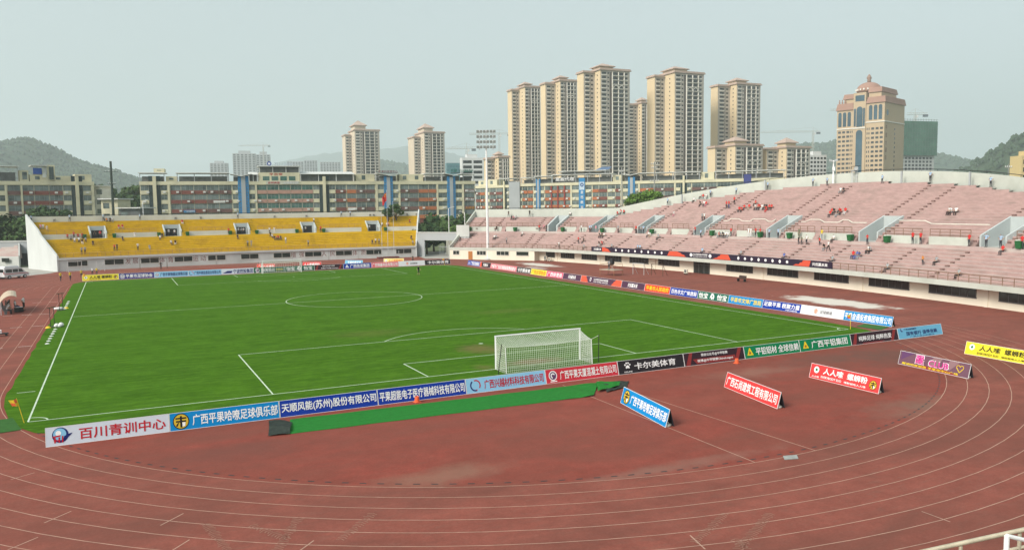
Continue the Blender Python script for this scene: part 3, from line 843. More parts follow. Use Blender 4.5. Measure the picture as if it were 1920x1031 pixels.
    if kind == 'moon': return [('navy', circle(cx, cz, .4 * s, a)), ('sky', circle(cx + .16 * s / a, cz + .1 * s, .3 * s, a))]
    return []
JAG_L = ('coral', [(0, 0), (.20, 0), (.17, .2), (.19, .2), (.15, .5), (.17, .5), (.13, .8), (.14, 1), (0, 1)])
JAG_R = ('coral', [(1, 0), (.76, 0), (.79, .2), (.77, .2), (.82, .5), (.80, .5), (.85, .8), (.86, 1), (1, 1)])
MAR_L = ('maroon', [(.02, 0), (.09, .0), (.15, 1), (.1, 1)])
MAR_R = ('maroon', [(.82, 0), (.88, 0), (.97, 1), (.91, 1)])
def make_board(p0, p1, vin, label, texts=(), marks=(), embl=(), h=.97, z=0.0, lean=.26, group='advertising boards round the pitch', emb_name='emblem'):
    """A-frame board from p0 (reader's left) to p1, standing on the ground; texts: (string, x0, x1, z0, z1, ink) in fractions"""
    p0, p1 = np.array(p0, float), np.array(p1, float)
    L = np.linalg.norm(p1 - p0); rz = math.atan2(p1[1] - p0[1], p1[0] - p0[0])
    c = (p0 + p1) / 2
    o = thing('advertising_board', label, 'advertising board', (c[0], c[1], z), rz, group)
    a = L / h
    def P(x, q, off=0.0):      # board fraction -> local point on the front face
        return (x * L - L / 2, lean * q - off * .97, q * h + off * .2)
    f = MB(); g = .012
    f.hexa([P(g / a, g), P(1 - g / a, g), (L / 2 - g * h, g * lean + .03, g * h), (-L / 2 + g * h, g * lean + .03, g * h), P(g / a, 1 - g), P(1 - g / a, 1 - g), (L / 2 - g * h, lean + .03, h - g * h), (-L / 2 + g * h, lean + .03, h - g * h)])
    f.build('front_panel', board_mat(vin, VIN[vin]), o)
    e = MB(); t_ = .022
    for x0, x1, q0, q1 in ((0, 1, 0, t_), (0, 1, 1 - t_, 1), (0, t_ / a, t_, 1 - t_), (1 - t_ / a, 1, t_, 1 - t_)):
        e.add([P(x0, q0, .006), P(x1, q0, .006), P(x1, q1, .006), P(x0, q1, .006), P(x0, q0, -.035), P(x1, q0, -.035), P(x1, q1, -.035), P(x0, q1, -.035)], [(0, 1, 2, 3), (7, 6, 5, 4), (0, 4, 5, 1), (1, 5, 6, 2), (2, 6, 7, 3), (3, 7, 4, 0)])
    e.build('edge_trim', edge_m, o)
    r = MB(); r.hexa([(-L / 2 + .03, 2 * lean + .02, 0), (L / 2 - .03, 2 * lean + .02, 0), (L / 2 - .03, 2 * lean + .04, 0), (-L / 2 + .03, 2 * lean + .04, 0), (-L / 2 + .03, lean + .035, h - .01), (L / 2 - .03, lean + .035, h - .01), (L / 2 - .03, lean + .055, h - .01), (-L / 2 + .03, lean + .055, h - .01)])
    r.build('rear_panel', back_m, o)
    by = {}
    for col, poly in marks: by.setdefault(('printed_pattern', col, .004), []).append(poly)
    n_ = len(by)
    k = 0
    for name, col, off in list(by):
        b = MB()
        for poly in by[name, col, off]: b.add([P(x, q, off) for x, q in poly], [tuple(range(len(poly)))])
        b.build(name, ink(col), o)
    if embl:
        b = MB(); cols = []; off = .007
        for kind, cx, cz, s in embl:
            for i, (col, poly) in enumerate(emblem(kind, cx, cz, s, a)):
                if col not in cols: cols.append(col)
                b.add([P(x, q, off + .002 * i) for x, q in poly], [tuple(range(len(poly)))], cols.index(col))
        b.build(emb_name, [ink(c_) for c_ in cols], o)
    cols = {}
    for body, x0, x1, z0, z1, col in texts: cols.setdefault(col, []).append((body, x0, x1, z0, z1))
    for col, L_ in cols.items():
        b = MB()
        for body, x0, x1, z0, z1 in L_:
            v, fs, _ = text_mesh(body)
            b.add([P(x0 + (x1 - x0) * x, z0 + (z1 - z0) * y, (.018 if col == 'pink' else .012) + .001 * l_) for x, y, l_ in v], fs)
        b.build('lettering', ink(col), o)
    return o
def T(s, x0, x1, col='white', z0=.2, z1=.8): return (s, x0, x1, z0, z1, col)
YB = -6.35
near = [
 ('pale', [T('百川青训中心', .26, .97, 'red')], [], [('wave', .115, .5, .95)], 'pale bluish white advertising board with red characters and a wave ball emblem'),
 ('azure', [T('广西平果哈嘹足球俱乐部', .2, .985)], [], [('club', .1, .5, 1.05)], 'bright blue advertising board with a black and gold round emblem, joined to the pale one'),
 ('royal', [T('天顺风能(苏州)股份有限公司', .02, .985)], [], [], 'deep blue advertising board with brackets in its white lettering'),
 ('royal', [T('平果超能电子医疗器械科技有限公司', .02, .985)], [], [], 'deep blue advertising board with long lettering, an orange cone standing in front of it'),
 ('sky', [T('广西兴越材料科技有限公司', .22, .97, 'red')], [], [('swirl', .11, .5, .9)], 'light blue advertising board with red characters behind the near goal'),
 ('crimson', [T('广西平果天厦混凝土有限公司', .19, .975)], [], [('ring', .095, .52, .85)], 'red advertising board with white characters behind the near goal'),
 ('coal', [T('卡尔美体育', .24, .87, 'white', .25, .75), T('KELME', .085, .2, 'white', .1, .2)], [], [('paw', .14, .55, .8)], 'black advertising board with a white paw mark'),
 ('plum', [T('微信公众号@中甲联赛', .28, .72, 'white', .6, .85), T('微博@中甲联赛ChinaLeague', .21, .8, 'white', .17, .42)], [MAR_L, MAR_R, ('maroon', [(.2, .08), (.84, .08), (.84, .47), (.14, .47)])], [], 'dark advertising board with two lines of small white lettering on maroon shapes'),
 ('green', [T('平铝铝材 全球信赖', .2, .98)], [], [('peak', .1, .5, .8)], 'green advertising board with two phrases of white characters beside a yellow triangle'),
 ('green', [T('广西平铝集团', .22, .93)], [], [('peak', .11, .5, .8)], 'green advertising board with six large white characters beside a yellow triangle'),
 ('plum', [T('纯粹足球 纯粹热爱', .16, .85, 'white', .28, .72)], [MAR_L, MAR_R, ('maroon', [(.2, .0), (.6, .0), (.7, .12), (.25, .12)])], [], 'dark maroon advertising board with one line of slanted white characters by the corner'),
 ('cyan', [T('国有银行 值得信赖', .18, .88, 'navy', .27, .62), T('广西北部湾银行', .14, .42, 'navy', .74, .9), T('广西人自己的银行', .25, .8, 'navy', .08, .18)], [], [('moon', .09, .8, .4)], 'pale blue advertising board with dark blue characters, last of the near row'),
]
for i, (vin, tx, mk_, em, lb) in enumerate(near):
    make_board((-32.85 + 6.0 * i + .01, YB), (-32.85 + 6.0 * (i + 1) - .01, YB), vin, lb, tx, mk_, em)
XR = 38.95
right = [
 (1, 'azure', [T('平果金通投资集团有限公司', .02, .98, 'white', .15, .85)], [], [], 'blue advertising board with white characters ending the touchline row, a corner flag before it'),
 (1, 'white', [T('足球频道', .46, .74, 'grey', .3, .66)], [], [('flame', .36, .5, .75)], 'white advertising board with an orange mark and grey characters on the far touchline'),
 (1, 'royal', [T('足聚平果 税聚力量', .03, .97, 'white', .3, .85), T('平果市税务局', .62, .92, 'white', .08, .22)], [], [], 'royal blue advertising board beside the white one, two phrases of white characters'),
 (1, 'azure', [T('平果市文体广旅局', .06, .96, 'yellow')], [], [], 'bright blue advertising board with yellow characters on the far touchline'),
 (1, 'bottle', [T('怡宝', .04, .34, 'white', .15, .85), T('怡宝', .64, .95, 'white', .15, .85)], [], [('splash', .48, .5, 1.0)], 'bottle green advertising board with a white splash mark on the far touchline'),
 (1, 'royal', [T('百色市文广体旅局', .05, .96)], [], [], 'royal blue advertising board between the red and the bottle green boards'),
 (1, 'red', [T('平果市人民政府', .06, .95, 'yellow')], [], [], 'orange red advertising board with yellow characters on the far touchline'),
 (1, 'violet', [T('共创赢未来', .28, .7)], [], [], 'dark violet advertising board with short white lettering beside the orange red board'),
 (2, 'violet', [T('2023中国足球协会甲级联赛', .33, .68, 'white', .48, .78), T('2023 CHINA LEAGUE', .33, .68, 'white', .2, .38)], [JAG_L, JAG_R], [('badge', .25, .5, .8)], 'long dark violet advertising board with jagged coral ends on the far touchline'),
 (1, 'violet', [T('共创赢未来', .3, .72)], [], [], 'dark violet advertising board with short white lettering beside the pink board'),
 (1, 'pinkred', [T('广西体育局', .06, .94, 'white', .12, .85)], [], [], 'deep pink advertising board with white characters on the far touchline'),
 (1, 'lemon', [T('广西足球协会', .05, .95, 'orange', .12, .85)], [], [], 'yellow advertising board with orange characters on the far touchline'),
 (1, 'coal', [T('卡尔美体育', .07, .95, 'white', .12, .85)], [], [], 'black advertising board with white characters beside the yellow one'),
 (2, 'rose', [T('平果市广西足球超级联赛组委会', .03, .97, 'white', .12, .85)], [], [], 'long rose pink advertising board crowded with white characters'),
 (.9, 'plum', [T('共创赢未来', .3, .75)], [JAG_L], [], 'short dark advertising board with a coral edge at the far end of the touchline'),
 (1.1, 'royal', [T('广西信发集团', .22, .93, 'white', .12, .85)], [], [('delta', .11, .5, .8)], 'royal blue advertising board with a white triangle, farthest of the touchline row'),
]
y = -1.05
for n_, vin, tx, mk_, em, lb in right:
    y1 = y + 5.86 * n_
    if vin == 'plum': pass
    make_board((XR, y1 - .01), (XR, y + .01), vin, lb, tx, mk_, em, h=1.0)
    y = y1
YF = 109.0
far = [
 ('lemon', [T('人人嗦 螺蛳粉', .2, .82, 'black', .3, .82), T('EVERYBODY SUO', .2, .5, 'black', .12, .24)], [], [('disc', .1, .55, .6), ('club', .91, .5, .7)], 'yellow advertising board with black characters, first of the row behind the far goal'),
 ('navy', [T('平果市足球协会', .19, .95)], [], [('seal', .1, .5, .95)], 'dark indigo advertising board with a white round seal behind the far goal line'),
 ('sky', [T('广西平果锦盛足球俱乐部', .17, .97, 'navy')], [], [('seal', .08, .5, .8)], 'pale blue advertising board with a dark blue seal behind the far goal line'),
 ('sky', [T('广西平果宏昌铝业有限公司', .17, .97, 'navy')], [], [('swirl', .08, .5, .8)], 'pale blue advertising board with a swirl mark behind the far goal line'),
 ('pale', [T('宁波控股集团', .36, .98, 'navy', .1, .85)], [('navy', [(.02, .2), (.18, .6), (.34, .6), (.3, .2)])], [], 'whitish advertising board with bold blue characters beside the far goal'),
 ('bottle', [T('信发铝业', .26, .68, 'white', .2, .8), T('——', .72, .95, 'yellow', .52, .6), T('——', .72, .95, 'yellow', .25, .33)], [], [('ring', .12, .5, .9)], 'dark green advertising board with short yellow lines inside the far goal'),
 ('bottle', [T('怡宝', .06, .34, 'white', .15, .85), T('怡宝', .64, .93, 'white', .15, .85)], [], [('splash', .48, .5, 1.0)], 'bottle green advertising board with a white splash mark at the far goal post'),
 ('plum', [T('微信公众号@中甲联赛', .28, .7, 'white', .58, .82), T('微博@中甲联赛ChinaLeague', .22, .82, 'white', .18, .4)], [MAR_L, MAR_R], [], 'dark maroon advertising board with two white lines behind the far goal line'),
 ('royal', [T('广西信发集团', .24, .93, 'white', .14, .82)], [], [('delta', .13, .5, .9)], 'royal blue advertising board with a white triangle behind the far goal line'),
 ('rose', [T('广西锦鑫科技有限公司', .03, .97, 'white', .14, .82)], [], [], 'rose pink advertising board with white characters behind the far goal line'),
 ('white', [T('足球频道', .44, .72, 'grey', .3, .66)], [], [('flame', .33, .5, .8)], 'white advertising board with a small round mark behind the far goal line'),
 ('coal', [T('卡尔美体育', .1, .94, 'white', .2, .8)], [], [], 'black advertising board with white characters, last of the row behind the far goal'),
]
for i, (vin, tx, mk_, em, lb) in enumerate(far):
    x0 = -34.9 + 5.98 * i
    make_board((x0 + .01, YF), (x0 + 5.97, YF), vin, lb, tx, mk_, em, h=1.08)
for (x0, x1, y0, y1), vin, tx, em, lb in [
    ((-2.6, -.4, 121, 119), 'red', [T('广西石尚建筑', .05, .95)], [], 'orange red A-frame board lying beyond the far goal boards, left of the goal'),
    ((7.0, 9.4, 121, 119), 'coralred', [T('人人嗦螺蛳粉', .08, .92, 'white')], [], 'red A-frame board seen through the far goal net'),
    ((16.6, 18.6, 122, 119), 'cyan', [T('平果哈嘹足球', .15, .9)], [], 'light blue A-frame board standing beyond the far goal boards'),
    ((25.6, 28.4, 122, 119.5), 'straw', [T('人人嗦螺蛳粉', .25, .95, 'orange')], [('disc', .12, .5, .7)], 'straw yellow A-frame board standing beyond the far goal boards')]:
    make_board((x0, y0), (x1 + 1.2, y1), vin, lb, tx, [], em, h=1.0, group='A-frame boards on the far infield')
aset = [
 ((-1.4, -13.2), (-2.4, -19.05), 'azure', [T('广西平果哈嘹足球俱乐部', .21, .98, 'white', .22, .78)], [], [('club', .11, .5, 1.0)], 'bright blue A-frame board on the infield with a black and gold round emblem'),
 ((7.1, -13.0), (5.85, -19.05), 'coralred', [T('广西石尚建筑工程有限公司', .03, .97, 'white', .2, .8)], [], [], 'red A-frame board filled with one line of white characters, second of the infield row'),
 ((14.3, -13.6), (14.2, -19.4), 'coralred', [T('人人嗦', .2, .49, 'white', .42, .85), T('螺蛳粉', .55, .83, 'white', .42, .85), T('EVERYBODY SUO', .18, .48, 'white', .14, .3), T('嗦粉就吃人人嗦', .52, .82, 'white', .14, .28), T('人人嗦', .04, .15, 'white', .1, .22)], [], [('disc', .095, .62, .6), ('club', .91, .45, .72)], 'red A-frame board with white lettering and two round emblems on the infield'),
 ((23.7, -13.5), (23.2, -19.4), 'mauve', [T('醒', .243, .377, 'white', .27, .95), T('CLUB', .433, .727, 'white', .27, .75), T('醒', .25, .37, 'pink', .3, .92), T('CLUB', .44, .72, 'pink', .3, .72), T('醒酒吧欢迎您 平果市中心广场', .06, .86, 'yellow', .06, .22)], [('lilac', [(.03, .35), (.22, .97), (.03, .97)]), ('orchid', [(.42, .3), (.5, .97), (.62, .97), (.56, .3)]), ('orchid', [(.68, .3), (.72, .97), (.86, .97), (.74, .3)]), ('maroon', [(.2, .02), (.36, .25), (.7, .25), (.9, .02)])], [('heart', .87, .55, .7)], 'mauve A-frame board with pink lettering and a golden heart on the track'),  # dark purple board; glare put into its paler mauve and orchid colours
 ((31.7, -13.4), (31.4, -19.3), 'lemon', [T('人人嗦', .2, .49, 'black', .42, .85), T('螺蛳粉', .55, .83, 'black', .42, .85), T('EVERYBODY SUO', .18, .48, 'black', .14, .3), T('嗦粉就吃人人嗦', .52, .82, 'black', .14, .28)], [], [('disc', .095, .62, .6), ('club', .91, .45, .72)], 'yellow A-frame board with black lettering on the track'),
]
bag_m = M('sandbag_cloth', (.5, .48, .42), .9, .15, 4)
for k, (p0, p1, vin, tx, mk_, em, lb) in enumerate(aset):
    o = make_board(p0, p1, vin, lb, tx, mk_, em, h=1.0, group='A-frame boards on the near infield')
    d = (np.array(p1) - np.array(p0)) / np.linalg.norm(np.array(p1) - np.array(p0)); nrm = np.array([-d[1], d[0]])
    c = np.array(p1) - d * .22 + nrm * .27
    b = MB(); rs = [(.02, 0), (.2, .0), (.23, .07), (.17, .15), (.05, .19), (.03, .26), (.05, .29), (.01, .3)]
    b.lathe(rs, n=10); b.v = [(x * 1.15 + .02 * math.sin(9 * z + y * 5), y * .75 + .03 * math.sin(7 * x), z * .8) for x, y, z in b.v]
    s_ = b.build('sandbag', bag_m, smooth=True); s_.location = (c[0], c[1], 0.0)
    tag(s_, 'tied pale sandbag weighing down the open end of the ' + ['bright blue', 'plain red', 'red two-emblem', 'mauve', 'yellow'][k] + ' infield A-frame board', 'sandbag', 'sandbags under the A-frame boards')
s_ = dup(s_, (XR + .3, -.85, 0)); s_['label'] = 'white sandbag at the end of the touchline board row near the corner'; s_['group'] = 'sandbags under the A-frame boards'
# long league banner on the pink stand's front rail
sb0, sb1 = solve_s(fpk, -.05, 1561, -62, 84), solve_s(fpk, -.05, 1109, -62, 84)
ban = thing('banner', 'long dark purple banner with coral flashes hung on the pink stand rail', 'banner', (60, 50, 0))
def BP(x, q, off): return (*fpk(sb1 + (sb0 - sb1) * x, -.04 - off), 2.88 + 1.0 * q)
b = MB(); N_ = 60
for i in range(N_):
    x0, x1 = i / N_, (i + 1) / N_
    b.hexa([BP(x0, 0, .02), BP(x1, 0, .02), BP(x1, 0, 0), BP(x0, 0, 0), BP(x0, 1, .02), BP(x1, 1, .02), BP(x1, 1, 0), BP(x0, 1, 0)])
b.build('banner_cloth', board_mat('violet2', (52, 42, 62)) if not VIN.update({'violet2': (52, 42, 62)}) else None, ban, world=True)
def on_banner(name, polys, m, off):
    b = MB()
    for vs, fs in polys: b.add([BP(v_[0], v_[1], off + (.001 * v_[2] if len(v_) > 2 else 0)) for v_ in vs], fs)
    return b.build(name, m, ban, world=True)
ps = []
for x in (.0, 0.055, .36, .43, .56, .62, .9, .945):
    pass
for poly in ([(.055, .05), (.10, .05), (.085, .5), (.095, .5), (.065, .95), (.055, .95)], [(.37, .05), (.455, .05), (.445, .3), (.45, .3), (.43, .6), (.435, .6), (.415, .95), (.38, .95)], [(.565, .05), (.64, .05), (.63, .95), (.6, .95), (.595, .6), (.59, .6), (.585, .3), (.58, .3)], [(.87, .05), (.925, .05), (.93, .95), (.905, .95), (.90, .6), (.895, .6), (.89, .3), (.88, .3)]):
    ps.append((poly, [tuple(range(len(poly)))]))
on_banner('printed_pattern', ps, ink('coral'), .026)
ls = []
def bt(s, x0, x1, z0, z1):
    v, fs, _ = text_mesh(s); ls.append(([(x0 + (x1 - x0) * x, z0 + (z1 - z0) * y, l_) for x, y, l_ in v], fs))
bt('共创赢未来', .012, .05, .25, .75); bt('共创赢未来', .935, .985, .25, .75); bt('2023中国足球协会甲级联赛', .485, .545, .5, .8); bt('2023 CHINESE FOOTBALL LEAGUE ONE', .485, .545, .2, .36)
for i, x in enumerate(list(np.linspace(.125, .345, 8)) + list(np.linspace(.67, .85, 8))):
    ls.append((([(x + .0042 * math.cos(t), .5 + .26 * math.sin(t) * (1 + .2 * math.cos((2 + i % 3) * t))) for t in np.linspace(0, 6.283, 10, endpoint=False)]), [tuple(range(10))]))
for x in (.476, .556): ls.append(([(x + .006 * math.cos(t), .5 + .32 * math.sin(t)) for t in np.linspace(0, 6.283, 12, endpoint=False)], [tuple(range(12))]))
on_banner('lettering', ls, ink('white'), .03)
# red characters painted on the yellow stand's front wall
b = MB()
for ch, px in zip('发展体育运动增强人民体质', (239, 253, 303, 319, 366, 380, 549, 565, 607, 623, 665, 681)):
    v, fs, _ = text_mesh(ch, .0); s = sy(px, .2)
    if 0: pass
    b.add([(*fy(s + (x - .5) * 1.2, .185), .95 + 1.25 * y_) for x, y_, l_ in v], fs)
b.build('lettering', M('faded_red_paint', (.22, .07, .055), .8, .3, 3), ys, world=True)
# ------------------------------------------------------------------ town behind the stands
RGT, FWD = ROT[0], ROT[2]
r2 = np.array([RGT[0], RGT[1]]) / math.hypot(RGT[0], RGT[1]); f2 = np.array([-r2[1], r2[0]])
def plan(px, d):
    P = CAM + ray(px, 390) * d; return np.array([P[0], P[1]])
def zpx(px, py, d): return (CAM + ray(px, py) * d)[2]
def col_x(px, p0, e):
    """distance along the plan line p0 + e*t under pixel column px"""
    v = ray(px, 390)[:2]; A = np.array([[e[0], -v[0]], [e[1], -v[1]]])
    return np.linalg.solve(A, CAM[:2] - p0)[0]
creamp = M('block_cream', (0.60, 0.56, 0.40), 0.85, 0.10, 0.3, col2=(0.40, 0.38, 0.28), f2=0.3)
brick = M('brick_red_tile', (0.20, 0.075, 0.06), 0.8, 0.2, 0.6)
brownp = M('brown_tile', (0.15, 0.085, 0.075), 0.8, 0.2, 0.6)
orangep = M('orange_tile', (0.40, 0.14, 0.065), 0.8, 0.15, 0.6)
pinkp = M('salmon_tile', (0.42, 0.25, 0.20), 0.8, 0.12, 0.6)
slate = M('dark_green_tile', (0.035, 0.055, 0.058), 0.6, 0.2, 0.5)
bluep = M('blue_panel', (0.035, 0.20, 0.42), 0.5, 0.1, 0.5)
greyp = M('grey_render', (0.36, 0.38, 0.39), 0.85, 0.06, 0.2)
roofw = M('white_sheet_roof', (0.62, 0.63, 0.61), 0.5, 0.10, 0.5, col2=(0.45, 0.44, 0.40), f2=.3)
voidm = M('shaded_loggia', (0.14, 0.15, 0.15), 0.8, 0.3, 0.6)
bglass = M('block_glass', (0.05, 0.075, 0.07), 0.1, 0.7, 0.5, col2=(0.17, 0.21, 0.20), f2=.8, spec=0.6)
gglass = M('green_glass', (0.035, 0.12, 0.095), 0.1, 0.5, 0.5, col2=(0.10, 0.18, 0.155), f2=.5, spec=0.6)
acm = M('air_conditioner_white', (.6, .6, .57), .6, .1, 2)
mull = M('window_mullion', (.33, .35, .33), .5, .1, 2)
PAINT = {'c': creamp, 'b': brick, 'n': brownp, 'o': orangep, 'p': pinkp}
FL = [(19.45, 21.15), (16.32, 18.02), (13.19, 14.89), (10.06, 11.76)]
def block(name, label, p0, p1, depth, bays, zband=(21.3, 22.35), ac=.5, zlow=0):
    """row block with window bands; bays: (px0, px1, kind)"""
    p0, p1 = np.array(p0), np.array(p1); e = (p1 - p0) / np.linalg.norm(p1 - p0); L = np.linalg.norm(p1 - p0)
    o = thing(name, label, 'building', (p0[0], p0[1], 0), math.atan2(e[1], e[0]), 'five storey blocks behind the stadium')
    MB().box(0, L, 0, depth, 0, zband[1]).build('wall', creamp, o)
    MB().box(-.1, L + .1, -.45, 0, zband[0], zband[1] + .1).build('cornice', creamp, o)
    X = lambda px: col_x(px, p0, e)
    rr = random.Random(len(bays))
    MB().box(0, L, -.02, 0, 4.5, 9.2).build('lower_storey', brick, o)
    for px0, px1, k in bays:
        x0, x1 = max(0, X(px0)), min(L, X(px1))
        if x1 - x0 < .3: continue
        if k in PAINT or k == 'g':
            sp_ = PAINT.get(k, pinkp)
            for z0, z1 in FL:
                wo = MB().box(x0 + .12, x1 - .12, -.03, 0, z0, z1).build('window', gglass if k in 'pg' else bglass, o)
                b = MB(); n = max(2, int((x1 - x0) / 1.2))
                for i in range(n + 1):
                    x = x0 + .12 + (x1 - x0 - .24) * i / n
                    b.box(x - .035, x + .035, -.07, -.032, z0, z1)
                b.box(x0 + .12, x1 - .12, -.075, -.033, z0 + 1.1, z0 + 1.17)
                b.build('window_frame', mull, wo)
                MB().box(x0 + .1, x1 - .1, -.3, 0, z0 - 1.28, z0 - .02).build('spandrel', sp_, o)
                if rr.random() < ac:
                    xa = x0 + (x1 - x0) * rr.uniform(.1, .8)
                    MB().box(xa, xa + .85, -.68, -.302, z0 - .85, z0 - .25).build('air_conditioner', acm, o)
        elif k == 's':
            xm = (x0 + x1) / 2
            MB().box(x0, x1, -.25, 0, 2, zband[1] + 1.9).build('stair_panel', slate, o)
            MB().box(xm - (x1 - x0) * .15, xm + (x1 - x0) * .15, -.9, -.252, 2, zband[1] + 1.8).build('stair_fin', creamp, o)
        elif k == 'u':
            xm = (x0 + x1) / 2; w_ = (x1 - x0)
            MB().box(xm - w_ * .2, xm + w_ * .2, -.7, 0, 2, zband[1] + 1.6).build('stair_fin', greyp, o)
            for xa in (x0, xm + w_ * .2 + .01):
                b = MB().box(xa, xa + w_ * .3 - .01, -.55, 0, 6, zband[1] + 1.9)
                b.build('blue_panel', bluep, o)
                b = MB()
                for z in np.arange(9, zband[1], 1.05):
                    b.box(xa + w_ * .11, xa + w_ * .19, -.58, -.552, z, z + .45)
                b.build('panel_opening', voidm, o)
        elif k == 'G':
            MB().box(x0, x1, -.9, 0, 0, zband[1] + 1.0).build('party_wall', greyp, o)
        elif k == '|':
            MB().box(x0, x1, -.4, 0, 2, zband[0]).build('pier', creamp, o)
    return o, X, L
def LAST(stem_):
    n = [k for k in bpy.data.objects.keys() if k == stem_ or k.startswith(stem_ + '.')]
    return max(n, key=lambda s: int(s.split('.')[1]) if '.' in s else 0)
def roof_piece(o, X, px0, px1, kind, z, h=2.4):
    x0, x1 = X(px0), X(px1)
    if kind == 'canopy':          # flat sheet roof on posts over a dark terrace
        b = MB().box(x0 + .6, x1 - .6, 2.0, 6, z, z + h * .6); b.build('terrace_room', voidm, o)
        MB().box(x0 - .3, x1 + .3, -.6, 7, z + h - .2, z + h + .05).build('canopy_roof', roofw, o)
        n = max(1, int((x1 - x0) / 5))
        for i in range(n + 1): x = x0 + .2 + (x1 - x0 - .4) * i / n; MB().box(x - .12, x + .12, -.3, -.06, z, z + h - .21).build('post', greyp, o)
    elif kind == 'box':
        MB().box(x0, x1, 1.2, 7, z, z + h).build('penthouse', creamp, o)
        n = max(1, int((x1 - x0) / 4))
        for i in range(n): x = x0 + (x1 - x0) * (i + .3) / n; MB().box(x, x + 1.3, 1.14, 1.196, z + .6, z + h - .5).build('window', bglass, o)
    elif kind == 'slope':
        b = MB(); b.hexa([(x0, -.8, z + h - 1.2), (x1, -.8, z + h - 1.2), (x1, 7, z + h - .1), (x0, 7, z + h - .1), (x0, -.8, z + h - 1.05), (x1, -.8, z + h - 1.05), (x1, 7, z + h + .05), (x0, 7, z + h + .05)]); b.build('sheet_roof', roofw, o)
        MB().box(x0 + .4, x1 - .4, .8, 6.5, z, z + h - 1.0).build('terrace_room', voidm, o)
        n = max(2, int((x1 - x0) / 6))
        for i in range(n + 1): x = x0 + .3 + (x1 - x0 - .6) * i / n; MB().box(x - .12, x + .12, -.3, -.06, z, z + h - 1.2).build('post', roofw, o)
    elif kind == 'vroof':
        xm = (x0 + x1) / 2
        for xa, za, xb, zb in ((x0, z + h, xm, z + h - .75), (xm, z + h - .75, x1, z + h)):
            MB().hexa([(xa, -1.6, za - .2), (xb, -1.6, zb - .2), (xb, 6, zb - .2), (xa, 6, za - .2), (xa, -1.6, za), (xb, -1.6, zb), (xb, 6, zb), (xa, 6, za)]).build('butterfly_roof', roofw, o)
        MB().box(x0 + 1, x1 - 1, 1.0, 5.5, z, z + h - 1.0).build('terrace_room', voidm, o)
def wall_text(o, X, px0, px1, z0, z1, s, m, y):
    v, fs, _ = text_mesh(s); x0, x1 = X(px0), X(px1)
    MB().add([(x0 + (x1 - x0) * a_, y - .01 * l_, z0 + (z1 - z0) * c_) for a_, c_, l_ in v], fs).build('sign_lettering', m, o)
pA0, pA1 = plan(264, 262.5), plan(891, 300)
oA, XA, LA_ = block('apartment_block', 'long five storey apartment block of cream, brick and salmon bands behind the yellow stand', pA0, pA1, 14,
  [(265, 281, 'c'), (281, 303, 's'), (303, 316, 'c'), (316, 320, '|'), (321, 341, 'b'), (341, 365, 'b'), (365, 389, 'b'), (389, 412, 'n'), (412, 436, 'n'), (437, 448, 'c'), (448, 468, 'u'), (468, 480, 'c'), (480, 483, '|'),
   (483, 502, 'p'), (502, 524, 'p'), (524, 546, 'p'), (546, 567, 'p'), (567, 588, 'p'), (588, 600, 'c'), (600, 618, 's'), (618, 630, 'c'), (630, 650, 'b'), (651, 669, 'o'), (669, 687, 'n'), (687, 704, 'n'), (705, 709, '|'),
   (709, 721, 'c'), (721, 737, 'u'), (737, 748, 'c'), (748, 751, '|'), (751, 767, 'n'), (767, 785, 'n'), (785, 804, 'o'), (804, 819, 'o'), (819, 822, '|'), (822, 839, 'c'), (839, 854, 'u'), (854, 867, 'c'), (867, 870, '|'), (870, 890, 'n')])
ZT = 22.46
for a_ in ((264, 312, 'canopy', ZT, 2.9), (291, 311, 'box', ZT + 3.0, 1.3), (313, 334, 'box', ZT, 1.7), (334, 431, 'canopy', ZT, 2.9), (434, 474, 'vroof', ZT, 2.6), (468, 486, 'slope', ZT, 3.4), (564, 666, 'slope', ZT, 3.6), (670, 705, 'box', ZT, 2.6),
           (708, 750, 'vroof', ZT, 2.9), (751, 796, 'box', ZT, 2.5), (797, 831, 'canopy', ZT, 2.7), (832, 868, 'vroof', ZT, 2.9), (868, 890, 'canopy', ZT, 2.6)): roof_piece(oA, XA, *a_)
x0, x1 = XA(488), XA(564)
MB().box(x0, x1, -.35, 9, ZT, ZT + 3.0).build('penthouse', creamp, oA)
for i in range(4): MB().box(x0 + 1.2 + i * 2.9, x0 + 3.4 + i * 2.9, -.40, -.352, ZT + .25, ZT + 1.7).build('window', gglass, oA)
MB().box(x0 + .2, x1 - .2, .4, 8, ZT + 3.02, ZT + 5.0).build('terrace_room', voidm, oA)
MB().box(x0 - .4, x1 + .4, -.8, 9, ZT + 5.02, ZT + 5.3).build('canopy_roof', roofw, oA)
for i in range(4): MB().box(x0 + .1 + i * (x1 - x0 - .4) / 3, x0 + .35 + i * (x1 - x0 - .4) / 3, -.3, 0, ZT + 3.02, ZT + 5.01).build('post', roofw, oA)
redl = M('red_sign_letters', (.45, .03, .03), .5, .1, 3); greenl = M('green_sign_letters', (.02, .13, .10), .5, .1, 3); whitel = M('white_sign_letters', (.7, .7, .7), .5, .05, 3); maroonl = M('maroon_sign_letters', (.17, .05, .07), .5, .1, 3)
wall_text(oA, XA, 507, 532, ZT + 1.95, ZT + 2.85, '平百帝', redl, -.37)
MB().box(XA(500), XA(563), -.62, -.452, 21.35, 22.5).build('sign_board', M('pale_sign', (.5, .5, .42), .6, .1, 2), oA)
wall_text(oA, XA, 504, 526, 21.55, 22.3, '吉祥宾馆', redl, -.64); wall_text(oA, XA, 533, 560, 21.5, 22.35, '台球俱乐部', whitel, -.64)
wall_text(oA, XA, 711, 747, ZT + 3.0, ZT + 3.9, '平果科技馆中心', maroonl, -.5)
MB().box(XA(711), XA(747), -.46, -.4, ZT + 2.75, ZT + 2.95).build('sign_rail', dark, oA)
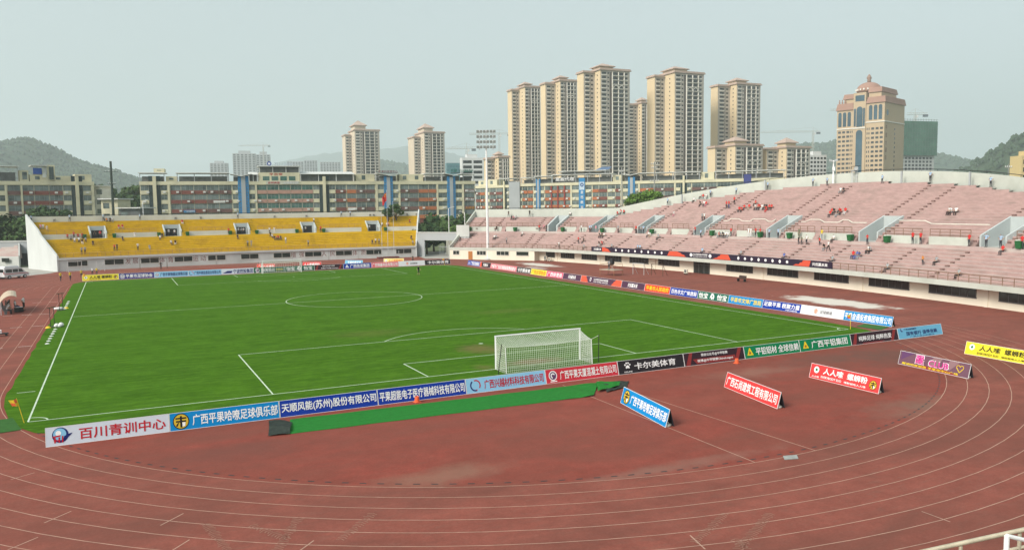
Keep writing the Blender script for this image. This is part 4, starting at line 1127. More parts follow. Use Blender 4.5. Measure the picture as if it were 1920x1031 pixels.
wall_text(oA, XA, 846, 858, ZT + 3.2, ZT + 4.5, '绿', greenl, -.5); wall_text(oA, XA, 860, 888, ZT + 3.2, ZT + 4.4, '云国际', greenl, -.5)
MB().box(XA(846), XA(888), -.46, -.4, ZT + 2.95, ZT + 3.15).build('sign_rail', dark, oA)
b = MB(); cx = XA(508); b.add([(cx + .75 * math.cos(t), .6, ZT + 6.1 + .75 * math.sin(t)) for t in np.linspace(0, 6.283, 20, endpoint=False)] + [(cx + .75 * math.cos(t), .9, ZT + 6.1 + .75 * math.sin(t)) for t in np.linspace(0, 6.283, 20, endpoint=False)], [tuple(range(19, -1, -1)), tuple(range(20, 40))] + [(k, (k + 1) % 20, (k + 1) % 20 + 20, k + 20) for k in range(20)])
b.build('round_sign', M('blue_round_sign', (.03, .07, .30), .5, .1, 2), oA)
MB().box(cx - .35, cx + .35, .55, .59, ZT + 5.75, ZT + 6.4).build('sign_mark', whitel, oA)
wall_text(oA, XA, 517, 552, ZT + 5.35, ZT + 6.5, '石川国际', M('pale_blue_letters', (.45, .5, .55), .5, .05, 3), .6)
MB().box(XA(344), XA(366), -.42, -.31, 12.0, 12.9).build('sign_board', bluep, oA); wall_text(oA, XA, 346, 365, 12.2, 12.75, '广信电脑教育', whitel, -.44)
MB().box(XA(401), XA(423), -.42, -.31, 15.2, 16.0).build('sign_board', roofw, oA); MB().box(XA(652), XA(669), -.42, -.31, 12.1, 13.0).build('sign_board', roofw, oA)
wall_text(oA, XA, 872, 889, 18.25, 19.1, '阿福酒家旅馆', whitel, -.34); wall_text(oA, XA, 872, 889, 15.1, 16.0, '天福大酒店', whitel, -.34); wall_text(oA, XA, 872, 889, 12.0, 12.9, '大排档', M('amber_letters', (.55, .25, .03), .5, .1, 2), -.34)

pB0, pB1 = plan(893, 366), plan(956, 356)
oB, XB, _ = block('apartment_block', 'distant cream and brick block between the floodlight mast and the blank grey wall', pB0, pB1, 14, [(893, 901, 'b'), (901, 910, 'o'), (911, 919, 'c'), (919, 931, 'n'), (931, 943, 'b'), (943, 951, 's'), (951, 956, 'c')])
for a_ in ((895, 911, 'box', ZT, 2.3), (912, 930, 'box', ZT, 2.6), (938, 956, 'canopy', ZT, 2.9)): roof_piece(oB, XB, *a_)
pC0, pC1 = plan(956, 344), plan(1470, 306)
oC, XC, _ = block('apartment_block', 'long apartment block with orange bands and a tall blue banner behind the pink stand', pC0, pC1, 14,
  [(956, 976, 'G'), (976, 980, 'c'), (980, 990, 'o'), (990, 1000, 'o'), (1001, 1006, 'c'), (1006, 1014, 'u'), (1014, 1021, 'c'), (1022, 1034, 'o'), (1034, 1046, 'o'), (1046, 1059, 'o'), (1059, 1070, 'o'), (1070, 1073, '|'), (1073, 1086, 'c'), (1098, 1110, 'c'),
   (1111, 1123, 'o'), (1123, 1139, 'b'), (1139, 1154, 'c'), (1154, 1164, 'b'), (1164, 1168, '|'), (1168, 1178, 'c'), (1178, 1191, 'u'), (1191, 1197, 'c'), (1197, 1200, '|'), (1200, 1226, 'o'), (1226, 1245, 'n'), (1245, 1264, 'n'), (1264, 1267, '|'), (1267, 1276, 'c'), (1276, 1288, 's'), (1288, 1296, 'c'), (1297, 1320, 'n'), (1320, 1344, 'n'), (1344, 1370, 'c'), (1370, 1400, 'n'), (1400, 1430, 'n'), (1430, 1468, 'c')])
for a_ in ((978, 1003, 'canopy', ZT, 2.6), (1004, 1036, 'canopy', ZT, 3.0), (1036, 1148, 'canopy', ZT, 3.4), (1050, 1136, 'canopy', ZT + 3.5, 1.3), (1148, 1166, 'box', ZT, 2.6), (1166, 1200, 'vroof', ZT, 3.2), (1201, 1262, 'canopy', ZT, 3.2), (1263, 1312, 'canopy', ZT, 3.1), (1313, 1338, 'box', ZT, 2.9), (1340, 1470, 'canopy', ZT, 3.0)): roof_piece(oC, XC, *a_)
x0, x1 = XC(1086.5), XC(1097.5)
MB().box(x0, x1, -.75, 0, 9, 24.2).build('banner_column', bluep, oC)
MB().box(x0 + .2, x1 - .2, -.8, -.752, 19.3, 22.6).build('banner_emblem_panel', M('banner_pale', (.45, .55, .65), .5, .1, 2), oC)
wall_text(oC, XC, 1089, 1095.5, 20.6, 22.2, '◎', M('banner_navy', (.03, .08, .25), .5, .1, 2), -.82)
for i, ch in enumerate('金芭教育'): wall_text(oC, XC, 1089.5, 1094.8, 17.7 - 2.1 * i, 19.0 - 2.1 * i, ch, whitel, -.78)
wall_text(oC, XC, 1043, 1078, ZT + .7, ZT + 2.2, '富盈代理', whitel, -.75)
MB().box(XC(1042), XC(1079), -.72, -.65, ZT + .4, ZT + .6).build('sign_rail', dark, oC)
for px in (1034.5, 1046.5, 1059): MB().box(XC(px) - .3, XC(px) + .3, -.5, 0, 8, 21.2).build('red_pier', M('red_pier', (.25, .05, .04), .6, .1, 1), oC)
MB().hexa([(XC(1118), -.5, ZT + 4.9), (XC(1142), -.5, ZT + 4.9), (XC(1142), 5, ZT + 6.2), (XC(1124), 5, ZT + 6.2), (XC(1118), -.5, ZT + 5.05), (XC(1142), -.5, ZT + 5.05), (XC(1142), 5, ZT + 6.35), (XC(1124), 5, ZT + 6.35)]).build('blue_sheet_roof', M('blue_sheet', (.10, .16, .27), .5, .1, 1), oC)
MB().box(XC(1394), XC(1408), -.5, 0, 20.5, 24.0).build('blue_sign', M('deep_blue_sign', (.05, .06, .2), .5, .1, 1), oC)
pD0, pD1 = plan(-50, 240), plan(178, 259)
oD, XD, LD = block('apartment_block', 'brick red and cream apartment block at the left edge below the wooded hill', pD0, pD1, 14,
  [(-45, -20, 'b'), (-20, 12, 'c'), (11, 15, '|'), (16, 41, 'n'), (41, 44, '|'), (44, 66, 'b'), (66, 94, 'b'), (94, 120, 'b'), (120, 136, 'c'), (136, 157, 's'), (157, 173, 'c'), (173, 178, '|')])
for a_ in ((-40, 38, 'canopy', ZT, 4.6), (41, 58, 'box', ZT, 3.4), (60, 92, 'box', ZT, 2.1), (64, 92, 'canopy', ZT + 2.1, 2.9), (92, 108, 'box', ZT, 5.2), (94, 143, 'box', ZT, 1.8), (145, 176, 'box', ZT, 2.4)): roof_piece(oD, XD, *a_)
MB().box(XD(66), XD(83), .8, 0.98, ZT + 2.3, ZT + 4.2).build('blue_shutter', M('blue_shutter', (.03, .10, .40), .5, .1, 1), oD)
MB().box(XD(84), XD(91), .8, 0.98, ZT + 1.2, ZT + 4.3).build('white_panel', roofw, oD)
# small buildings between the blocks
def small_house(label, px0, px1, d, h, m, roof=True):
    p0, p1 = plan(px0, d), plan(px1, d); e = p1 - p0; L = np.linalg.norm(e)
    o = thing('house', label, 'house', (*p0, 0), math.atan2(e[1], e[0]))
    MB().box(0, L, 0, 8, 0, h).build('wall', m, o)
    MB().box(-.6, L + .6, -1, 9, h + .02, h + .35).build('roof', roofw, o)
    for z in np.arange(h - 2.6, 3, -3.2):
        for i in range(max(1, int(L / 3.2))):
            MB().box(.6 + i * 3.2, 2.4 + i * 3.2, -.04, 0, z, z + 1.6).build('window', bglass, o)
    return o
small_house('small cream house with a flat white roof between the two long blocks', 190, 221, 236, 16.2, creamp)
small_house('low shed with a wide white roof beside the utility pole', 223, 262, 225, 13.4, voidm)
small_house('white walled stair tower at the end of the left block', 179, 189, 262, 21.0, roofw)

# ---- residential towers
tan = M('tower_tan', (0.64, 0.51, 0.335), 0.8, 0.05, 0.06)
tfront = M('tower_shaded_front', (0.43, 0.385, 0.335), 0.8, 0.06, 0.06)  # same tan paint, greyed: shade of the front faces put into the colour
tpale = M('tower_pale_trim', (0.68, 0.65, 0.59), 0.8, 0.05, 0.1)
terra = M('tower_cornice', (0.44, 0.335, 0.28), 0.8, 0.08, 0.2)
twin = M('tower_glass', (0.022, 0.026, 0.026), 0.15, 0.8, 0.12, col2=(0.07, 0.08, 0.08), f2=.4, spec=.5)
tdark = M('tower_recess_shade', (0.10, 0.085, 0.075), 0.8, 0.2, 0.2)
ptan = M('tower_pale_tan', (0.60, 0.51, 0.40), 0.8, 0.05, 0.06)
ub = MB().box(-.5, .5, -.5, .5, -.5, .5)
UBOX = {}
def unit_box(m):
    if m.name not in UBOX:
        o = ub.build('window', m); UBOX[m.name] = o.data; bpy.data.objects.remove(o)
    return UBOX[m.name]
def put_windows(parent, cells, m, cap=100, name='window', rest='lower_windows'):
    """cells: (x0, x1, y0, y1, z0, z1); the highest as parts, the rest as one part"""
    cells = sorted(cells, key=lambda c: -c[5])
    me = unit_box(m)
    for c in cells[:cap]:
        o = bpy.data.objects.new(name, me); COL.objects.link(o); o.parent = parent
        o.location = ((c[0] + c[1]) / 2, (c[2] + c[3]) / 2, (c[4] + c[5]) / 2); o.scale = (c[1] - c[0], c[3] - c[2], c[5] - c[4])
    if cells[cap:]:
        b = MB()
        for c in cells[cap:]: b.box(*c)
        o = b.build(rest, m, parent); o['kind'] = 'stuff'
def tower(label, pxw0, pxw1, pxm0, pxm1, pxm2, ytop, ywing, yapex, d, phi=24, pal=0, zvis=22, name='residential_tower', group='residential towers behind the stadium', fh=3.0, arches=True):
    """wing side pxw0..pxw1, wing front pxw1..pxm0, main side pxm0..pxm1, main front pxm1..pxm2"""
    ph = math.radians(phi); e = r2 * math.cos(ph) + f2 * math.sin(ph); n = -r2 * math.sin(ph) + f2 * math.cos(ph)
    P = plan(pxm1, d)
    side = tan if pal == 0 else ptan
    W = col_x(pxm2, P, e)
    def depth_at(px, o_, dirn): return col_x(px, o_, dirn)
    ds = max(3, depth_at(pxm0, P, n))                       # how far back the wing's front plane lies
    Q = P + n * ds
    ww = -col_x(pxw1, Q, e)
    wd = max(6, depth_at(pxw0, Q - e * ww, n))
    zt = zpx(pxm1, ytop, d); zw = zpx(pxw1, ywing, d); za = zpx(pxm1, yapex, d); za += (za - zt) * .12
    o = thing(name, label, 'tower', (P[0], P[1], 0), math.atan2(e[1], e[0]), group)
    D = ds + wd
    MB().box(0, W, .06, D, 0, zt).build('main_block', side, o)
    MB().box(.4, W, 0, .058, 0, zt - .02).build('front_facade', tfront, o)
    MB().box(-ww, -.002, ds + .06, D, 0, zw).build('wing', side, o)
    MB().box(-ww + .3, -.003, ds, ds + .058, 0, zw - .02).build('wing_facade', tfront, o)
    for x0, x1, y0, y1, z in ((-.9, W + .9, -.9, D + .9, zt), (-ww - .9, -.91, ds - .9, D + .8, zw)):
        b = MB().box(x0, x1, y0, y1, z, z + .7); b.box(x0 + .5, x1 - .4, y0 + .5, y1 - .4, z + .702, z + 1.5); b.build('cornice', terra, o)
    # pavilion with a hipped roof
    pw = W * .52; px_ = W * -.02; h0 = (za - zt) * .46
    MB().box(px_ + 1, px_ + pw - 1, 1.5, D * .7, zt + 1.5, zt + h0).build('pavilion', side, o)
    b = MB(); x0, x1, y0, y1 = px_ - .4, px_ + pw + .4, .1, D * .7 + 1.4; cx, cy = (x0 + x1) / 2, (y0 + y1) / 2; hx = (x1 - x0) * .04
    b.box(x0, x1, y0, y1, zt + h0, zt + h0 + .5)
    b.add([(x0, y0, zt + h0 + .51), (x1, y0, zt + h0 + .51), (x1, y1, zt + h0 + .51), (x0, y1, zt + h0 + .51), (cx - hx, cy, za), (cx + hx, cy, za)], [(0, 1, 5, 4), (1, 2, 5), (2, 3, 4, 5), (3, 0, 4)])
    b.build('hipped_roof', terra, o)
    # facade rhythm
    cells = []; bal = []; slabs = []; ledges = []; rec = MB(); piers = []
    nf = int((zt - zvis) / fh)
    for k in range(nf):
        z0 = zt - .6 - fh * (k + 1) + .9
        cells.append((W * .05, W * .19, -.06, -.002, z0, z0 + 1.45))
        cells.append((W * .24, W * .29, -.06, -.002, z0 + .2, z0 + 1.3))
        cells.append((W * .43, W * .585, -.05, -.002, z0 - .55, z0 + 1.6))
        cells.append((W * .62, W * .775, -.05, -.002, z0 - .55, z0 + 1.6))
        cells.append((W * .845, W * .92, -.06, -.002, z0, z0 + 1.4))
        slabs.append((W * .405, W * .80, -.95, -.06, z0 - .95, z0 - .62))
        ledges.append((W * .04, W * .20, -.5, -.06, z0 - .85, z0 - .2))
        ledges.append((W * .83, W * .935, -.4, -.06, z0 - .85, z0 - .25))
    nw = int((zw - zvis) / fh)
    for k in range(nw):
        z0 = zw - .6 - fh * (k + 1) + .9
        cells.append((-ww * .84, -ww * .50, ds - .06, ds - .002, z0, z0 + 1.45))
        cells.append((-ww * .34, -ww * .16, ds - .06, ds - .002, z0 + .1, z0 + 1.3))
        ledges.append((-ww * .86, -ww * .48, ds - .5, ds - .06, z0 - .85, z0 - .2))
        for q in (.12, .42, .72): cells.append((-.06, -.002, ds * q + .4, ds * q + .4 + min(.9, ds * .2), z0 + .1, z0 + 1.2)) if (q == .42) else None
    rec.box(W * .31, W * .38, -.03, -.002, 0, zt - 1.2); rec.box(W * .81, W * .83, -.03, -.002, 0, zt - 1.2); rec.box(-ww * .44, -ww * .40, ds - .03, ds - .002, 0, zw - 1)  # flat dark strips; the shade of recesses is put into their colour
    for x in (.395, .60, .795): piers.append((W * x - .18, W * x + .18, -1.0, -.06, 0, zt - 1.0))
    put_windows(o, cells, twin)
    put_windows(o, slabs, tpale, 100, 'balcony', 'lower_balconies'); put_windows(o, ledges, tpale, 100, 'window_ledge', 'lower_ledges'); rec.build('recess_shade', tdark, o); put_windows(o, piers, tpale, 100, 'balcony_pier')
    if arches:
        b = MB()
        for x0, x1 in ((.43, .585), (.62, .775)):
            x0, x1 = W * x0, W * x1; c = (x0 + x1) / 2; r = (x1 - x0) / 2; z = zt - fh * 4.1
            out = [(x0 - .3, z), (x0 - .3, z + r + .5), (x1 + .3, z + r + .5), (x1 + .3, z)]
            arcp = [(c + r * math.cos(t), z + r * math.sin(t)) for t in np.linspace(0, math.pi, 9)]
            poly = [(x1 + .3, z), (x1 + .3, z + r + .5), (x0 - .3, z + r + .5), (x0 - .3, z)] + arcp[::-1]
            n_ = len(poly); b.add([(x, -1.05, z_) for x, z_ in poly] + [(x, -.2, z_) for x, z_ in poly], [(k, (k + 1) % n_, (k + 1) % n_ + n_, k + n_) for k in range(n_)])
            for i in range(8): 
                t0, t1 = math.pi * i / 8, math.pi * (i + 1) / 8
                b.quad((c + r * math.cos(t0), -1.05, z + r * math.sin(t0)), (c + (r + .3) * math.cos(t0), -1.05, min(z + r + .5, z + (r + .5) * math.sin(t0))), (c + (r + .3) * math.cos(t1), -1.05, min(z + r + .5, z + (r + .5) * math.sin(t1))), (c + r * math.cos(t1), -1.05, z + r * math.sin(t1)))
        b.build('arched_heads', tpale, o)
    return o
tower('tan residential tower at the left end of the tall row, beside the floodlight mast', 954.5, 962, 976.7, 986.6, 1015, 166.5, 170.6, 155.6, 663)
tower('tan residential tower second in the tall row, slightly lower than the tallest', 1015.5, 1024.7, 1043.5, 1052, 1083, 155, 159.4, 143.7, 620)
tower('tallest tan residential tower with a hipped pavilion, third in the row', 1083.5, 1095.4, 1116, 1126.5, 1181, 135, 138.5, 121.4, 561)
tower('lower tan tower half hidden between the two tallest towers', 1172, 1178, 1196, 1203, 1226, 196, 199, 185, 690)
tower('tall tan residential tower standing alone right of the tallest row', 1213, 1227, 1246, 1264, 1318, 140, 144.5, 126, 575)
tower('tan residential tower rising behind a lower ten storey block', 1331, 1344, 1367, 1379, 1423, 161, 164, 148, 610)
tower('low tan apartment block with arched windows in front of the right tower', 1326, 1340, 1362, 1377.5, 1429, 274, 277.5, 257.5, 545, group='lower apartment blocks')
tower('low tan apartment block with arched windows beside the white building under construction', 1429, 1436, 1458, 1473, 1517, 278, 281, 260, 555, group='lower apartment blocks')
tower('pale tan residential tower left of its twin above the yellow stand', 645.5, 651, 663.5, 669, 715, 246, 254, 228, 790, pal=1, arches=False)
tower('pale tan residential tower right of its twin, nearer the floodlight mast', 768, 778.6, 792, 798, 836, 250, 258, 233, 790, pal=1, arches=False)
tower('small tan apartment block peeping out behind the floodlight mast', 910, 914, 929, 936, 956, 296, 299, 285, 600, group='lower apartment blocks', arches=False)
def slab_tower(label, px0, px1, ytop, d, m, fh=3.2, zvis=20, strip=True, cols=6, name='office_tower', crown=None, phi=14, wm=None, group=None, lit=.6):
    ph = math.radians(phi); e = r2 * math.cos(ph) + f2 * math.sin(ph)
    P = plan(px0, d); W = col_x(px1, P, e); zt = zpx((px0 + px1) / 2, ytop, d)
    o = thing(name, label, 'tower', (P[0], P[1], 0), math.atan2(e[1], e[0]), group)
    MB().box(0, W, 0, W * .6, 0, zt).build('main_block', m, o)
    cells = []
    for k in range(int((zt - zvis) / fh)):
        z = zt - 1.2 - fh * (k + 1) + .9
        for c in range(cols):
            cells.append((W * (c + .5 - lit / 2) / cols, W * (c + .5 + lit / 2) / cols, -.08, -.002, z, z + fh * .55))
    put_windows(o, cells, wm or twin, 60)
    if crown:
        MB().box(W * .25, W * .75, W * .1, W * .5, zt + .01, zt + crown).build('roof_house', m, o)
    return o
palegrey = M('far_tower_grey', (.42, .43, .44), .8, .06, .05)
slab_tower('hazy grey tower far off, leftmost on the skyline', 397, 430, 306, 1500, palegrey, cols=5, crown=4, group='hazy towers on the far skyline')
slab_tower('hazy grey tower below the tower crane', 440, 483, 288, 1450, palegrey, cols=6, crown=5, group='hazy towers on the far skyline')
slab_tower('hazy grey tower carrying the crane, joined to its wider neighbour', 484, 510, 290, 1460, palegrey, cols=4, crown=5, group='hazy towers on the far skyline')
slab_tower('low hazy pale slab behind the round blue roof sign', 541, 572, 303, 1700, palegrey, cols=6, group='hazy towers on the far skyline')
slab_tower('low hazy pale slab left of the pale tan twin towers', 573, 598, 301, 1750, palegrey, cols=5, group='hazy towers on the far skyline')
slab_tower('low hazy pale slab touching the first pale tan tower', 603, 641, 304, 1650, palegrey, cols=7, group='hazy towers on the far skyline')
whiteb = M('white_office', (.60, .61, .61), .7, .05, .1)
slab_tower('white office block with dark ribbon windows left of the floodlight mast', 868, 907, 296, 560, whiteb, cols=2, lit=.82, crown=2.5, fh=3.6)
slab_tower('teal glass office block low beside the white office block', 839, 866, 306, 640, M('teal_glass', (.10, .23, .26), .2, .25, .2, spec=.5), cols=5, lit=.8, wm=M('teal_window', (.07, .18, .22), .1, .3, .3, spec=.6))
slab_tower('white building shell under construction with open floors', 1517, 1548, 291, 640, whiteb, cols=5, lit=.62, crown=3)
slab_tower('yellowish house wall at the right edge above the stand', 1912, 1960, 292, 330, M('yellow_house', (.55, .43, .22), .8, .05, .2), cols=3, crown=2, name='house', phi=5)

# ---- domed hotel
ph = math.radians(46); e = r2 * math.cos(ph) - f2 * math.sin(ph); DH = 600
Pn = plan(1654, DH); WH = -col_x(1566, Pn, e); P = Pn - e * WH
n = r2 * math.sin(ph) + f2 * math.cos(ph); DD = col_x(1691, Pn, n)
o = thing('domed_hotel', 'tall sandy hotel with a terracotta dome and tall blue arched glass', 'hotel', (*P, 0), math.atan2(e[1], e[0]))
sand = M('hotel_sand', (.48, .37, .25), .8, .05, .08); terr2 = M('hotel_terracotta', (.34, .205, .16), .8, .08, .15); bl = M('hotel_blue_glass', (.04, .09, .125), .12, .4, .06, spec=.6)
zq = lambda y, px=1640: zpx(px, y, DH)
zl, zr = zq(203, 1600), zq(193, 1670)
MB().box(0, WH * .36, 0, DD, 0, zl).build('main_block', sand, o)
MB().box(WH * .36 + .01, WH * .62, -.8, DD * .9, 0, zq(172)).build('central_bay', sand, o)
MB().box(WH * .62 + .01, WH, 0, DD, 0, zr).build('main_block', sand, o)
for x0, x1, z0, z1 in ((-.8, WH * .36 - .02, zl, zl + 5.2), (WH * .62 + .03, WH + .8, zr, zr + 4.6)):
    b = MB(); b.hexa([(x0, -.9, z0), (x1, -.9, z0), (x1, DD + .8, z0), (x0, DD + .8, z0), (x0 + .9, .2, z1), (x1 - .6, .2, z1), (x1 - .6, DD - .3, z1), (x0 + .9, DD - .3, z1)]); b.build('mansard', terr2, o)
MB().box(WH * .12, WH * .355, 2.5, DD * .8, zl + 5.21, zl + 8.5).build('upper_storey', sand, o); MB().box(WH * .64, WH * .90, 2.5, DD * .8, zr + 4.61, zr + 8.2).build('upper_storey', sand, o)
for x0, x1, z0 in ((WH * .10, WH * .355, zl + 8.51), (WH * .63, WH * .92, zr + 8.21)):
    MB().hexa([(x0, 1.6, z0), (x1, 1.6, z0), (x1, DD * .85, z0), (x0, DD * .85, z0), (x0 + .6, 2.6, z0 + 3.8), (x1 - .5, 2.6, z0 + 3.8), (x1 - .5, DD * .8, z0 + 3.8), (x0 + .6, DD * .8, z0 + 3.8)]).build('mansard', terr2, o)
cx = WH * .49; rd = WH * .245; zd = zq(167.5)
b = MB(); prof = [(rd * .98, 0), (rd * 1.02, 1.2), (rd, 1.8)] + [(rd * math.cos(t), 1.8 + rd * .66 * math.sin(t)) for t in np.linspace(.12, 1.5, 9)]
b.lathe(prof, (cx, DD * .4, zd), 28); b.build('dome', terr2, o, smooth=True)
b = MB(); b.lathe([(1.0, 0), (1.6, .8), (1.1, 1.8), (1.9, 3.0), (1.2, 4.8), (.3, 6.2)], (cx, DD * .4, zd + 1.8 + rd * .655), 12); b.build('finial', M('hotel_finial', (.30, .2, .16), .8, .1, .3), o, smooth=True)
b = MB()
for k in range(20):
    t = 2 * math.pi * k / 20; b.box(cx + rd * 1.03 * math.cos(t) - .5, cx + rd * 1.03 * math.cos(t) + .5, DD * .4 + rd * 1.03 * math.sin(t) - .5, DD * .4 + rd * 1.03 * math.sin(t) + .5, zd + 1.0, zd + 2.4)
b.build('dentil_moulding', tpale, o)
def arch_panel(x0, x1, z0, z1, y, m, name='arched_window'):
    c = (x0 + x1) / 2; r = (x1 - x0) / 2
    pts = [(x0, z0), (x1, z0)] + [(c + r * math.cos(t), z1 - r + r * math.sin(t)) for t in np.linspace(0, math.pi, 12)]
    n_ = len(pts); b = MB(); b.add([(x, y, z) for x, z in pts] + [(x, y + .25, z) for x, z in pts], [tuple(range(n_))] + [(k, k + n_, (k + 1) % n_ + n_, (k + 1) % n_) for k in range(n_)]); b.build(name, m, o)
arch_panel(WH * .43, WH * .555, zq(236), zq(198), -1.0, bl); arch_panel(WH * .375, WH * .415, zq(235), zq(201), -1.0, bl); arch_panel(WH * .565, WH * .605, zq(235), zq(201), -1.0, bl)
arch_panel(WH * .425, WH * .56, 8, zq(242), -1.0, bl)
MB().box(WH * .36, WH * .62, -1.3, -.81, zq(239.5), zq(237)).build('string_course', tpale, o)
MB().box(WH * .40, WH * .59, -1.0, -.81, zq(188), zq(177)).build('window', bl, o)
for x0, x1 in ((.03, .10), (.13, .20), (.23, .30), (.68, .75), (.78, .85), (.88, .95)):
    zz = zl if x0 < .5 else zr; arch_panel(WH * x0, WH * x1, zz - 12.5, zz - 1.5, -.2, bl)
for x0, x1, zz in ((0, .355, zl), (.625, 1.0, zr)): MB().box(WH * x0 - .3, WH * x1 + .3, -.5, -.01, zz - 14.6, zz - 13.8).build('string_course', tpale, o)
MB().box(WH + .01, WH + .5, -.3, DD, zr - 14.6, zr - 13.8).build('string_course', tpale, o)
cells = []
for k in range(22):
    z = zl - 17.6 - 3.45 * k
    if z < 22: break
    for x in (.03, .12, .21): cells.append((WH * x, WH * (x + .062), -.06, -.002, z, z + 1.7))
    for x in (.29, .325): cells.append((WH * x, WH * (x + .018), -.06, -.002, z, z + 1.7))
    for x in (.64, .68): cells.append((WH * x, WH * (x + .02), -.06, -.002, z + 1.2, z + 2.9))
    for x in (.735, .825, .915): cells.append((WH * x, WH * (x + .06), -.06, -.002, z + 1.2, z + 2.9))
    cells.append((WH + .002, WH + .06, DD * .5, DD * .5 + 1.6, z + 1.2, z + 2.9))
put_windows(o, cells, M('hotel_window', (.05, .06, .065), .15, .5, .12, spec=.5), 98)
b = MB(); b.add([(WH + .06, DD * .14 + 2.2 * math.cos(t), zr - 7.5 + 2.2 * math.sin(t)) for t in np.linspace(0, 6.283, 16, endpoint=False)], [tuple(range(16))]); b.build('round_emblem', bl, o)
for i, ch in enumerate('平铝大酒店'):
    v, fs, _ = text_mesh(ch)
    MB().add([(WH + .06, DD * .07 + 2.6 * x, zr - 20.5 - 5.6 * i + 3.4 * y_) for x, y_, l_ in v], fs).build('sign_lettering', M('hotel_letters', (.22, .07, .06), .6, .1, 1), o)
for x in (1.2, 3.4, 5.6): MB().lathe([(.5, 0), (.7, 1.2), (.3, 2.2), (.45, 2.8), (.1, 3.4)], (x, 1.2, zl + 5.2), 8).build('roof_statue', terr2, o)
# ---- building wrapped in green netting
ph = math.radians(24); e = r2 * math.cos(ph) - f2 * math.sin(ph); n = r2 * math.sin(ph) + f2 * math.cos(ph); DG = 720
P = plan(1684, DG); WG = 12.0; e2 = r2 * math.cos(.3) + f2 * math.sin(.3)
WG = col_x(1750, P, e2)
o = thing('building_under_construction', 'unfinished tower wrapped in green safety netting with a crane on top', 'building', (*P, 0), math.atan2(e2[1], e2[0]))
zg0, zg1 = zpx(1715, 292, DG), zpx(1715, 228, DG)
MB().box(1, WG - 1, 0, 16, 0, zg1 - 2).build('concrete_frame', M('raw_concrete', (.42, .43, .42), .9, .1, .2), o)
def net_nodes(t, b_):
    v = posmap(t); c = ramp(t, nz(t, v, .12, 5, .6), .3, .7, (.04, .115, .08), (.08, .19, .135))
    t.links.new(c, b_.inputs['Base Color']); b_.inputs['Roughness'].default_value = .9
netm = noise_mat('green_netting', net_nodes)
MB().box(-.6, WG + .6, -1.6, 17.6, zg0, zg1).build('safety_netting', netm, o)
b = MB()
for z in np.arange(zg0, zg1 + 2.5, 4): b.box(-.75, WG + .75, -1.75, -1.61, z, z + .25)
for x in np.arange(0, WG, 3.0): b.box(x, x + .15, -1.75, -1.615, zg0 - .5, zg1 + 2.2)
b.build('scaffolding', M('scaffold', (.12, .16, .14), .7, .1, .3), o)
cells = []
for k in range(12):
    z = zg0 - 3.2 * (k + 1)
    if z < 18: break
    for c in range(9): cells.append((2 + (WG - 4) * c / 9, 2 + (WG - 4) * (c + .6) / 9, -.06, -.002, z, z + 1.9))
put_windows(o, cells, twin, 60)
# ---- tower cranes
cranem = M('crane_paint', (.42, .42, .38), .6, .1, .3); cyel = M('crane_yellow', (.45, .38, .2), .6, .1, .3)
def crane(label, px, ymast, d, jl, jr, zb=0, ybase=330):
    P = plan(px, d); zt = zpx(px, ymast, d)
    o = thing('tower_crane', label, 'crane', (*P, zb), math.atan2(r2[1], r2[0]), 'tower cranes on the skyline')
    s = d / FPX; th = max(.35, .5 * s)
    b = MB(); H = zt - zb
    for x in (-.8, .8):
        for y_ in (-.8, .8): b.box(x - th / 3, x + th / 3, y_ - th / 3, y_ + th / 3, 0, H)
    for k in range(int(H / 2.4)):
        b.tube((-.8, -.8, 2.4 * k), (.8, -.8, 2.4 * (k + 1)), th / 4, n=4); b.tube((.8, -.8, 2.4 * k), (-.8, -.8, 2.4 * (k + 1)), th / 4, n=4)
    b.build('mast', cranem, o)
    b = MB(); b.tube((0, 0, H), (0, 0, H + 6), th / 1.6, th / 3, n=5); b.build('mast_head', cranem, o)
    for nm, L in (('jib', (jl - px) * s), ('counter_jib', (jr - px) * s)):
        b = MB(); sg = 1 if L > 0 else -1
        for y_, z in ((-.6, 0), (.6, 0), (0, 1.5)): b.tube((0, y_, H + .6 + z), (L, y_, H + .6 + z), th / 2.6, n=4)
        for k in range(int(abs(L) / 3)): b.tube((sg * 3 * k, -.6, H + .6), (sg * (3 * k + 1.5), 0, H + 2.1), th / 5, n=4); b.tube((sg * (3 * k + 1.5), 0, H + 2.1), (sg * (3 * k + 3), -.6, H + .6), th / 5, n=4)
        b.tube((0, 0, H + 6), (L * .75, 0, H + 2.1), th / 6, n=4)
        b.build(nm, cranem, o)
    L = (jr - px) * s; sg = 1 if L > 0 else -1
    MB().box(*(sorted((L, L - sg * 4))), -1, 1, H - 1.6, H + .4).build('counterweight', M('crane_weight', (.12, .14, .16), .7, .1, .3), o)
    MB().box(.9, 2.4, -1, .8, H - 2.2, H).build('cab', whiteb, o)
crane('thin tower crane above the hazy grey towers at left', 498, 275, 1440, 452, 511)
crane('tower crane behind the white office block', 877, 281, 760, 838, 894)
crane('tower crane between the low arched block and the domed hotel', 1522, 250, 900, 1424, 1535)
crane('tower crane on top of the netted tower', 1711, 218, 735, 1696, 1734, zb=zg1 - 2)
crane('far tower crane half hidden behind the hotel', 1574, 210, 900, 1553, 1584)
crane('far tower crane whose jib crosses behind the first tall tower', 938, 254, 900, 882, 960)

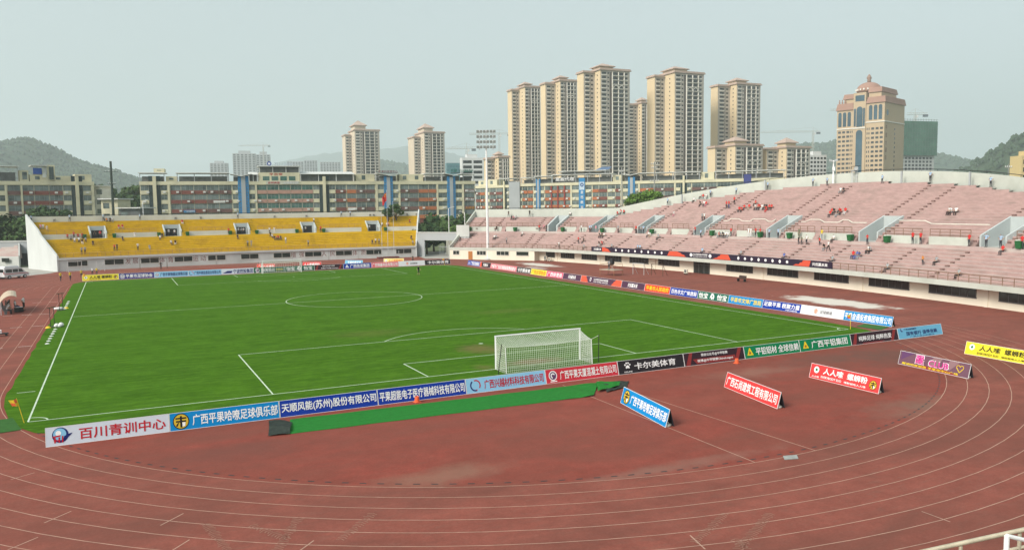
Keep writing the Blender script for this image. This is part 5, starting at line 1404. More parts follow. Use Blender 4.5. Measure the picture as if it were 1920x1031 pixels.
# ------------------------------------------------------------------ hills, forest and trees
def leafm(name, c, d): 
    def f(t, b_):
        g = t.nodes.new('ShaderNodeObjectInfo'); v = posmap(t)
        k = ramp(t, nz(t, v, d, 4, .7), .3, .72, tuple(x * .55 for x in c), tuple(x * 1.35 for x in c))
        t.links.new(k, b_.inputs['Base Color']); b_.inputs['Roughness'].default_value = .8; b_.inputs['Specular IOR Level'].default_value = .2
    return noise_mat(name, f)
forestm = leafm('forest_leaves', (.050, .080, .045), .05); hillm = leafm('hill_slope', (.045, .068, .036), .03)
from mathutils import noise as mnoise
def hill(label_, prof, d, back, front, nblob, seed, br=4.5, rough=6):
    """wooded hill whose crest, at depth d, follows the given skyline"""
    xs = np.array([p_[0] for p_ in prof], float); ys = np.array([p_[1] for p_ in prof], float)
    nu, nv = 150, 36; V = []; F = []; H = {}
    px = np.linspace(xs[0], xs[-1], nu); dd = np.linspace(d - front, d + back, nv)
    for i, x in enumerate(px):
        zc = zpx(x, np.interp(x, xs, ys), d)
        lat = (x - 960) / FPX * d
        for j, q in enumerate(dd):
            t = (q - d) / (front if q < d else back)
            P = CAM[:2] + r2 * lat + f2 * q
            k = (1 - abs(t)) ** .9
            nz_ = mnoise.fractal((P[0] * .012 + seed, P[1] * .012, 0), .9, 2.1, 5)
            z = max(-.9, zc * k + nz_ * rough * (.35 + 2.2 * abs(t)) * min(1, k * 4) - (0 if k > .02 else 4))
            V.append((P[0], P[1], z))
    for i in range(nu - 1):
        for j in range(nv - 1): F.append((i * nv + j, (i + 1) * nv + j, (i + 1) * nv + j + 1, i * nv + j + 1))
    struct(MB().add(V, F).build('hills', hillm, smooth=True))
    if not nblob: return
    R = np.random.default_rng(seed); b = MB()
    ic = [(0, 0, 1)] + [(.89 * math.cos(t), .89 * math.sin(t), .45) for t in np.linspace(0, 6.283, 5, endpoint=False)] + [(.89 * math.cos(t + .63), .89 * math.sin(t + .63), -.45) for t in np.linspace(0, 6.283, 5, endpoint=False)]
    fc = [(0, 1 + k, 1 + (k + 1) % 5) for k in range(5)] + [(1 + k, 6 + k, 1 + (k + 1) % 5) for k in range(5)] + [(1 + (k + 1) % 5, 6 + k, 6 + (k + 1) % 5) for k in range(5)]
    for _ in range(nblob):
        i = int(R.integers(0, nu)); j = int(min(nv - 1, max(0, R.normal(nv * front / (front + back) - 6, 7))))
        v = np.array(V[i * nv + j]); 
        if v[2] < 3: continue
        v = v + R.normal(0, 3, 3) * (1, 1, .2); r = br * R.uniform(.45, 1.25)
        b.add([v + np.array(q) * r * R.uniform(.75, 1.25, 3) * (1, 1, R.uniform(.8, 1.5)) for q in ic], fc)
    o_ = b.build('forest', forestm); o_['kind'] = 'stuff'
hill('l', [(-330, 300), (-150, 285), (-40, 272), (0, 269), (20, 268), (50, 262), (70, 263), (88, 268), (115, 281), (140, 298), (175, 309), (215, 318), (240, 328), (262, 337), (300, 360), (340, 392)], 1750, 560, 600, 9000, 3, 4.2, 6)
hill('r', [(1815, 392), (1840, 340), (1855, 322), (1870, 304), (1885, 290), (1900, 276), (1920, 256), (1960, 225), (2100, 190), (2300, 250)], 950, 340, 330, 6500, 11, 3.0, 4)
hill('r2', [(1640, 392), (1690, 330), (1735, 296), (1750, 288), (1768, 294), (1790, 304), (1820, 302), (1850, 296), (1875, 283), (1900, 266), (1960, 240), (2100, 230)], 2300, 600, 600, 7000, 17, 5.0, 6)
hill('c', [(1380, 380), (1440, 300), (1490, 272), (1530, 270), (1552, 268), (1566, 262), (1600, 250), (1660, 262), (1720, 300), (1800, 380)], 2500, 600, 600, 5000, 23, 7, 8)
hill('m', [(690, 380), (712, 306), (722, 303), (745, 308), (765, 312), (790, 330), (840, 380)], 3000, 600, 500, 3000, 29, 8, 8)
hill('f', [(380, 388), (460, 330), (520, 306), (560, 296), (610, 288), (660, 285), (705, 282), (760, 274), (800, 270), (860, 292), (900, 300), (960, 296), (1050, 310), (1150, 384)], 6500, 1300, 1200, 0, 31, rough=30)

tleaf = [leafm('tree_leaves', (.055, .10, .03), .5), leafm('tree_leaves_light', (.065, .115, .026), .5), leafm('tree_leaves_dark', (.042, .082, .028), .5), leafm('tree_leaves_lime', (.11, .20, .035), .5)]
barkm = M('bark', (.10, .075, .055), .9, .2, 2)
def tree(label, x, y, h, r, k=0, n=900, seed=1, zb=0.0, squash=.8):
    R = np.random.default_rng(seed)
    o = thing('tree', label, 'tree', (x, y, zb), 0, 'trees round the stadium')
    b = MB(); hb = h - 1.5 * r * squash
    hb = max(hb, h * .25)
    b.tube((0, 0, 0), (R.normal(0, .2), R.normal(0, .2), hb), .05 * h * .5 + .08, .11, 7)
    lobes = []
    for i in range(9):
        a_ = 2 * math.pi * i / 9 + R.uniform(-.4, .4); q = R.uniform(.25, .75) * r
        c = np.array([q * math.cos(a_), q * math.sin(a_), h - r * squash + R.uniform(-.5, .55) * r * squash]); lobes.append((c, r * R.uniform(.35, .55)))
        b.tube((0, 0, hb * .85), c, .09, .03, 5)
    lobes.append((np.array([0, 0, h - r * .5 * squash]), r * .5))
    b.build('trunk', barkm, o)
    b = MB()
    for i in range(n):
        c, q = lobes[int(R.integers(len(lobes)))]
        d = R.normal(0, 1, 3); d /= np.linalg.norm(d); p = c + d * q * R.uniform(.6, 1.05) * (1, 1, squash)
        nrm = d + R.normal(0, .5, 3); nrm /= np.linalg.norm(nrm); t = np.cross(nrm, R.normal(0, 1, 3)); t /= np.linalg.norm(t); u = np.cross(nrm, t); s = r * R.uniform(.05, .12)
        b.add([p - t * s - u * s * .7, p + t * s * 1.1 - u * s * .6, p + t * s + u * s * .8, p - t * s * .8 + u * s], [(0, 1, 2, 3)])
    b.build('crown', tleaf[k], o)
    return o
def tree_px(label, px, ytop, d, r, k=0, seed=1, n=900, squash=.8):
    P = plan(px, d); h = zpx(px, ytop, d)
    tree(label, P[0], P[1], h, r, k, n, seed, squash=squash)
TL = [
 ('broad dark tree at the left edge, nearest the stand corner', 8, 402, 200, 6.0, 2), ('leafy tree beside the outer wall of the yellow stand', 36, 408, 196, 5.0, 0), ('pale green tree low against the yellow stand wall', 47, 424, 200, 4.0, 1), ('dark tree leaving the frame behind the low wall', -22, 398, 205, 6.5, 0), ('small light tree over the low wall at left', 20, 428, 199, 4.4, 1),
 ('rounded dark tree in front of the brick red block', 78, 386, 222, 4.6, 2), ('wide dark tree before the brick red block windows', 104, 390, 220, 4.2, 2), ('low dark tree at the foot of the brick red block', 55, 398, 216, 3.8, 0),
 ('big dark tree filling the gap between the two stands', 812, 401, 226, 6.2, 2), ('mid green tree in the gap beside the gate', 834, 409, 222, 5.2, 0), ('small light tree at the gate wall', 850, 420, 215, 4.0, 1), ('tree by the shop fronts beyond the gap', 872, 399, 235, 3.2, 0), ('tree at the corner of the yellow stand wall', 799, 412, 214, 5.0, 2),
 ('bushy tree behind the yellow stand by the flagpoles', 742, 383, 214, 2.0, 0), ('lower bush tree behind the yellow stand flag', 727, 390, 212, 1.7, 2),
 ('hillside tree beside the utility pole', 205, 352, 330, 6.5, 0), ('dark hillside tree above the shed', 236, 360, 310, 6.0, 2), ('light hillside tree left of the long block', 254, 348, 340, 6.0, 1), ('hillside tree behind the small house', 190, 345, 360, 7.0, 2), ('tree above the white roofed shed', 222, 372, 285, 4.6, 0), ('dark tree close to the end of the long block', 262, 366, 290, 4.5, 2),
 ('bright green tree crown showing above the pink stand wall', 1200, 359, 196, 2.6, 3), ('bright green leafy crown next along the pink stand wall', 1220, 355, 190, 2.6, 3), ('low bright crown at the dip of the pink stand wall', 1184, 364, 200, 2.3, 3)]
for i, (lb, px, yt, d, r, k) in enumerate(TL): tree_px(lb, px, yt, d, r, k, i + 40, 1100 if r > 4 else 800)
# ------------------------------------------------------------------ goals, flags, cones, carpets
net_m = M('goal_net', (.72, .73, .70), .8, .1, 3); post_m = M('goal_post_white', G(.78), .35, .03, 3, spec=.5)
def goal(label, y, sgn, fine):
    o = thing('football_goal', label, 'goal', (0, y, .02), 0 if sgn < 0 else math.pi, 'goals')
    w_, h_, r = 3.72, 2.50, .06
    for s in (-1, 1): MB().tube((s * w_, 0, 0), (s * w_, 0, h_ - .06), r, n=12).build('post', post_m, o)
    MB().tube((-w_ - r, 0, h_), (w_ + r, 0, h_), r, n=12).build('crossbar', post_m, o)
    yb, zb = -1.85, 1.95             # the net's rear hem and upper rear edge
    b = MB(); t_ = .009 if fine else .02; st = .16 if fine else .35
    def sag(x, q): return -.16 * math.sin(math.pi * q) * (.6 + .4 * math.cos(x * 1.1)) - .10 * math.cos(x / w_ * 1.57) * q
    def TOP(x, q): return (x, yb * q * .93, h_ + (zb - h_) * q + sag(x, q) - (0.05 if q > 0 else 0))
    def BACK(x, q):                 # q 1 at top
        T_ = TOP(x, 1); return (x, yb - .0 + (T_[1] - yb) * q, T_[2] * q + .02)
    xs = np.arange(-w_, w_ + .01, st); qs = np.linspace(0, 1, int(2.1 / st) + 1); zs = np.linspace(0, 1, int(1.95 / st) + 1)
    def line(pts):
        for p, q in zip(pts[:-1], pts[1:]): b.tube(p, q, t_, n=3, caps=False)
    for x in xs: line([TOP(x, q) for q in np.linspace(0, 1, 6)]); line([BACK(x, q) for q in np.linspace(1, 0, 3)])
    for q in qs: line([TOP(x, q) for x in np.linspace(-w_, w_, 13)])
    for q in zs: line([BACK(x, q) for x in np.linspace(-w_, w_, 13)])
    for s in (-1, 1):
        for q in qs:
            T_ = TOP(s * w_, q); line([T_, (s * (w_ + .12 * math.sin(q * 3)), T_[1] * .98, T_[2] * .5), (s * w_, yb * q, .02)])
        for k in zs[:-1]:
            line([(s * w_, 0, h_ * k + .02)] + [(s * (w_ + .10 * math.sin(q * 3)), yb * q * (.93 + .07 * (1 - k)), (TOP(s * w_, q)[2]) * k + .02) for q in np.linspace(.2, 1, 5)])
    b.build('net', net_m, o)
    for s in (-1, 1):
        MB().tube((s * 4.35, -1.75, -.02), (s * 4.2, -2.05, 2.25), .03, n=6).build('net_stanchion', dark, o)
        b = MB(); b.tube((s * 4.2, -2.05, 2.2), TOP(s * w_, 1), .012, n=4); b.build('net_rope', net_m, o)
        b = MB(); b.tube(TOP(s * w_, 1), (s * w_, yb, 0), .03, n=6); b.build('rear_upright', post_m, o)
goal('near white football goal with a sagging net between two dark leaning poles', 0, -1, True)
goal('distant white football goal in front of the green boards', PL, 1, False)
oran = M('cone_orange', (.75, .13, .05), .5, .05, 3); yelf = M('flag_yellow', (.75, .52, .04), .6, .05, 3)
def corner_flag(label, x, y, lean, cloth):
    o = thing('corner_flag', label, 'corner flag', (x, y, .02), 0, 'corner flags')
    top = np.array([lean[0], lean[1], 1.5])
    MB().tube((0, 0, 0), top, .022, n=8).build('pole', yelf, o)
    b = MB(); n_ = 6
    for i in range(n_):
        for j in range(4):
            def Q(i, j):
                u = i / n_; v = j / 4; base = top * (1 - .27 * v)
                return base + np.array([-.42 * u * (1 - .25 * v), -.06 * math.sin(u * 5) , -.12 * u * u - .05 * math.sin(4 * u + v)])
            b.quad(Q(i, j), Q(i + 1, j), Q(i + 1, j + 1), Q(i, j + 1), 0 if (i < 2) == (j < 2) else 1)
    b.build('flag', [oran, yelf], o)
corner_flag('orange and yellow corner flag leaning on its yellow pole at the near left corner', -34.35, -.12, (-.30, -.05), True)
corner_flag('corner flag on a pale yellow pole at the right corner by the boards', 34.3, -.1, (0.0, .02), True)
corner_flag('tiny far corner flag at the yellow stand end beside the yellow board', -34.3, 106.2, (.02, 0), True)
corner_flag('tiny far corner flag in front of the black end board', 34.3, 106.2, (-.02, 0), True)
def bucket_cone(label, x, y):
    o = thing('marker_cone', label, 'cone', (x, y, .006), .2, 'orange marker cones')
    b = MB(); b.box(-.2, .2, -.2, .2, 0, .03); b.lathe([(.17, .031), (.13, .36), (.10, .37), (.10, .33)], n=16); b.build('cone_body', oran, o)
bucket_cone('small orange cone on the grass green carpet edge before the deep blue board', -12.45, -6.75)
bucket_cone('small orange cone by the dark two line board', 13.4, -7.3)
# green carpet with folded ends
carp = M('artificial_turf_carpet', (.017, .165, .024), .95, .15, 3, bump=.3, bscale=30); under = M('carpet_backing', (.030, .040, .034), .9, .3, 2)
def cloth(name, P00, P10, P11, P01, nu, nv, zf, m):
    b = MB(); P00, P10, P11, P01 = map(lambda p: np.array(p, float), (P00, P10, P11, P01))
    g = [[(1 - u) * (1 - v) * P00 + u * (1 - v) * P10 + u * v * P11 + (1 - u) * v * P01 for v in np.linspace(0, 1, nv)] for u in np.linspace(0, 1, nu)]
    R = {}
    def W(i, j):
        u, v = i / (nu - 1), j / (nv - 1); p = g[i][j]; return (p[0] + .03 * math.sin(23 * u + 3 * v), p[1] + .025 * math.sin(31 * u), zf(u, v))
    for i in range(nu - 1):
        for j in range(nv - 1): b.quad(W(i, j), W(i + 1, j), W(i + 1, j + 1), W(i, j + 1))
    return b, m
ct = thing('carpet', 'long bright green artificial turf strip lying behind the near goal boards', 'carpet', (-9, -9, 0))
b, m_ = cloth('', (-21.2, -10.15), (-1.9, -10.95), (0.5, -7.75), (-20.4, -7.05), 120, 10, lambda u, v: .02 + .008 * math.sin(40 * u) * math.sin(9 * v) + (.09 * max(0, u - .86) / .14 * abs(math.sin(v * 5 + u * 30)) if u > .86 else 0), carp)
b.build('carpet_pile', carp, ct, world=True)
b, m_ = cloth('', (-22.15, -10.05), (-21.0, -10.2), (-20.25, -7.0), (-21.6, -6.9), 14, 14, lambda u, v: .05 + .05 * math.sin(7 * v + 3 * u) ** 2 + .09 * u * math.sin(5 * v), under)
b.build('folded_backing', under, ct, world=True)
b, m_ = cloth('', (-.7, -10.6), (1.4, -9.9), (2.5, -8.5), (.6, -7.9), 16, 14, lambda u, v: .05 + .05 * abs(math.sin(6 * v + 4 * u)) + .02 * math.sin(11 * u), under)
b.build('rumpled_backing', under, ct, world=True)
b, m_ = cloth('', (-1.2, -10.3), (1.0, -9.6), (1.7, -8.6), (.2, -7.9), 16, 12, lambda u, v: .11 + .05 * abs(math.sin(6 * v + 4 * u + .6)) + .02 * math.sin(11 * u), carp)
b.build('rumpled_pile', carp, ct, world=True)
mat_ = thing('carpet', 'dark green mat bridging the track at the near left corner', 'carpet', (-38, 0, 0))
b, m_ = cloth('', (-42, -3.6), (-34.3, -1.75), (-35.1, 1.55), (-42, 0.4), 30, 8, lambda u, v: .03 + .004 * math.sin(30 * u), carp)
b.build('mat_pile', M('mat_green', (.035, .115, .025), .95, .2, 3), mat_, world=True)
b, m_ = cloth('', (36.3, -1.9), (38.8, -.9), (38.4, 1.6), (36.2, .9), 8, 8, lambda u, v: .03, carp)
tag(b.build('turf_mat', M('mat_green2', (.04, .13, .025), .95, .2, 3)), 'dark green turf mat beyond the right corner flag', 'carpet')
b = MB(); q = [gp(1468, 855), gp(1494, 853), gp(1497, 860), gp(1471, 862)]
b.hexa([(*p[:2], .005) for p in (q[3], q[2], q[1], q[0])] + [(*p[:2], .03) for p in (q[3], q[2], q[1], q[0])]); dc = b.build('drain_cover', M('drain_iron', (.30, .31, .30), .6, .2, 4))
tag(dc, 'pale metal drain cover at the inner edge of the bend', 'drain cover')
# items by the left touchline
def post_pair(label, x, y, n_bag):
    o = thing('training_poles', label, 'training poles', (x, y, .02), 0, 'training pole pairs beside the touchline')
    for dx, dy in ((-.25, 0), (.1, .5)):
        MB().tube((dx, dy, .035), (dx, dy, 2.1), .035, n=6).build('pole', dark, o)
        MB().box(dx - .22, dx + .22, dy - .05, dy + .05, 2.1, 2.16).build('pole_top', M('dark_green_metal', (.02, .06, .03), .5, .1, 2), o)
        MB().lathe([(.3, 0), (.28, .04), (.05, .06)], (dx, dy, 0), 12).build('pole_base', dark, o)
post_pair('two thin dark training poles with white ball bags at their feet', -35.55, 44.3, 2)
post_pair('two thin dark training poles farther along with a flat white bag', -35.6, 60.9, 1)
whc = M('bag_white', G(.72), .7, .08, 4)
for i, (dx, dy, r) in enumerate(((.35, -.1, .26), (.75, .25, .28), (.62, -.2, .2))):
    b = MB().lathe([(r * .5, 0), (r, r * .5), (r * .95, r * 1.0), (r * .5, r * 1.5), (.03, r * 1.65)], n=12); s_ = b.build('ball_bag', whc, smooth=True); s_.location = (-35.55 + dx, 44.1 + dy, .021)
    tag(s_, ['round white bag touching the nearer pair of training poles', 'larger white bag on the pitch side of the nearer training poles', 'smallest white bag in front of the nearer training poles'][i], 'bag', 'white bags at the training poles')
b = MB().lathe([(.55, 0), (.62, .08), (.55, .2), (.2, .25)], n=14); s_ = b.build('ball_bag', whc, smooth=True); s_.location = (-36.05, 62.6, .021); tag(s_, 'flat wide white bag beside the farther training poles', 'bag', 'white bags at the training poles')
disc0 = None
for i in range(13):
    first = i < 7
    x, y = (-35.3 + .01 * i, 32.0 + 1.72 * i) if first else (-35.35, 62.5 + 1.9 * (i - 7))
    if disc0 is None:
        disc0 = MB().lathe([(.2, 0), (.19, .015), (.09, .06), (.08, .06), (.07, .04)], n=18).build('disc_cone', whc); s_ = disc0
    else: s_ = disc0.copy(); COL.objects.link(s_)
    s_.location = (x, y, .021)
    tag(s_, 'white disc cone in the nearer row on the grass verge' if first else 'white disc cone in the farther row on the grass verge', 'disc cone', 'white disc cones, nearer row' if first else 'white disc cones, farther row')
for i, (x, y) in enumerate(((-36.0, 44.0), (-35.2, 63.0))):
    s_ = MB().lathe([(.3, 0), (.28, .02), (.14, .16), (.1, .17)], n=18).build('disc_cone', yelf); s_.location = (x, y, .021); tag(s_, ['yellow disc cone beside the nearer training poles', 'yellow disc cone beside the farther training poles'][i], 'disc cone')
# ---- floodlight mast
fm = thing('floodlight_mast', 'tall white floodlight mast with four rows of lamps in the corner of the ground', 'floodlight', (49.7, 117.0, 0), math.atan2(r2[1], r2[0]))
MB().tube((0, 0, .3), (0, 0, 26.6), .35, .17, 14).build('mast', white, fm)
MB().lathe([(.9, 0), (.9, .25), (.55, .3)], n=12).build('mast_base', concrete, fm)
b = MB()
for z in (26.4, 27.6, 28.8, 30.0): b.box(-2.1, 2.1, -.08, .08, z - .06, z + .06)
for x in (-1.6, 0, 1.6): b.box(x - .06, x + .06, -.075, .075, 25.8, 30.4)
b.build('lamp_frame', white, fm)
lampm = M('lamp_housing', (.33, .33, .31), .5, .1, 2); lens = M('lamp_lens', (.16, .165, .155), .15, .2, 1, spec=.6)
for z in (26.4, 27.6, 28.8, 30.0):
    for k in range(6):
        x = -1.95 + .78 * k
        b = MB().hexa([(x - .3, -.55, z - .3), (x + .3, -.55, z - .3), (x + .2, -.12, z - .12), (x - .2, -.12, z - .12), (x - .3, -.40, z + .36), (x + .3, -.40, z + .36), (x + .2, -.10, z + .24), (x - .2, -.10, z + .24)])
        l_ = b.build('lamp', lampm, fm)
        MB().hexa([(x - .25, -.575, z - .24), (x + .25, -.575, z - .24), (x + .25, -.555, z - .24), (x - .25, -.555, z - .24), (x - .25, -.445, z + .31), (x + .25, -.445, z + .31), (x + .25, -.425, z + .31), (x - .25, -.425, z + .31)]).build('lens', lens, l_)
# ---- flagpoles
podm = M('podium_red', (.16, .05, .045), .8, .15, 1)
pod = thing('podium', 'low dark red podium under the flagpoles before the yellow stand', 'podium', (31.6, 137.2, 0))
b = MB(); b.box(-2.7, 2.7, -.6, .9, .006, .45); b.build('podium_base', podm, pod)
b = MB()
for x in (-2.6, 2.6): b.tube((x, -.5, .45), (x, -.5, 1.9), .05, n=6)
b.tube((-2.6, -.5, .9), (2.6, -.5, .9), .03, n=5); b.build('podium_rail', steel, pod)
FLG = M('flag_red', (.55, .03, .03), .7, .05, 1); STAR = M('flag_star_yellow', (.8, .55, .04), .6, .05, 1)
for i, (px, yt) in enumerate(((711.5, 399), (720.5, 358), (730, 379))):
    x = 30.1 + 1.55 * i; y = 137.4
    d_ = np.dot(np.array([x, y]) - CAM[:2], np.array([FWD[0], FWD[1]])); h = zpx(px, yt, d_) 
    o = thing('flagpole', ['shortest bare flagpole at the end of the podium', 'tallest flagpole flying a red flag above the yellow stand', 'bare flagpole at the gate end of the podium'][i], 'flagpole', (x, y, .45), 0, 'flagpoles before the yellow stand')
    MB().tube((0, 0, 0), (0, 0, h - .45), .075, .04, 8).build('pole', steel, o)
    MB().lathe([(.02, 0), (.1, .06), (.1, .12), (.02, .18)], (0, 0, h - .45), 8).build('finial', steel, o)
    if i == 1:
        f = thing('flag', 'red flag with yellow stars hanging from the tallest flagpole', 'flag', (x, y, h - .5))
        b = MB(); nu, nv = 14, 8
        def FQ(i_, j_):
            u, v = i_ / nu, j_ / nv
            return np.array([-.06 - 1.15 * u * (1 - .15 * v), -.16 * math.sin(u * 9 + v * 2) * u, -2.2 * v * .95 - 1.1 * u ** 1.3 + .12 * math.sin(6 * u)])
        for a_ in range(nu):
            for c_ in range(nv): b.quad(FQ(a_, c_), FQ(a_ + 1, c_), FQ(a_ + 1, c_ + 1), FQ(a_, c_ + 1))
        b.build('flag_cloth', FLG, f, smooth=True)
        b = MB()
        for (cu, cv, r) in ((2.5, 1.6, .26), (5, .6, .1), (6, 1.3, .1), (6, 2.4, .1), (5, 3.2, .1)):
            c_ = FQ(cu, cv); pts = []
            for k in range(10):
                q = r if k % 2 == 0 else r * .42; a_ = math.pi / 2 + k * math.pi / 5
                p = FQ(min(nu, cu + q * math.cos(a_) * nu / 1.2), min(nv, max(0, cv - q * math.sin(a_) * nv / 2.2))); pts.append((p[0], p[1] - .02, p[2]))
            b.add(pts, [tuple(range(10))])
        b.build('star_emblem', STAR, f)
# ---- poles round the town
def utility_pole(label, px, ytop, d, arms, m, r=.22, cat='utility pole', name='utility_pole', zb=0):
    P = plan(px, d); h = zpx(px, ytop, d)
    o = thing(name, label, cat, (*P, zb), math.atan2(r2[1], r2[0]), 'poles and street lamps behind the stands')
    MB().tube((0, 0, 0), (0, 0, h - zb), r * 1.4, r, 10).build('pole', m, o)
    for z, L in arms: 
        MB().beam((-L, 0, h - zb - z), (L, 0, h - zb - z), .14, .14).build('crossarm', m, o)
        for x in (-L * .8, -L * .3, L * .3, L * .8): MB().lathe([(.05, 0), (.09, .1), (.05, .3)], (x, 0, h - zb - z + .08), 8).build('insulator', white, o)
    return o
utility_pole('thick dark utility pole with crossarms behind the yellow stand', 212, 303, 230, ((3.0, 2.0), (6.5, 1.2)), M('weathered_pole', (.05, .065, .055), .8, .2, 1), .30)
utility_pole('thin grey utility pole rising behind the low part of the pink stand', 1166, 314, 215, ((1.2, .8),), M('grey_pole', (.28, .28, .26), .8, .1, 1), .14)
utility_pole('grey utility pole with crossarms behind the pink stand climb', 1227, 304, 205, ((.6, 1.0), (1.6, .8), (5.0, 1.2)), M('grey_pole', (.28, .28, .26), .8, .1, 1), .14)
utility_pole('thin pole with one crossarm behind the pink stand at right', 1888, 308, 190, ((.8, .9), (3.6, 1.4)), M('grey_pole', (.28, .28, .26), .8, .1, 1), .09)
def street_lamp(label, px, ytop, d, arm):
    P = plan(px, d); h = zpx(px, ytop, d)
    o = thing('street_lamp', label, 'street lamp', (*P, 0), math.atan2(r2[1], r2[0]), 'poles and street lamps behind the stands')
    MB().tube((0, 0, 0), (0, 0, h), .12, .07, 8).build('pole', white, o)
    MB().tube((0, 0, h), (arm, 0, h + .35), .04, n=6).build('lamp_arm', white, o)
    MB().box(min(arm, arm * 1.6), max(arm, arm * 1.6), -.15, .15, h + .3, h + .46).build('lamp_head', steel, o)
street_lamp('white street lamp in the gap before the shop fronts', 841, 391, 200, .9)
street_lamp('white street lamp at the corner of the pink stand', 871, 399, 196, -.8)
street_lamp('white street lamp behind the dip of the yellow stand, leftmost', 268, 378, 200, .8)
# lamps standing on the pink stand's rim
def rim(px, yb):
    r = ray(px, yb)
    x, y, z, _ = hit(px, yb); return x, y, z
x, y, z = rim(1562, 347)
o = thing('lamp_post', 'white double headed lamp post standing on the pink stand rim', 'lamp post', (x, y, z), math.atan2(r2[1], r2[0]))
hh = zpx(1562, 301, np.dot(np.array([x, y, z]) - CAM, FWD)) - z
MB().tube((0, 0, 0), (0, 0, hh), .16, .10, 10).build('pole', white, o)
for s in (-1, 1): MB().hexa([(s * .15 - .1, -.3, hh - .3), (s * .7 - .05, -.3, hh - .15), (s * .7 - .05, .1, hh - .15), (s * .15 - .1, .1, hh - .3), (s * .15 - .1, -.3, hh), (s * .7 - .05, -.3, hh + .2), (s * .7 - .05, .1, hh + .2), (s * .15 - .1, .1, hh)]).build('lamp_head', steel, o)
MB().box(-.22, .22, -.25, -.05, hh * .55, hh * .72).build('control_box', white, o)
x, y, z = rim(1606, 341)
o = thing('speaker_frame', 'metal frame carrying a dark hooded loudspeaker above the stand rim', 'loudspeaker', (x, y, z), math.atan2(r2[1], r2[0]))
hh = zpx(1606, 313, np.dot(np.array([x, y, z]) - CAM, FWD)) - z
b = MB()
for s in (-.38, .38): b.tube((s, 0, 0), (s, 0, hh * .75), .05, n=6); b.tube((s, .5, 0), (s, .5, hh * .75), .05, n=6); b.tube((s, 0, hh * .3), (s, .5, hh * .5), .03, n=5)
b.tube((-.38, 0, hh * .4), (.38, 0, hh * .4), .04, n=6); b.tube((-.38, 0, hh * .7), (.38, 0, hh * .7), .04, n=6); b.build('frame', steel, o)
MB().box(-.55, .55, -.1, .6, hh * .76, hh * .8).build('platform', steel, o)
b = MB(); b.tube((0, -.45, hh * .9), (0, .3, hh * .9), .36, .16, 14); b.build('horn', steel, o)
MB().hexa([(-.5, -.5, hh), (.75, -.5, hh + .12), (.75, .5, hh + .12), (-.5, .5, hh), (-.5, -.5, hh + .08), (.75, -.5, hh + .2), (.75, .5, hh + .2), (-.5, .5, hh + .08)]).build('hood', dark, o)
for px, yb, lb in ((1284, 371, 'short dark post on the pink stand rim, left of the climb'), (1690, 345, 'dark joint post near the crest of the pink stand wall'), (1818, 350, 'dark joint post in the pink stand back wall at right'), (1437, 349.5, 'pale post beside the rim steward near the climb')):
    x, y, z = rim(px, yb)
    tag(MB().box(-.12, .12, -.12, .12, 0, 2.0).build('joint_post', greyp if px != 1437 else steel), lb, 'post'); bpy.data.objects[LAST('joint_post')].location = (x, y, z)
# gate and wall between the stands
def seg_wall(label, P0, P1, z0, z1, m, name='boundary_wall', cat='wall'):
    p = [np.array(P0), np.array(P1)]
    o = MB().wallstrip(p, .3, z0, z1).build(name, m); tag(o, label, cat); return o
gA, gB = plan(789, 203), plan(872, 196)
go = thing('gate_bridge', 'grey wall bridging the gateway between the two stands', 'gateway', (*gA, 0), math.atan2((gB - gA)[1], (gB - gA)[0]))
LG = np.linalg.norm(gB - gA); zt = zpx(830, 437, 200); zb_ = zpx(830, 451, 200)
MB().box(-1.5, LG + 1, 0, .35, zb_, zt).build('bridge_wall', greyp, go)
MB().box(-1.6, LG + 1.1, -.1, .45, zt + .002, zt + .25).build('coping', concrete, go)
MB().box(LG - 2.6, LG + 1.2, -.2, .0, zt - .9, zt + 2.0).build('stair_block', concrete, go)
for xa, xb in ((-1.5, .9), (LG - .4, LG + 1)): MB().box(xa, xb, .02, .33, 0, zb_ - .002).build('gate_pier', greyp, go)
MB().box(.9, LG - .4, 9.5, 9.7, 0, zb_).build('rear_wall', M('yard_wall', (.33, .33, .28), .9, .15, .5), go)
b = MB()
for x in np.arange(1.1, LG - .5, .5): b.box(x, x + .06, 6.0, 6.06, 0, 2.6)
b.box(1.0, LG - .5, 6.07, 6.11, 2.2, 2.3); b.box(1.0, LG - .5, 6.07, 6.11, .5, .6); b.build('gate_grille', steel, go)
fL0, fL1 = plan(-30, 190), plan(56, 190)
lw_ = thing('boundary_wall', 'grey outer wall with a barred gate left of the yellow stand', 'wall', (*fL0, 0), math.atan2((fL1 - fL0)[1], (fL1 - fL0)[0]))
LW = np.linalg.norm(fL1 - fL0); zt = zpx(20, 454, 190)
MB().box(0, LW - 4.2, 0, .4, 0, zt).build('wall', greyp, lw_); MB().box(LW - 4.2, LW, 0, .4, zpx(50, 475, 190), zt).build('lintel', greyp, lw_)
MB().box(-.1, LW + .1, -.15, .55, zt + .002, zt + .3).build('coping', concrete, lw_)
b = MB()
for x in np.arange(LW - 4.1, LW - .1, .35): b.box(x, x + .12, .15, .2, 0, zpx(50, 475, 190))
b.build('gate_grille', dark, lw_)
MB().box(LW - 4.2, LW - .05, .21, .25, 0, zpx(50, 475, 190) - .01).build('gate_sheet', M('gate_grey', (.12, .13, .125), .7, .1, 1), lw_)
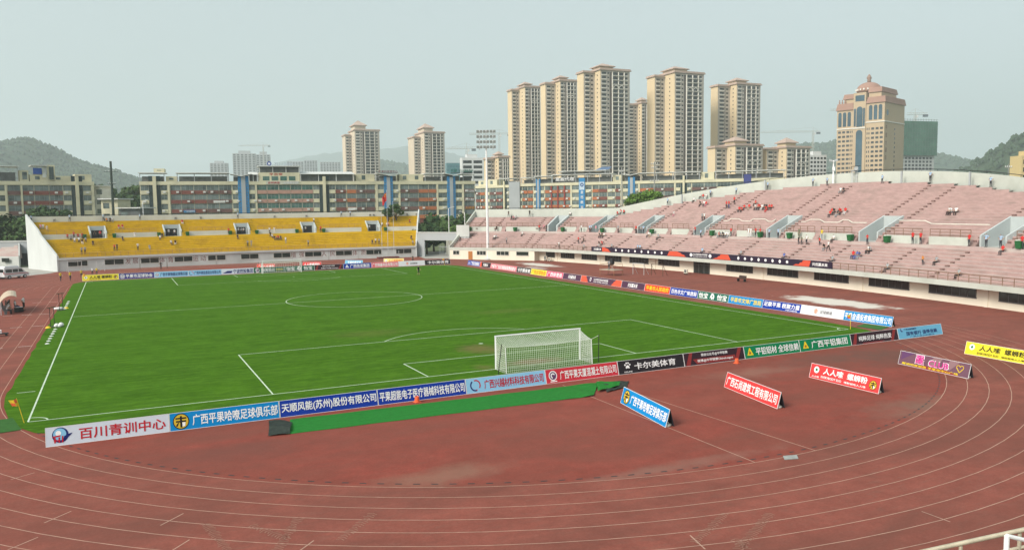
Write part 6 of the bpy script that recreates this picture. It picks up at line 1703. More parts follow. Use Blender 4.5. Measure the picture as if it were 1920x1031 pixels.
# end of the main stand, far left
ml = thing('grandstand', 'end of a low pink stand cut by the left frame edge', 'grandstand', (-57, 125, 0))
b = MB(); M0 = plan(-46, 186); M1 = plan(30, 183); e = (M1 - M0) / np.linalg.norm(M1 - M0); nn = np.array([-e[1], e[0]]); LL = np.linalg.norm(M1 - M0)
for k in range(7):
    Lk = LL - .6 - .9 * k; p = M0 + nn * (.6 + .8 * k); q = M0 + e * Lk + nn * (.6 + .8 * k); z = 2.4 + .4 * k
    b.hexa([(*p, z - .4), (*q, z - .4), (*(q + nn * .8), z - .4), (*(p + nn * .8), z - .4), (*p, z), (*q, z), (*(q + nn * .8), z), (*(p + nn * .8), z)], 0 if k % 1 == 0 else 1)
b.build('tier', [pink], ml, world=True)
MB().wallstrip([M0, M1], .3, 0, 2.5).build('front_wall', concrete, ml, world=True)
MB().wallstrip([M1, M0 + e * (LL - 6.6) + nn * 6.4], .3, 0, [2.7, 5.6]).build('side_wall', concrete, ml, world=True)
for px in (4, 23):
    p = plan(px - 6, 183.6); q = plan(px + 8, 183.2); MB().wallstrip([p - nn * .18, q - nn * .18], .06, 1.2, 2.1).build('window', glass, ml, world=True)
# pale gutter path along the foot of the yellow stand
b = MB(); ribbon(b, [fy(s, -1.9 + .25 * math.sin(s * .35)) for s in np.linspace(-39, 12, 40)], .5, .0075); struct(b.build('path', M('pale_gutter', (.42, .36, .29), .9, .2, .6)))
# near-side railing (bottom right corner) on the stand the picture is taken from
nr = thing('railing', 'pale metal railing with posts at the bottom right of the near stand', 'railing', (-24, -47, 0))
A_, B_ = at(1700, 1040, 9.6), at(1990, 977, 9.2)
d_ = B_ - A_; b = MB(); b.tube(A_ - d_ * .4, B_ + d_, .027, n=12); b.build('handrail', M('galvanised_rail', (.42, .38, .29), .5, .2, 6, metal=.2), nr, world=True)
b = MB(); b.tube(A_ - d_ * .4 - (0, 0, .21), B_ + d_ - (0, 0, .21), .02, n=8); b.tube(A_ - d_ * .4 - (0, 0, .52), B_ + d_ - (0, 0, .52), .02, n=8); b.build('guard_rail', M('galvanised_rail', (.42, .38, .29), .5, .2, 6, metal=.2), nr, world=True)
for k in (.36, .74, 1.1, 1.5, 1.9): 
    p = A_ + d_ * k; MB().tube(p - (0, 0, .034), p - (0, 0, 1.1), .022, n=8).build('post', M('galvanised_rail', (.42, .38, .29), .5, .2, 6, metal=.2), nr, world=True)
p = at(1888, 1004, 8.9); b = MB(); b.tube(p - (0, 0, 1.2), p, .028, n=10); b.tube(p, p + np.array([.5, -.1, -.16]), .024, n=10); b.build('white_bracket', white, nr, world=True)
nw_ = thing('grandstand', 'near stand parapet carrying the pale railing below the viewpoint', 'grandstand', (-24, -47, 0))
MB().wallstrip([A_ - d_ * .5, B_ + d_ * 2], .25, 0, A_[2] - 1.1).build('parapet', concrete, nw_, world=True)
# benches, stretcher boxes and other things along the pink stand
def bench(label, px, yb):
    x, y, _ = gp(px, yb); th = math.atan2(y - 50, x + 195)
    o = thing('bench', label, 'bench', (x, y, .006), th - math.pi / 2)
    wd = M('bench_brown', (.055, .035, .03), .6, .2, 3)
    MB().box(-.85, .85, -.25, .2, .42, .47).build('seat', wd, o); MB().hexa([(-.85, .2, .5), (.85, .2, .5), (.85, .24, .5), (-.85, .24, .5), (-.85, .32, .95), (.85, .32, .95), (.85, .36, .95), (-.85, .36, .95)]).build('backrest', wd, o)
    for x_ in (-.75, .75): MB().box(x_ - .04, x_ + .04, -.2, .26, .012, .418).build('leg', dark, o)
bench('brown bench against the cream wall under the banner', 1390, 528)
def board_box(label, px, yb, w_=.8, h_=.75):
    x, y, _ = gp(px, yb); th = math.atan2(y - 50, x + 195)
    o = thing('hatch_box', label, 'cabinet', (x, y, .006), th - math.pi / 2)
    MB().box(-w_ / 2, w_ / 2, -.15, .15, .25, .25 + h_).build('cabinet_body', cream, o); MB().box(-w_ / 2 + .12, w_ / 2 - .12, -.17, -.152, .35, .15 + h_).build('grille', voidm, o)
    for x_ in (-.3, .3): MB().box(x_ * w_ - .04, x_ * w_ + .04, -.1, .1, 0, .249).build('leg', dark, o)
board_box('cream cabinet on legs by the dark doorway', 1286, 515)
board_box('dark screen on legs in the recess under the pink stand', 1023, 489, .9, .9); board_box('low dark bench box in the recess beside the screen', 1030.5, 490, 1.0, .5)
# camera platform on the track
x, y, _ = gp(1146, 516)
o = thing('camera_platform', 'pale scaffold camera platform on the track behind the touchline boards', 'platform', (x, y, .006), -1.35)
b = MB(); b.box(-1.8, 1.8, -1.2, 1.2, .95, 1.05); b.build('deck', M('deck_board', (.42, .36, .28), .8, .2, 2), o)
for sx in (-1, 1):
    for sy_ in (-1, 1): MB().tube((sx * 1.7, sy_ * 1.1, 0), (sx * 1.7, sy_ * 1.1, .949), .05, n=6).build('leg', M('scaffold_rust', (.33, .17, .1), .7, .2, 2), o)
b = MB()
for z in (1.5, 2.0):
    for p, q in (((-1.7, -1.1), (1.7, -1.1)), ((1.7, -1.1), (1.7, 1.1)), ((1.7, 1.1), (-1.7, 1.1)), ((-1.7, 1.1), (-1.7, -1.1))): b.tube((*p, z), (*q, z), .03, n=5)
for sx in (-1, 1):
    for sy_ in (-1, 1): b.tube((sx * 1.7, sy_ * 1.1, 1.051), (sx * 1.7, sy_ * 1.1, 2.03), .03, n=5)
b.build('guard_rail', M('scaffold_rust', (.33, .17, .1), .7, .2, 2), o)
o2 = thing('television_camera', 'television camera under a black rain cover on its tripod', 'camera', (x, y, 1.06), -1.35)
b = MB()
for t in (0, 2.1, 4.2): b.tube((.5 * math.cos(t), .5 * math.sin(t), 0), (0, 0, 1.15), .03, n=6)
b.build('tripod', steel, o2)
b = MB(); b.hexa([(-.5, -.35, 1.15), (.5, -.35, 1.05), (.5, .35, 1.05), (-.5, .35, 1.15), (-.35, -.25, 1.75), (.45, -.2, 2.1), (.45, .2, 2.1), (-.35, .25, 1.75)]); b.hexa([(-.55, -.3, .75), (.2, -.3, .7), (.2, .3, .7), (-.55, .3, .75), (-.5, -.34, 1.149), (.5, -.34, 1.049), (.5, .34, 1.049), (-.5, .34, 1.149)]); b.build('rain_cover', dark, o2)
# scrap goals leaning against the stands
def old_goal(label, x, y, rz, w_, h_, m):
    o = thing('spare_goal', label, 'goal', (x, y, .006), rz, 'spare goal frames')
    for s in (-1, 1):
        MB().tube((s * w_ / 2, 0, 0), (s * w_ / 2, 0, h_ - .05), .05, n=6).build('post', m, o); MB().tube((s * w_ / 2, 0, h_ - .05), (s * w_ / 2, 1.2, .05), .035, n=6).build('brace', m, o)
    MB().tube((-w_ / 2 - .05, 0, h_), (w_ / 2 + .05, 0, h_), .05, n=6).build('crossbar', m, o)
old_goal('small white spare goal standing at the end of the yellow stand wall', -32.2, 134, .9, 2.2, 2.1, steel); old_goal('rusty spare goal frame under the second window of the yellow stand', -22, 135.2, .0, 5.4, 2.2, M('rust', (.10, .07, .05), .8, .2, 2))
old_goal('pale spare goal frame leaning by the first window of the yellow stand', -37, 135.0, .3, 2.6, 2.2, steel)
for px, yb, lb in ((1197, 515, 'thin spare goal frame against the cream wall, farther one'), (1232, 517, 'brown spare goal frame against the cream wall')):
    x, y, _ = gp(px, yb); old_goal(lb, x, y, -1.35, 2.6, 2.0, steel if px < 1200 else M('rust', (.10, .07, .05), .8, .2, 2))
# bins on the walkways
green = M('bin_green', (.022, .115, .038), .5, .15, 3)
bin0 = None
BINS = [(882.5, 433, 'first bin from the far end of the pink walkway'), (966, 434.5, 'bin left of the first pink vomitory by a gangway'), (1055, 436, 'bin just right of the farthest pink vomitory'), (1129, 438.5, 'bin just right of the second pink vomitory'), (1222, 442, 'bin just right of the third pink vomitory'), (1335, 446, 'bin behind the seated group on the walkway'), (1425, 447.5, 'slim bin near the red shirted climber'), (1480, 451, 'bin right of the fifth pink vomitory'), (1594, 455, 'slim bin left of the big pink vomitory'), (1663, 457.5, 'large bin right of the big pink vomitory'), (1911.5, 468, 'large bin at the right edge of the pink walkway'),
        (158, 444.5, 'bin behind the red shirted group on the yellow walkway'), (213.8, 445, 'bin right of the first yellow vomitory'), (297.5, 442, 'bin left of the second yellow vomitory'), (350.7, 440, 'bin right of the second yellow vomitory'), (431, 438, 'bin left of the third yellow vomitory'), (480.6, 436.5, 'bin right of the third yellow vomitory'), (556, 436, 'bin left of the fourth yellow vomitory'), (606, 435.5, 'bin right of the fourth yellow vomitory'), (723, 434.5, 'bin right of the fifth yellow vomitory')]
for px, yb, lb in BINS:
    x, y, z, k = hit(px, yb)
    rz = (math.atan2(y - 50, x + 195) - math.pi / 2) if k == 'p' else 0
    if bin0 is None:
        bin0 = thing('wheelie_bin', 'green wheeled ' + lb, 'bin', (x, y, z), rz, 'green bins on the stand walkways')
        MB().hexa([(-.36, -.3, .06), (.36, -.3, .06), (.36, .3, .06), (-.36, .3, .06), (-.45, -.4, 1.0), (.45, -.4, 1.0), (.45, .4, 1.0), (-.45, .4, 1.0)]).build('bin_body', green, bin0)
        MB().hexa([(-.48, -.44, 1.003), (.48, -.44, 1.003), (.48, .44, 1.003), (-.48, .44, 1.003), (-.42, -.38, 1.09), (.42, -.38, 1.09), (.42, .42, 1.12), (-.42, .42, 1.12)]).build('lid', green, bin0)
        for s in (-.3, .3): MB().tube((s - .04, .28, .09), (s + .04, .28, .09), .09, n=10).build('wheel', dark, bin0)
    else: dup(bin0, (x, y, z), rz, 'green wheeled ' + lb, scale=.9)
# small signs on the walls
sgn0 = None
for px, py, u_, st_ in [(97, 405, 0, 0)][:0]: pass
# rolled pale cloth lying along the upper rows
rollm = M('rolled_cloth', (.66, .62, .55), .9, .1, 2)
for px0, px1, y0, y1, lb in ((1357, 1455, 415.5, 416.5, 'left roll of pale cloth lying along the upper pink rows'), (1502, 1625, 417, 420, 'middle roll of pale cloth lying along the upper pink rows'), (1686, 1856, 419, 425, 'longest roll of pale cloth lying along the upper pink rows')):
    b = MB(); pr_ = None
    for k in range(15):
        q = k / 14; px = px0 + (px1 - px0) * q; x, y, z, _ = hit(px, y0 + (y1 - y0) * q - 1.2 * math.sin(q * 7) ** 2)
        p = (x, y, z + .09)
        if pr_ is not None: b.tube(pr_, p, .08, n=7)
        pr_ = p
    tag(b.build('cloth_roll', rollm), lb, 'cloth roll', 'rolls of pale cloth on the pink stand')
# ---- ambulances
def van(label, x, y, rz):
    o = thing('ambulance', label, 'van', (x, y, .006), rz, 'white ambulances beside the stand')
    prof = [(-2.5, .38), (2.35, .38), (2.5, .62), (2.45, .95), (1.75, 1.12), (1.15, 1.85), (.9, 2.05), (-2.2, 2.15), (-2.45, 2.0), (-2.52, 1.0)]
    n_ = len(prof); b = MB(); HW = .88
    tw = lambda z: HW - .10 * max(0, z - 1.0)
    b.add([(px_, -tw(z), z) for px_, z in prof] + [(px_, tw(z), z) for px_, z in prof], [tuple(range(n_)), tuple(range(2 * n_ - 1, n_ - 1, -1))] + [(k, k + n_, (k + 1) % n_ + n_, (k + 1) % n_) for k in range(n_)])
    vb = b.build('body', M('van_white', (.66, .67, .68), .3, .03, 3, spec=.5), o)
    MB().hexa([(-2.3, -.72, 2.16), (.7, -.72, 2.08), (.7, .72, 2.08), (-2.3, .72, 2.16), (-2.1, -.6, 2.42), (.2, -.6, 2.38), (.2, .6, 2.38), (-2.1, .6, 2.42)]).build('raised_roof', M('van_white', (.66, .67, .68), .3, .03, 3), o)
    MB().box(.2, .55, -.55, .55, 2.15, 2.32).build('light_bar', M('beacon_blue', (.04, .06, .3), .3, .1, 2), o)
    for s in (-1, 1):
        for x0, x1 in ((-2.2, -.95), (-.8, .25), (.4, 1.25)):
            e_ = .0 if x1 < 1 else .25
            y_ = lambda z: s * (tw(z) + .012)
            b = MB(); pts = [(x0, y_(1.2), 1.2), (x1 + e_ * .6, y_(1.2), 1.2), (x1 - e_, y_(1.8), 1.8), (x0, y_(1.8), 1.8)]; b.add(pts, [(0, 1, 2, 3) if s < 0 else (3, 2, 1, 0)]); b.build('side_window', glass, o)
        b = MB(); b.add([(-2.5, s * .895, .88), (2.3, s * .895, .88), (2.3, s * .895, 1.0), (-2.5, s * .895, 1.0)], [(0, 1, 2, 3)]); b.build('red_stripe', M('ambulance_red', (.45, .03, .03), .4, .05, 2), o)
        for xw in (-1.55, 1.55):
            w_ = MB().tube((xw, s * .93, .34), (xw, s * .72, .34), .34, n=18).build('wheel', dark, o)
            MB().tube((xw, s * .945, .34), (xw, s * .931, .34), .2, n=14).build('rim', steel, w_)
        MB().box(2.38, 2.5, s * .7 - .14, s * .7 + .14, .72, .9).build('headlight', lens, o); MB().box(-2.56, -2.5, s * .78 - .07, s * .78 + .07, .95, 1.35).build('tail_lamp', M('tail_red', (.35, .02, .02), .3, .05, 2), o)
    MB().add([(1.72, -.78, 1.16), (1.72, .78, 1.16), (1.185, .68, 1.83), (1.185, -.68, 1.83)], [(0, 1, 2, 3)]).build('windscreen', glass, o)
    bpy.data.objects[LAST('windscreen')].location = (.03, 0, .02)
    MB().add([(-2.535, .66, 1.25), (-2.535, -.66, 1.25), (-2.50, -.6, 1.85), (-2.50, .6, 1.85)], [(0, 1, 2, 3)]).build('rear_window', glass, o)
    b = MB(); b.box(-2.56, -2.53, -.12, .12, .98, 1.04); b.build('number_plate', M('plate_blue', (.04, .08, .3), .4, .1, 2), o)
van('white ambulance with a red stripe, its rear and side both in view', -46.9, 124.8, .72)
van('white ambulance cut off by the left frame edge', -50.6, 124.4, .72)
# ---- dugout
o = thing('dugout', 'team bench shelter with a curved pale roof cut by the left frame edge', 'shelter', (-41.75, 63.4, .006), math.radians(6))
b = MB()
for k in range(8):
    a0, a1 = math.pi * (.15 + .06 * k), math.pi * (.15 + .06 * (k + 1))
    p = lambda a_, r: (1.5 * math.cos(a_) * -1 + .5, r + 2.3 * math.sin(a_) * 1.0)
    for y0, y1 in ((-4, 4),):
        x0, z0 = p(a0, 0); x1, z1 = p(a1, 0); b.hexa([(x0, y0, z0), (x0, y1, z0), (x1, y1, z1), (x1, y0, z1), (x0, y0, z0 + .05), (x0, y1, z0 + .05), (x1, y1, z1 + .05), (x1, y0, z1 + .05)])
b.build('roof', M('shelter_roof', (.50, .40, .30), .5, .1, 1), o)
for y_ in (-4, 4): MB().tube((-.6, y_ * .98, 0), (-.6, y_ * .98, 1.6), .05, n=6).build('post', steel, o)
for i in range(7):
    y_ = -3.3 + 1.0 * i
    st = MB(); st.box(-.35, .1, y_ - .24, y_ + .24, .42, .50); st.hexa([(-.42, y_ - .24, .5), (-.34, y_ - .24, .5), (-.34, y_ + .24, .5), (-.42, y_ + .24, .5), (-.55, y_ - .24, 1.05), (-.47, y_ - .24, 1.05), (-.47, y_ + .24, 1.05), (-.55, y_ + .24, 1.05)]); st.box(-.28, .02, y_ - .05, y_ + .05, 0, .419)
    st.build('seat', M('seat_grey', (.16, .17, .18), .6, .1, 2), o)
b = MB(); b.box(-.45, .45, -.3, .3, .02, .5); b.box(-.47, .47, -.32, .32, .51, .6); cb = b.build('cool_box', dark); cb.location = (-40.35, 62.2, .006); cb.rotation_euler.z = .3; tag(cb, 'black cool box with a pale lid beside the bench shelter', 'cool box')
MB().box(-.4, .4, -.25, .25, .602, .63).build('lid', whc, cb)
o = thing('stretcher', 'white folded stretcher on a low dark trolley at the left edge', 'stretcher', (-40.3, 40.0, .006), .2)
MB().box(-.9, .5, -.35, .35, .3, .62).build('stretcher_bed', whc, o); MB().box(-.9, 1.1, -.3, .3, .2, .29).build('trolley', dark, o)
for x_ in (-.7, .9): MB().tube((x_, -.3, .1), (x_, .3, .1), .1, n=10).build('wheel', dark, o)

# ------------------------------------------------------------------ people
SKIN = M('skin', (.42, .26, .18), .6, .05, 4); HAIR = M('black_hair', (.012, .011, .011), .5, .2, 5); SHOE = M('shoe_dark', (.03, .03, .03), .6, .1, 4)
CLO = {'w': ('white', (.68, .68, .68)), 'r': ('red', (.58, .035, .035)), 'k': ('black', (.018, .018, .02)), 'g': ('grey', (.30, .32, .34)), 'b': ('light blue', (.34, .46, .62)), 'o': ('orange', (.60, .22, .05)), 'p': ('pink', (.62, .25, .32)), 'd': ('dark blue', (.04, .06, .16)),
       'c': ('camouflage', (.14, .15, .10)), 'y': ('yellow', (.66, .50, .04)), 's': ('striped', (.35, .37, .38)), 'n': ('dark', (.05, .05, .06)), 'v': ('red', (.50, .03, .04)), 't': ('tan', (.42, .33, .24)), 'u': ('blue', (.10, .14, .38))}
def cloth_m(k): return M('cloth_' + CLO[k][0].replace(' ', '_'), CLO[k][1], .85, .12, 6)
POSES = {}
def skeleton(pose):
    """joints (x right, y back, z up; the body faces -y); bones (a, b, region)"""
    J = {}
    if pose.startswith('sit'):
        ly = .04 if pose == 'sit' else -.20
        base = dict(pelvis=(0, .50, .50), waist=(0, .50 + ly * .3, .70), chest=(0, .49 + ly, .95), neck=(0, .47 + ly * 1.4, 1.09), head=(0, .44 + ly * 1.6, 1.19), crown=(0, .43 + ly * 1.7, 1.31), nose=(0, .33 + ly * 1.7, 1.21))
        sh = 1.04; ys = .49 + ly
        for s, c in ((-1, 'l'), (1, 'r')):
            J.update({c + 'sh': (s * .18, ys, sh), c + 'el': (s * .25, ys - .05, sh - .27), c + 'wr': (s * .14, ys - .27, sh - .38), c + 'hip': (s * .10, .47, .49), c + 'kn': (s * .13, .06, .50), c + 'an': (s * .13, .06, .09), c + 'to': (s * .14, -.12, .045)})
    else:
        base = dict(pelvis=(0, 0, .92), waist=(0, .01, 1.08), chest=(0, .01, 1.30), neck=(0, .0, 1.46), head=(0, -.02, 1.55), crown=(0, -.02, 1.67), nose=(0, -.125, 1.56))
        for s, c in ((-1, 'l'), (1, 'r')):
            J.update({c + 'sh': (s * .18, .01, 1.41), c + 'el': (s * .235, .03, 1.14), c + 'wr': (s * .23, -.05, .90), c + 'hip': (s * .09, 0, .90), c + 'kn': (s * .10, -.015, .49), c + 'an': (s * .105, .03, .085), c + 'to': (s * .12, -.14, .04)})
        if pose == 'akimbo':
            for s, c in ((-1, 'l'), (1, 'r')): J[c + 'el'] = (s * .38, .08, 1.17); J[c + 'wr'] = (s * .17, -.06, 1.02)
        if pose == 'behind':
            for s, c in ((-1, 'l'), (1, 'r')): J[c + 'el'] = (s * .27, .14, 1.15); J[c + 'wr'] = (s * .06, .19, .98); J[c + 'kn'] = (s * .13, -.01, .49); J[c + 'an'] = (s * .17, .03, .085); J[c + 'to'] = (s * .20, -.14, .04)
        if pose == 'fold':
            for s, c in ((-1, 'l'), (1, 'r')): J[c + 'el'] = (s * .24, -.06, 1.16); J[c + 'wr'] = (s * -.04, -.2, 1.2)
        if pose == 'rail':
            for s, c in ((-1, 'l'), (1, 'r')): J[c + 'el'] = (s * .28, -.17, 1.17); J[c + 'wr'] = (s * .2, -.42, 1.10)
        if pose == 'walk':
            J.update(lkn=(-.10, -.20, .50), lan=(-.10, -.22, .09), lto=(-.10, -.40, .06), rkn=(.10, .08, .48), ran=(.10, .36, .14), rto=(.10, .22, .04), lel=(-.24, .17, 1.17), lwr=(-.22, .1, .93), rel=(.24, -.12, 1.16), rwr=(.2, -.3, .98))
        if pose == 'point': J.update(rel=(.43, .0, 1.30), rwr=(.66, -.05, 1.22))
    J.update(base)
    B_ = [('pelvis', 'waist', 'S'), ('waist', 'chest', 'S'), ('chest', 'neck', 'S'), ('neck', 'head', 'K'), ('head', 'crown', 'H'), ('head', 'nose', 'K')]
    for c in 'lr':
        B_ += [('chest', c + 'sh', 'S'), (c + 'sh', c + 'el', 'S'), (c + 'el', c + 'wr', 'K'), ('pelvis', c + 'hip', 'T'), (c + 'hip', c + 'kn', 'T'), (c + 'kn', c + 'an', 'T'), (c + 'an', c + 'to', 'F')]
    rad = dict(pelvis=(.155, .12), waist=(.135, .10), chest=(.165, .115), neck=(.058, .058), head=(.085, .098), crown=(.07, .085), nose=(.016, .016))
    for c in 'lr':
        rad.update({c + 'sh': (.065, .065), c + 'el': (.045, .045), c + 'wr': (.027, .031), c + 'hip': (.095, .10), c + 'kn': (.06, .062), c + 'an': (.042, .045), c + 'to': (.038, .028)})
        w_ = np.array(J[c + 'wr']); e_ = np.array(J[c + 'el']); d = (w_ - e_) / np.linalg.norm(w_ - e_); s = -1 if c == 'l' else 1
        side = np.cross(d, (s * 1.0, 0, .2)); side /= np.linalg.norm(side)
        J[c + 'pm'] = tuple(w_ + d * .075); rad[c + 'pm'] = (.030, .036); B_.append((c + 'wr', c + 'pm', 'K'))
        curl = np.cross(side, d)
        for f_, (o_, L) in enumerate(((-.03, .07), (-.01, .085), (.012, .08), (.033, .062))):
            k1, k2 = c + 'f%da' % f_, c + 'f%db' % f_
            J[k1] = tuple(np.array(J[c + 'pm']) + side * o_ + d * L * .55); J[k2] = tuple(np.array(J[k1]) + d * L * .4 - curl * s * L * .25)
            rad[k1] = (.010, .010); rad[k2] = (.008, .008); B_ += [(c + 'pm', k1, 'K'), (k1, k2, 'K')]
        J[c + 'th'] = tuple(w_ + d * .06 - side * .06); rad[c + 'th'] = (.010, .010); B_.append((c + 'wr', c + 'th', 'K'))
    return J, B_, rad
def person_mesh(pose, sleeves=True, shorts=False):
    key = (pose, shorts)
    if key in POSES: return POSES[key]
    J, B_, rad = skeleton(pose); names = list(J); idx = {n_: i for i, n_ in enumerate(names)}
    me = bpy.data.meshes.new('person_rig'); me.from_pydata([J[n_] for n_ in names], [(idx[a_], idx[b_]) for a_, b_, _ in B_], [])
    o = bpy.data.objects.new('person_rig', me); COL.objects.link(o)
    md = o.modifiers.new('skin', 'SKIN'); md.use_smooth_shade = True
    for i, n_ in enumerate(names):
        me.skin_vertices[0].data[i].radius = rad[n_]; me.skin_vertices[0].data[i].use_root = (n_ == 'pelvis')
    sd_ = o.modifiers.new('sub', 'SUBSURF'); sd_.levels = 1; sd_.render_levels = 1
    dg = bpy.context.evaluated_depsgraph_get(); dg.update()
    out = bpy.data.meshes.new_from_object(o.evaluated_get(dg)); out.name = 'person'
    bpy.data.objects.remove(o); bpy.data.meshes.remove(me)
    segs = [(np.array(J[a_]), np.array(J[b_]), r_, a_, b_, max(rad[a_])) for a_, b_, r_ in B_]
    hd = np.array(J['head']); cr = np.array(J['crown'])
    for _ in range(5): out.materials.append(SKIN)
    mi = []
    for p in out.polygons:
        c = np.array(p.center); best = None
        for A, Bv, r_, a_, b_, q in segs:
            ab = Bv - A; t_ = min(1, max(0, (c - A) @ ab / (ab @ ab))); dist = np.linalg.norm(c - A - ab * t_) - q * .8
            if best is None or dist < best[0]: best = (dist, r_, a_, b_, t_)
        r_ = best[1]; m_ = {'S': 1, 'K': 0, 'T': 2, 'F': 4, 'H': 0}[r_]
        if r_ == 'S' and best[2][1:] == 'sh' and best[4] > .62: m_ = 0
        if r_ == 'S' and best[2] == 'pelvis' and best[4] < .35: m_ = 2
        if shorts and r_ == 'T' and best[2][1:] == 'kn': m_ = 0
        if best[3] in ('crown', 'head', 'nose') or best[2] == 'neck' and best[4] > .5:
            m_ = 3 if (c[2] > hd[2] + .055 or c[1] > hd[1] + .02 and c[2] > hd[2] - .06) else 0
        mi.append(m_)
    out.polygons.foreach_set('material_index', mi); out.polygons.foreach_set('use_smooth', [True] * len(mi)); out.update()
    POSES[key] = out
    return out
def person(x, y, z, rz, pose, shirt, pants, label, group=None, sc=1.0, shorts=False, hair=None):
    o = bpy.data.objects.new('person', person_mesh(pose, shorts=shorts)); COL.objects.link(o)
    o.location = (x, y, z); o.rotation_euler = (0, 0, rz); o.scale = (sc,) * 3
    for i, m_ in enumerate((SKIN, cloth_m(shirt), cloth_m(pants), hair or HAIR, SHOE)):
        o.material_slots[i].link = 'OBJECT'; o.material_slots[i].material = m_
    tag(o, label, 'person', group); return o
def spectator(px, py, pose, shirt, pants, label, group, turn=0.0, sc=None):
    x, y, z, k = hit(px, py, not pose.startswith('sit'))
    if k == 'g': rz = turn
    else:
        S = yl if k == 'y' else pk; s, u = locate(S, x, y); n = S.f(s, 1.0) - S.f(s, 0.0); rz = math.atan2(-n[0], n[1]) + turn
        if pose.startswith('sit'):
            for u0, u1, zz in S.rows + S.up:
                if u0 <= u < u1:
                    q = u1 - .22 - u; x += n[0] * q; y += n[1] * q; break
        else:
            for u0, u1, zz in S.rows + S.up:
                if u0 <= u < u1: q = (u0 + u1) / 2 - u; x += n[0] * q; y += n[1] * q; break
    sc = sc or (1.0 + .05 * math.sin(px * 12.9898))
    person(x, y, z + .002, rz + .25 * math.sin(px * 7.7) * (pose.startswith('sit')), pose, shirt, pants, 'person in ' + label, group, sc, shorts=(pants == 'z'))
YG, PG, RG = 'spectators and stewards on the yellow stand', 'spectators and stewards on the pink stand', 'stewards along the pink stand rim'
S_ = spectator
